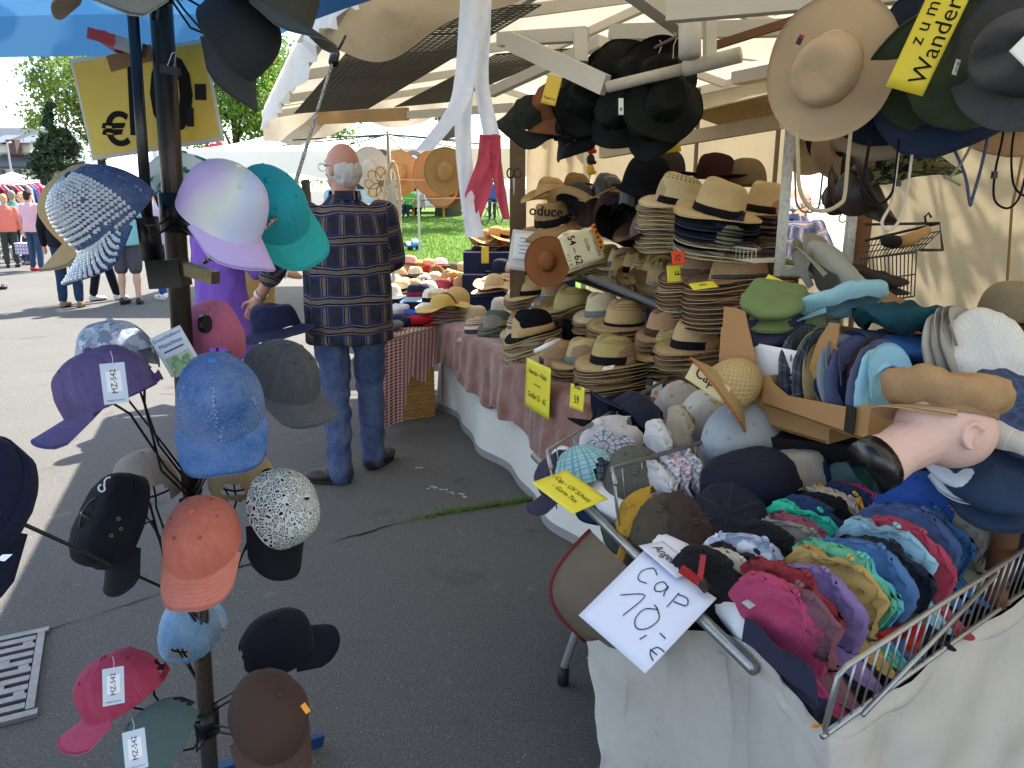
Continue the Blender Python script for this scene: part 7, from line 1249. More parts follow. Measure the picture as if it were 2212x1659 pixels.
lay(2178, 990, 1.70, 'flat3', 'c9c5be', 'pale grey windowpane checked flat cap at lower right', -20, 14, -24, .82, grid_plaid('c4c0ba', ((.5, .04, 'e6e4e0'), (.55, .03, 'a09c98')), (.06, .12), .7)); lay(2190, 915, 1.8, 'flat3', '2c3f66', 'blue checked flat cap at the right edge', -100, 30, 0, 1.05, grid_plaid('2c3a58', ((.3, .3, '41588a'),), (.07, .14), .6)); lay(2120, 1040, 1.72, 'flat3', '24344e', 'navy cap inside the lower right box', -100, 20, 0, .95); lay(2070, 1000, 1.74, 'flat2', 'b9c2d0', 'pale blue cloth cap under the mannequin head', -100, 20, 0, .8)
single(2180, 690, 0, 'bowler', (straw('7a6a48', 'basket', 70., 22.),), 0, 0, 0, 'coarse brown straw hat at the right edge behind the boxes', 1., 'straw_hat', 2.7)
# mannequin head wearing a camel newsboy cap
hx = Vector((-.95, .0, .30)).normalized(); hz = Vector((.28, .40, .87)); Mm = axes(pt(2038, 918, 1.62), hx, hz.cross(hx)) @ Matrix.Diagonal((.88, .88, .88, 1)); mh = thing('mannequin_head', 'pink mannequin head lying back with a black neck base', 'mannequin', Mm)
mb = MB(); mb.ball((-.015, 0, .0), (.115, .082, .098), 20, 14); mb.ball((.068, 0, -.005), (.045, .058, .07), 16, 10); mb.tube([(.02, 0, -.02), (.115, 0, -.11)], [.07, .056], 16); mb.tube([(.10, 0, -.10), (.135, 0, -.13)], [.056, .066], 16)
for s in (1, -1):
    mb.tube([(-.02+.024*math.cos(a), .083*s+.004*math.sin(a), -.03+.03*math.sin(a)) for a in (-1.9, -1.2, -.4, .4, 1.2, 1.9, 2.5)], .0065, 6); mb.ball((-.012, .080*s, -.035), (.014, .006, .018), 8, 6)
ob('head', remesh(mb, .005, 4), plain('d2aea2', .5, .35, 0, .08, 10.), mh); mb = MB(); mb.tube([(.134, 0, -.129), (.165, 0, -.157)], [.067, .066], 24); mb.ob('neck_base', plain('0f0f10', .25, .6), mh, True)
nc = flatcap('newsboy', 'camel wool newsboy cap worn by the mannequin head', Mm @ Matrix.Translation((-.01, 0, .035)) @ Matrix.Rotation(R(10), 4, 'Y') @ Matrix.Diagonal((1.06, .98, 1.08, 1)), felt('a08260'), felt('a68a6a'), name='newsboy_cap'); mb = MB(); mb.lathe([(.1, -.012), (.103, -.01), (.104, .02), (.101, .022)], 30, None, 1., .86); mb.ob('cap_band', felt('96785a'), nc, True)
# ------------------------------------------------------------------ signs
YEL = paper('e6d83c'); YEL2 = paper('dfd06a')
s1 = card('size_sign', 'yellow sheet reading Herren Huete clipped to the velvet', 'sign', pn(1137, 772, -.09), pn(1190, 797, -.09), pn(1119, 866, -.10), YEL, bend=.0); write(s1, 'Herren – Hüte', .037, .0, .065); write(s1, 'bitte fragen', .018, 0, .012); write(s1, 'Größe 53 - 62', .039, 0, -.05)
s2 = card('size_sign', 'small yellow card reading Groesse 59 on the velvet', 'sign', pn(1233, 828, -.09), pn(1263, 838, -.09), pn(1224, 877, -.10), YEL); write(s2, 'Größe', .026, 0, .045); write(s2, '59', .05, 0, -.01)
for (u, v) in ((1170, 783), (1246, 830)): 
    q = thing('binder_clip', 'small black clip above the yellow %s card' % ('Herren' if u < 1200 else '59'), 'clip', pn(u, v, -.1)); MB().box((0, 0, 0), (.02, .012, .012)).ob('body', BLKW, q); MB().tube([(-.006, 0, .005), (-.004, -.01, .02), (.004, -.01, .02), (.006, 0, .005)], .001, 4).ob('wire', plain('a0a0a0', .3, .5, .9), q)
s3 = card('cap_sign', 'yellow sheet reading Cap UV Schutz at the tray corner', 'sign', pt(1222, 1014, 2.2), pt(1313, 1077, 2.06), pt(1160, 1052, 2.12), YEL, thick=.002); write(s3, 'Cap - UV Schutz', .0225, .002, .012, 0); write(s3, '- Gore-Tex', .0225, .006, -.018, 0)
s4 = card('price_sheet', 'white handwritten price sheet reading Cap ten euro', 'sign', gz(1392, 1188, .735), gz(1548, 1292, .725), pt(1283, 1358, 1.72), paper('dfe2f2')); wv, hv = .24, .22
def hw(pts): stroke(s4, [((x-.5)*.26, (y-.5)*.21) for x, y in pts], .0026, smooth=True)
hw([(.36, .86), (.27, .9), (.2, .8), (.24, .7), (.34, .72)]); hw([(.53, .82), (.46, .84), (.42, .77), (.46, .71), (.52, .75), (.535, .83), (.545, .76), (.57, .71)]); hw([(.66, .84), (.67, .64)]); hw([(.66, .82), (.76, .84), (.8, .77), (.68, .73)])
hw([(.22, .44), (.42, .6), (.4, .28)]); hw([(.62, .56), (.52, .48), (.52, .34), (.6, .27), (.68, .34), (.70, .48), (.62, .56), (.56, .58)]); hw([(.72, .28), (.70, .20)]); hw([(.80, .38), (.88, .37)]); hw([(.96, .26), (.88, .25), (.86, .17), (.94, .12)]); hw([(.84, .19), (.93, .19)])
s4b = card('offer_sheet', 'white sheet reading Angebot behind the handwritten price', 'sign', gz(1432, 1168, .745), gz(1515, 1235, .735), gz(1405, 1200, .742), paper('dde0ee')); write(s4b, 'Angebot', .036, .0, .0, 0, sx=.9)
s5 = card('cap_sign', 'cream card reading Cap standing beside the straw helmet', 'sign', pt(1497, 784, 2.32), pt(1580, 838, 2.2), pt(1528, 850, 2.26), paper('d6c48c')); write(s5, 'Cap', .05, -.015, .012, 0); write(s5, 'mit', .018, .05, -.035, 0)
s6 = card('harvest_hat_sign', 'cream sign reading Erntehuete 54 to 62 with sunflowers', 'sign', pt(1284, 487, 4.0), pt(1308, 556, 4.0), pt(1208, 516, 4.0), paper('d9cfa8')); write(s6, 'Erntehüte', .036, -.0, .075); write(s6, 'Größe', .026, -.005, .03); write(s6, '54 – 62', .052, .0, -.04, bold=.0008); write(s6, '71,5 €', .026, .04, -.085, 0, '6a6a66')
for i in range(5): mb = MB(); mb.lathe([(0, .002), (.018, .002)], 9, Matrix.Translation((-.08+.028*i, .095+.006*math.sin(i*3), .001))); mb.ob('sunflower_print', plain('e08a1c', .6), s6); MB().lathe([(0, .003), (.007, .003)], 8, Matrix.Translation((-.08+.028*i, .095+.006*math.sin(i*3), .001))).ob('sunflower_print', plain('3a1c08', .7), s6)
s7 = card('walking_sign', 'yellow strip reading zum Wandern between hanging hats', 'sign', pt(1913, 186, 1.78), pt(2018, -42, 1.70), pt(1976, 243, 1.76), paper('dfce3a'), thick=.0018); write(s7, 'z u m', .042, .03, .021, 0); write(s7, 'Wandern', .052, .012, -.018, 0, sx=1.05)
s8 = card('rain_hat_sign', 'small yellow tag reading Regenhut on the dark hats', 'sign', pt(1184, 160, 2.75), pt(1215, 168, 2.75), pt(1170, 222, 2.75), paper('d6bb44')); write(s8, 'Regenhut', .0125, 0, -.03, 0, sx=.9)
s9 = card('size_card', 'yellow card reading 60 lying under the big brown straw hat', 'sign', pt(1487, 613, 3.0), pt(1540, 606, 3.0), pt(1500, 626, 2.93), YEL); write(s9, '60', .03, 0, .004, 0)
s10 = card('size_card', 'yellow square card marked F before the reddish straw hats', 'sign', pt(1440, 574, 3.3), pt(1470, 572, 3.3), pt(1440, 610, 3.3), YEL); write(s10, 'F', .045, .02, 0, 90)
s11 = card('orange_price_tag', 'bright orange price tag above the reddish straw hat', 'tag', pt(1450, 543, 3.2), pt(1478, 541, 3.2), pt(1458, 572, 3.2), paper('e2481c')); write(s11, '25', .03, 0, 0, 80)
s12 = card('size_card', 'blank yellow card behind the moss green cap', 'sign', pt(1660, 592, 2.62), pt(1722, 620, 2.55), pt(1672, 612, 2.6), YEL)
s13 = card('size_sign', 'white card ending in the letters oesse between the boxes', 'sign', pt(2060, 690, 2.2), pt(2178, 715, 2.05), pt(2040, 722, 2.15), paper('d6dae8')); write(s13, 'Größe', .04, -.0, .002, 0)
for i, (u, v, d, c1) in enumerate(((1410, 842, 3.2, '22303f'), (1424, 848, 3.18, 'd8d8d4'))): tq = card('hang_tag', ('dark blue brand tag at the stack beside the wire tray', 'white tag with orange dot at the stack beside the tray')[i], 'tag', pt(u-12, v-24, d), pt(u+8, v-20, d), pt(u-16, v+10, d), plain(c1, .5)); (write(tq, 'WAB', .016, 0, 0, 0, 'd0b070') if i == 0 else MB().box((0, -.012, .001), (.018, .018, .0006)).ob('price_sticker', plain('f09a1c', .5), tq))
tq = card('price_label', 'white label with orange dot on the front straw brim', 'tag', pt(1305, 792, 3.28), pt(1328, 788, 3.26), pt(1300, 800, 3.25), plain('dddddd', .5)); MB().box((0, 0, .001), (.02, .010, .0006)).ob('price_sticker', plain('f09a1c', .5), tq)
# folded caps on the checked table
for i, (u, v, c, lab) in enumerate(((835, 712, '6d6f76', 'grey knitted cap on the checked cloth'), (870, 700, '1c2440', 'navy cap on the checked cloth'), (885, 688, '2a4aa0', 'blue cap on the checked cloth'), (905, 700, 'b01c24', 'red cap on the checked cloth'), (850, 690, '8e9094', 'light grey cap at the back of the checked cloth'), (925, 690, '3c5a78', 'blue grey cap near the counter corner'), (860, 676, 'c9c6d0', 'white lilac cap at the back of the checked cloth'))): flatcap('flat3', lab, frame(gz(u, v, ZT+.01), random.uniform(0, 360), random.uniform(-8, 8), random.uniform(-8, 8), .85), fabric(c, crumple=1.5), name='crumpled_cap')
# ------------------------------------------------------------------ rain hats hanging under the roof
WAX = [plain(c, .7, .15, 0, .35, 9., .3, 30.) for c in ('0c0e0f', '121615', '0a0c0e', '131615')]
for i, (u, v, d, rot, tx, ty, c, lab) in enumerate(((1150, 262, 3.05, 0, -55, 5, felt('2e302c'), 'dark ribbed rain hat at the left of the hanging bunch'), (1188, 225, 3.0, 20, -60, -10, felt('7a4f36'), 'rust brown felt hat among the hanging rain hats'), (1235, 235, 2.95, 40, -50, 0, WAX[2], 'black waxed hat behind the brown one'), (1275, 225, 2.9, -20, -35, 10, WAX[0], 'black waxed hat below the steel bracket'), (1325, 255, 2.82, 30, -25, -10, WAX[1], 'dark green hat with a white label'), (1305, 160, 2.95, 60, -40, 0, WAX[2], 'black waxed hat hanging highest left'), (1375, 175, 2.8, -40, -20, 20, WAX[3], 'black waxed hat behind the strut tube'), (1432, 160, 2.72, 0, -10, 15, WAX[0], 'big black waxed hat hanging highest'), (1448, 225, 2.68, 35, -15, 30, WAX[1], 'black waxed hat at the right of the bunch'), (1390, 285, 2.8, 70, -30, 0, WAX[3], 'black cap hanging below the bunch'), (1225, 290, 3.0, 50, -60, 0, WAX[0], 'black brim below the brown felt hat'))):
    hat('rain', lab, facing(pt(u, 205+(v-222)*.76, d), rot) @ Matrix.Rotation(R(tx), 4, 'X') @ Matrix.Rotation(R(ty), 4, 'Y') @ Matrix.Translation((0, 0, -.05)) @ Matrix.Diagonal((.86, .86, .86, 1)), c, name='rain_hat')
hr = thing('hat_hanging_rail', 'thin rail with wire hooks and green clips for rain hats', 'rail', pt(1330, 130, 2.95)); oo = pt(1330, 130, 2.95); MB().tube([pt(1150, 235, 3.35)-oo, pt(1500, 60, 2.6)-oo], .006, 6).ob('rail', plain('6a6256', .5), hr)
for k in range(9):
    u = 1200+k*32; v = 208-k*16.2; d = 3.22-k*.07; p = pt(u, v, d)-oo; MB().tube([p+Vector((0, 0, .012)), p+Vector((.012, 0, .0)), p+Vector((.0, 0, -.03)), p+Vector((0, 0, -.09))], .0022, 5).ob('hook', plain('b8b4aa', .3, .5, .8), hr)
    if k % 2: MB().box(p+Vector((0, 0, -.1)), (.012, .008, .03)).ob('clip', plain('1fa04a', .4), hr)
wl = card('white_label', 'white label with green leaf on the dark green hat', 'tag', pt(1336, 212, 2.62), pt(1347, 212, 2.62), pt(1337, 248, 2.62), plain('d8dad8', .5)); MB().box((0, -.01, .001), (.008, .012, .0006)).ob('leaf_print', plain('1f9a4a', .5), wl)
yc = card('size_card', 'yellow card hanging behind the lowest rain hats', 'sign', pt(1425, 300, 3.0), pt(1468, 295, 3.0), pt(1425, 332, 3.0), paper('b79c22'))
fg = thing('hanging_charm', 'small black red and gold charm hanging below the rain hats', 'ornament', pt(1276, 345, 3.6)); 
for z, c in ((.05, 'b01c1c'), (.0, '17130f'), (-.045, 'd0a01c')): mb = MB(); mb.ball((0, 0, z), (.02, .014, .026), 10, 8); mb.ball((.018, 0, z-.012), .010, 8, 6); mb.ob('figure', plain(c, .6), fg, True)
MB().tube([(0, 0, .08), (0, 0, .3)], .0012, 4).ob('string', plain('2a241c', .8), fg); MB().tube([(0, 0, -.07), (-.008, 0, -.3)], .002, 4).ob('string', plain('2a241c', .8), fg)
# ------------------------------------------------------------------ hats hanging at the upper right
BEIG = fabric('b8a284', var=.1, crumple=.5)
BEIGB = fabric('b8a284', var=.1, crumple=.7)
def facehat(kind, u, v, d, rot, tx, ty, s, m, lab, band=None, name='hiking_hat', brim=None): return hat(kind, lab, facing(pt(u, v, d), rot) @ Matrix.Rotation(R(tx), 4, 'X') @ Matrix.Rotation(R(ty), 4, 'Y') @ Matrix.Diagonal((s, s, s, 1)), m, brim, band, name=name)
bh = facehat('boonie', 1790, 150, 1.95, 60, -14, -12, .96, BEIG, 'large beige hiking hat facing the camera at upper right', brim=BEIGB); Mh = bh.matrix_basis.inverted() @ facing(pt(1728, 86, 1.81), 68); lb_ = MB().box((0, 0, 0), (.022, .012, .002)).ob('label', plain('1c2238', .6), bh, M=Mh); MB().box((.007, 0, .0012), (.006, .012, .001)).ob('red_stripe', plain('a02028', .6), lb_)
facehat('boonie', 1925, 165, 2.1, 20, -10, 20, 1.05, fabric('1a2233', var=.25), 'navy hiking hat behind the yellow strip'); facehat('boonie', 1920, 205, 2.16, 40, -20, 5, 1.0, fabric('8f7e6a'), 'taupe hiking hat whose brim shows below the navy one')
facehat('bucket2', 2065, 165, 1.86, -30, 30, 30, 1.2, fabric('3c4a38', var=.2, crumple=1.2), 'olive green hat hanging with its inside showing', name='hiking_hat'); facehat('bucket2', 2060, 60, 1.98, 0, -20, 0, 1.05, fabric('1a2230', var=.25), 'dark navy hat behind the olive one'); facehat('boonie', 2050, 215, 2.0, 10, -40, 0, .95, fabric('27324a'), 'navy brim showing under the olive hat')
facehat('fedora', 2235, 110, 1.62, 15, -10, -30, 1.1, felt('4c4d50'), 'dark grey felt hat cut by the right edge', name='felt_hat'); facehat('sunflat', 2190, 262, 2.1, 0, -62, 10, .8, straw('9a7444', 'braid'), 'brown straw brim with rust edge at the right edge', name='straw_hat')
bl_ = facehat('western', 1880, 400, 2.35, -58, 75, 0, .82, plain('2e2320', .45, .4, 0, .3, 20., .2, 60.), 'dark brown leather western hat hanging on edge', name='leather_hat'); facehat('boonie', 1955, 358, 2.3, 10, -78, 10, .85, blotch('2c3226', '6f7048', '15181a', 30.), 'camouflage hat hanging between the cords', name='camouflage_hat')
wt_ = card('paper_note', 'white paper pinned above the yellow strip', 'notice', pt(2010, -30, 1.8), pt(2168, 0, 1.8), pt(2000, 5, 1.8), paper('d9d6da')); tq = card('hang_tag', 'white card tag on the grey hat at the right edge', 'tag', pt(2180, 110, 1.5), pt(2230, 60, 1.5), pt(2215, 165, 1.5), paper('e2e4e8')); tq = card('size_label', 'tiny white label inside the olive hat', 'tag', pt(2076, 130, 1.72), pt(2066, 163, 1.72), pt(2066, 128, 1.72), paper('dfe0de')); write(tq, '58 CM', .009, 0, 0, 0)
def cord(name_, label, pts, c, r_=.003, toggle=None):
    o0_ = pts[0]; t = thing(name_, label, 'cord', o0_); MB().tube([p-o0_ for p in spl(pts, 6)], r_, 6).ob('cord', fabric(c), t, True)
    if toggle is not None: MB().box((0, 0, 0), (.012, .01, .018), Matrix.Translation(toggle-o0_)).ob('toggle', BLKW, t)
q = lambda u, v, d=2.0: pt(u, v, d)
cord('chin_cord', 'beige chin strap looping in front of the mirror', [q(1722, 285), q(1724, 350), q(1728, 410), q(1750, 448), q(1785, 455), q(1815, 440), q(1825, 420), q(1832, 340), q(1840, 262)], 'b5a488', .0055)
cord('chin_cord', 'cream cord loop under the camouflage hat', [q(1940, 330), q(1932, 400), q(1925, 440), q(1905, 480), q(1918, 497), q(1940, 480), q(1958, 420), q(1970, 335)], 'c9beaa', .004)
cord('chin_cord', 'black cord loop right of the leather hat', [q(1880, 300), q(1868, 370), q(1862, 420), q(1890, 445), q(1925, 420), q(1935, 370), q(1942, 300)], '141518', .004, q(1940, 395))
cord('chin_cord', 'grey blue cord hanging below the olive hat', [q(2060, 320), q(2085, 380), q(2095, 440), q(2100, 430), q(2120, 360), q(2135, 290)], '4a5468', .004); cord('chin_cord', 'pale olive knotted cord below the olive hat', [q(2100, 310), q(2078, 350), q(2050, 385), q(2040, 380), q(2075, 400)], '8a8a70', .0035)
cord('chin_cord', 'black cord with toggle at the right edge', [q(2180, 200), q(2165, 300), q(2150, 370), q(2148, 430), q(2175, 450), q(2200, 430), q(2215, 380)], '101114', .003, q(2148, 378)); cord('chin_cord', 'second black cord at the right edge', [q(2195, 260), q(2185, 330), q(2190, 400), q(2215, 425)], '101114', .003)
# ------------------------------------------------------------------ mirror
mn = Vector((-.335, -.94, .02)).normalized(); mx_ = Vector((0, 0, 1)).cross(mn).normalized(); mc = pt(1768, 438, 2.95); Mi = axes(mc, mx_, mn.cross(mx_)); mi = thing('wall_mirror', 'rectangular mirror in a silver antique frame', 'mirror', Mi); mw, mhh = .285, .565; SILV = metal_worn('a8a59c', '4a463e', .45, .35, 70.)
for (cx_, cy_, w, h_) in ((-mw/2+.02, 0, .04, mhh), (mw/2-.02, 0, .04, mhh), (0, mhh/2-.02, mw-.08, .04), (0, -mhh/2+.02, mw-.08, .04)):
    mb = MB(); mb.box((cx_, cy_, 0), (w, h_, .02)); mb.box((cx_, cy_, .012), (w*.55 if w < h_ else w, h_ if w < h_ else h_*.55, .012)); mb.ob('frame_side', SILV, mi)
MB().box((0, 0, -.004), (mw-.07, mhh-.07, .004)).ob('glass', Mat('mirror_glass').fin((.92, .93, .93, 1), .01, .5, Metallic=1.), mi)
br_ = thing('mirror_board', 'brown wooden board standing behind the mirror', 'board', Mi @ Matrix.Translation((.03, -.02, -.03))); MB().box((.0, 0, 0), (mw+.05, mhh-.02, .015)).ob('board', plain('7a5236', .7, .2, 0, .2, 20.), br_)
# what the mirror sees behind the camera: a customer and a white stall with lettering
def copy_tree(o, parent=None):
    c = o.copy(); link(c); c.parent = parent
    for ch_ in o.children: copy_tree(ch_, c)
    return c
m2 = copy_tree(man); m2.matrix_local = Matrix.Translation((-.42, -1.35, 0)) @ Matrix.Rotation(R(-160), 4, 'Z') @ Matrix.Diagonal((1.04, 1.04, 1.04, 1)); m2['label'] = 'man in checked shirt seen only in the mirror glass'
vt = tent('white stall reflected in the mirror with lettering', (-.7, -7.6, 0), 5, 4, 2.15, 2.9, TW, .1); bn = card('stall_banner', 'white banner with dark letters reflected in the mirror', 'banner', Vector((1.2, -5.5, 2.3)), Vector((-2.4, -5.5, 2.3)), Vector((1.2, -5.5, 1.8)), paper('ecebe6')); write(bn, 'W E L T', .42, 0, 0, 0)
# ------------------------------------------------------------------ black wire basket rack with brush
wr_ = thing('black_wire_basket', 'black wire basket hooked in front of the canvas wall', 'basket', pt(1930, 560, 2.7)); oo = pt(1930, 560, 2.7); mb = MB()
f = bil(pt(1868, 520, 2.75), pt(2030, 500, 2.65), pt(1855, 560, 2.6), pt(1990, 540, 2.5))
for i in range(19): mb.tube([f(i/18, 0)-oo, f(i/18, 1)-oo], .0022, 4)
for j in range(4): mb.tube([f(0, j/3)-oo, f(1, j/3)-oo], .0028, 4)
f2 = bil(pt(1860, 560, 2.6), pt(1980, 545, 2.55), pt(1870, 655, 2.6), pt(1975, 640, 2.55))
for i in range(15): mb.tube([f2(i/14, 0)-oo, f2(i/14, 1)-oo], .0022, 4)
for j in range(3): mb.tube([f2(0, j/2)-oo, f2(1, j/2)-oo], .0032, 4)
stuff(mb.ob('wires', plain('2a241e', .5), wr_)); mb = MB(); mb.tube([f(0, 0)-oo, pt(2030, 482, 2.65)-oo, pt(2036, 540, 2.6)-oo, f(1, 1)-oo], .005, 6); mb.tube([pt(1868, 485, 2.72)-oo, pt(2028, 482, 2.65)-oo], .005, 6); mb.tube([pt(2000, 482, 2.66)-oo, pt(1998, 468, 2.66)-oo, pt(2006, 460, 2.66)-oo, pt(2012, 470, 2.66)-oo], .004, 6); mb.ob('rim', plain('1c1916', .5), wr_, True)
bb = thing('clothes_brush', 'wooden handled black brush lying on the wire basket', 'brush', pt(1960, 520, 2.58)); oo = pt(1960, 520, 2.58); MB().tube([pt(1940, 526, 2.58)-oo, pt(1965, 518, 2.56)-oo, pt(2008, 494, 2.55)-oo], [.02, .022, .012], 10).ob('handle', plain('a87c46', .5), bb, True); mb = MB(); mb.ball(pt(1928, 522, 2.58)-oo, (.04, .03, .022), 12, 8); mb.ob('bristles', plain('15120f', .95), bb, True)
# ------------------------------------------------------------------ barrier tape hanging in the foreground of the stall
TAPE = tarp('eceef2', .35, .08, 'c9ccd2', 9., .5); RTAPE = tarp('d25a6c', .6, .1, 'a83a50', 9., .4)
def ribbon(parent, name_, pts, ws, mat, tw=.0, fl=.012):
    fl *= .7
    P = spl([Vector(p) for p in pts], 8); o_ = parent.matrix_basis.translation
    def fn(u, v):
        i = v*(len(P)-1); k = min(int(i), len(P)-2); p = P[k].lerp(P[k+1], i-k); w = np.interp(v, np.linspace(0, 1, len(ws)), ws); a = tw*v; x = (u-.5)*w; return p+Vector((x*math.cos(a), x*math.sin(a)+fl*math.sin(u*7+v*9)*.5+fl*.5*nz3((u*2, v*9, 0), 2, 3)+.006*abs(nz3((u*3, v*30, 0), 2, 5)), 0))-o_
    ob(name_, sheet(fn, 8, len(P)*2, name_), mat, parent)
DT = 2.05; tp = thing('barrier_tape', 'white and red plastic tape streamers hanging from the canopy', 'tape', pt(1030, 100, DT))
ribbon(tp, 'white_strip', [pt(1018, -60, DT), pt(1012, 60, DT), pt(1005, 160, DT), pt(985, 235, DT-.03), pt(915, 326, DT-.06)], [.05, .055, .055, .05, .046], TAPE); ribbon(tp, 'white_strip', [pt(1022, -60, DT+.03), pt(1012, 120, DT+.03), pt(1000, 260, DT+.03), pt(1008, 400, DT), pt(1026, 512, DT-.02)], [.05, .05, .045, .042, .05], TAPE, .3)
ribbon(tp, 'white_strip', [pt(1044, -60, DT+.02), pt(1040, 60, DT+.02), pt(1040, 180, DT+.02), pt(1062, 292, DT+.02)], [.05, .05, .04, .046], TAPE, .2, .02); ribbon(tp, 'red_strip', [pt(1056, 290, DT+.02), pt(1050, 350, DT), pt(1032, 420, DT), pt(1022, 490, DT)], [.05, .05, .07, .02], RTAPE, .4, .02); ribbon(tp, 'red_strip', [pt(1064, 292, DT+.02), pt(1072, 350, DT), pt(1082, 420, DT), pt(1094, 474, DT)], [.045, .028, .03, .018], RTAPE, .3, .015)
# ------------------------------------------------------------------ beyond the lawn: car, picnic table, bicycle, toy
def car_(label, loc, yaw, c):
    t = thing('parked_car', label, 'car', frame(loc, yaw)); prof = [(-2.1, .32), (-2.12, .75), (-2.0, 1.0), (-1.75, 1.08), (-1.25, 1.46), (.35, 1.48), (1.05, 1.05), (1.85, .9), (2.1, .7), (2.12, .32)]; V, F_ = [], []; n = len(prof)
    for y, k in ((-.86, .0), (-.80, .1), (.80, .1), (.86, .0)): V += [(x*(1-.0*k), y*(1-.16*max(0, (z-.95)/.55)), z) for x, z in prof]
    for j in range(3): F_ += [(j*n+i, j*n+i+1, (j+1)*n+i+1, (j+1)*n+i) for i in range(n-1)]
    F_ += [tuple(range(n)), tuple(3*n+i for i in range(n))[::-1]]; ob('body', mk('body', V, F_, None, False), plain(c, .25, .6), t); GLS = plain('1a2228', .08, .8)
    for s in (-1, 1):
        for pts in ([(-1.6, 1.06), (-1.2, 1.38), (-.4, 1.40), (-.4, 1.06)], [(-.32, 1.06), (-.32, 1.40), (.3, 1.40), (.9, 1.06)]): MB().poly(pts, -.01, .01, Matrix.Translation((0, s*.80, 0)) @ Matrix.Rotation(R(90)-s*R(9), 4, 'X')).ob('side_window', GLS, t)
        for x in (-1.3, 1.3):
            w = MB().lathe([(.12, -.1), (.31, -.1), (.325, -.06), (.325, .06), (.31, .1), (.12, .1)], 20, Matrix.Translation((x, s*.8, .325)) @ Matrix.Rotation(R(90), 4, 'X')).ob('wheel', plain('17181a', .8), t, True); mb = MB()
            for k in range(8): a = k*.785; mb.beam((x, s*.9, .325), (x+.2*math.cos(a), s*.9, .325+.2*math.sin(a)), .03, .04, (0, 1, 0))
            mb.lathe([(.2, -.01), (.225, -.01), (.225, .01), (.2, .01)], 18, Matrix.Translation((x, s*.9, .325)) @ Matrix.Rotation(R(90), 4, 'X')); mb.ob('rim', plain('b9bcc0', .3, .5, .6), w)
    MB().box((2.08, -.55, .72), (.1, .35, .14)).ob('headlight', plain('d8dce0', .1, .8), t); MB().box((2.08, .55, .72), (.1, .35, .14)).ob('headlight', plain('d8dce0', .1, .8), t); MB().box((.75, 0, 1.27), (.04, 1.1, .42), Matrix.Translation((0, 0, 0)) @ Matrix.Rotation(0, 4, 'Y')).ob('windscreen', GLS, t); return t
car_('white parked car beyond the lawn behind the picnic table', GQ(925, 38.5), 178, 'e2e6e8'); car_('pale blue parked car glimpsed behind the hanging sun hats', GQ(790, 42), 4, '9ac2d0')
pcn = thing('picnic_table', 'wooden picnic table with benches on the lawn', 'picnic table', frame(GQ(925, 35.2), 5)); PW = plain('a8813c', .75, .2, 0, .25, 4.)
for k in range(4): MB().box((0, -.3+k*.2, .74), (1.8, .18, .04)).ob('plank', PW, pcn)
for s in (-1, 1):
    for k in (0, 1): MB().box((0, s*(.62+.14*k), .44), (1.8, .13, .04)).ob('plank', PW, pcn)
    MB().box((s*.65, 0, .40), (.06, 1.5, .1)).ob('cross_beam', PW, pcn)
    for q_ in (-1, 1): mb = MB(); mb.beam((s*.7, q_*.25, .72), (s*.7, q_*.62, 0), .06, .1, (1, 0, 0)); mb.ob('leg', PW, pcn)
bi = thing('bicycle', 'dark bicycle standing on the lawn behind the tape', 'bicycle', frame(GQ(1062, 30), 60)); BF = plain('1c1d20', .4, .5)
for x in (-.52, .52):
    mb = MB(); mb.tube([(x+.33*math.cos(k*.2618), 0, .34+.33*math.sin(k*.2618)) for k in range(24)], .018, 6, closed=True); w = mb.ob('wheel', plain('15151a', .7), bi, True); mb = MB()
    for k in range(12): mb.tube([(x, 0, .34), (x+.32*math.cos(k*.5236), 0, .34+.32*math.sin(k*.5236))], .003, 4)
    mb.ob('spokes', plain('b0b0b0', .3), w)
mb = MB()
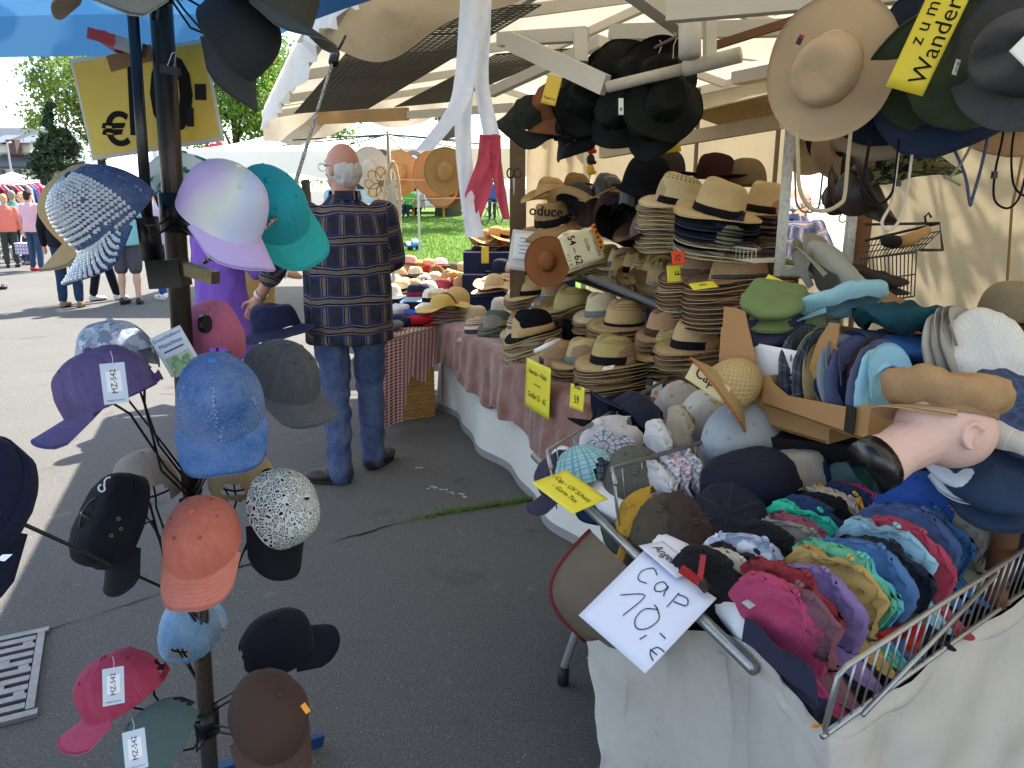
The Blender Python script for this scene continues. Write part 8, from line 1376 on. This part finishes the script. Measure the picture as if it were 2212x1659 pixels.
for a, b in (((-.52, 0, .34), (-.08, 0, .32)), ((-.08, 0, .32), (-.2, 0, .85)), ((-.2, 0, .82), (.38, 0, .85)), ((-.08, 0, .32), (.4, 0, .75)), ((.36, 0, .98), (.52, 0, .34)), ((-.52, 0, .34), (-.19, 0, .78))): mb.tube([a, b], .018, 6)
mb.ob('frame', BF, bi, True); MB().box((-.22, 0, .92), (.26, .12, .05)).ob('saddle', BF, bi); MB().tube([(.36, -.28, 1.05), (.33, 0, 1.0), (.36, .28, 1.05)], .014, 6).ob('handlebar', BF, bi, True)
ty_p = GQ(887, 20.5); tyo = thing('toy_truck', 'small blue toy truck lying on the grass', 'toy', frame(ty_p+Vector((0, 0, .06)), 30, 0, 25)); MB().box((0, 0, .12), (.36, .2, .09)).ob('body', plain('2a86c9', .4, .5), tyo); MB().box((.06, 0, .2), (.16, .17, .09)).ob('cab', plain('8ac4e0', .3, .5), tyo)
for x in (-.12, .12):
    for s in (-1, 1): MB().lathe([(0, -.03), (.075, -.03), (.075, .03), (0, .03)], 12, Matrix.Translation((x, s*.12, .07)) @ Matrix.Rotation(R(90), 4, 'X')).ob('wheel', plain('16181c', .7), tyo)
fl_ = card('red_white_flag', 'red and white flag above the market tents', 'flag', pt(438, 318, 13), pt(478, 305, 13), pt(442, 332, 13), plain('c9343a', .7)); fl2 = card('blue_flag', 'blue and white flag beside the red one', 'flag', pt(398, 320, 13), pt(420, 332, 13), pt(396, 336, 13), plain('3a8ac4', .7))
# navy sun hat lying where the man rests his hand, and a wicker bin in the sun
jk = hat('bucket2', 'navy sun hat held down under the mans left hand', frame(pt(596, 708, 4.05), 180, 10, 0, 1.35), fabric('1a1f38', var=.25, crumple=1.5), name='sun_hat')
bn_ = thing('cloth_bin', 'sunlit yellow wicker bin with folded cloths beyond the purple coat', 'basket', gz(562, 668)); mb = MB(); mb.lathe([(0, .01), (.20, .01), (.24, .62), (.255, .62), (.255, .66), (.22, .66), (.2, .3), (0, .3)], 22); mb.ob('bin', straw('c99a4c', 'basket', 30., 10.), bn_, True); MB().ball((0, 0, .66), (.2, .2, .06), 14, 8).ob('folded_cloths', blotch('d8cfc8', 'c98a70', 'a8b4d0', 9.), bn_)
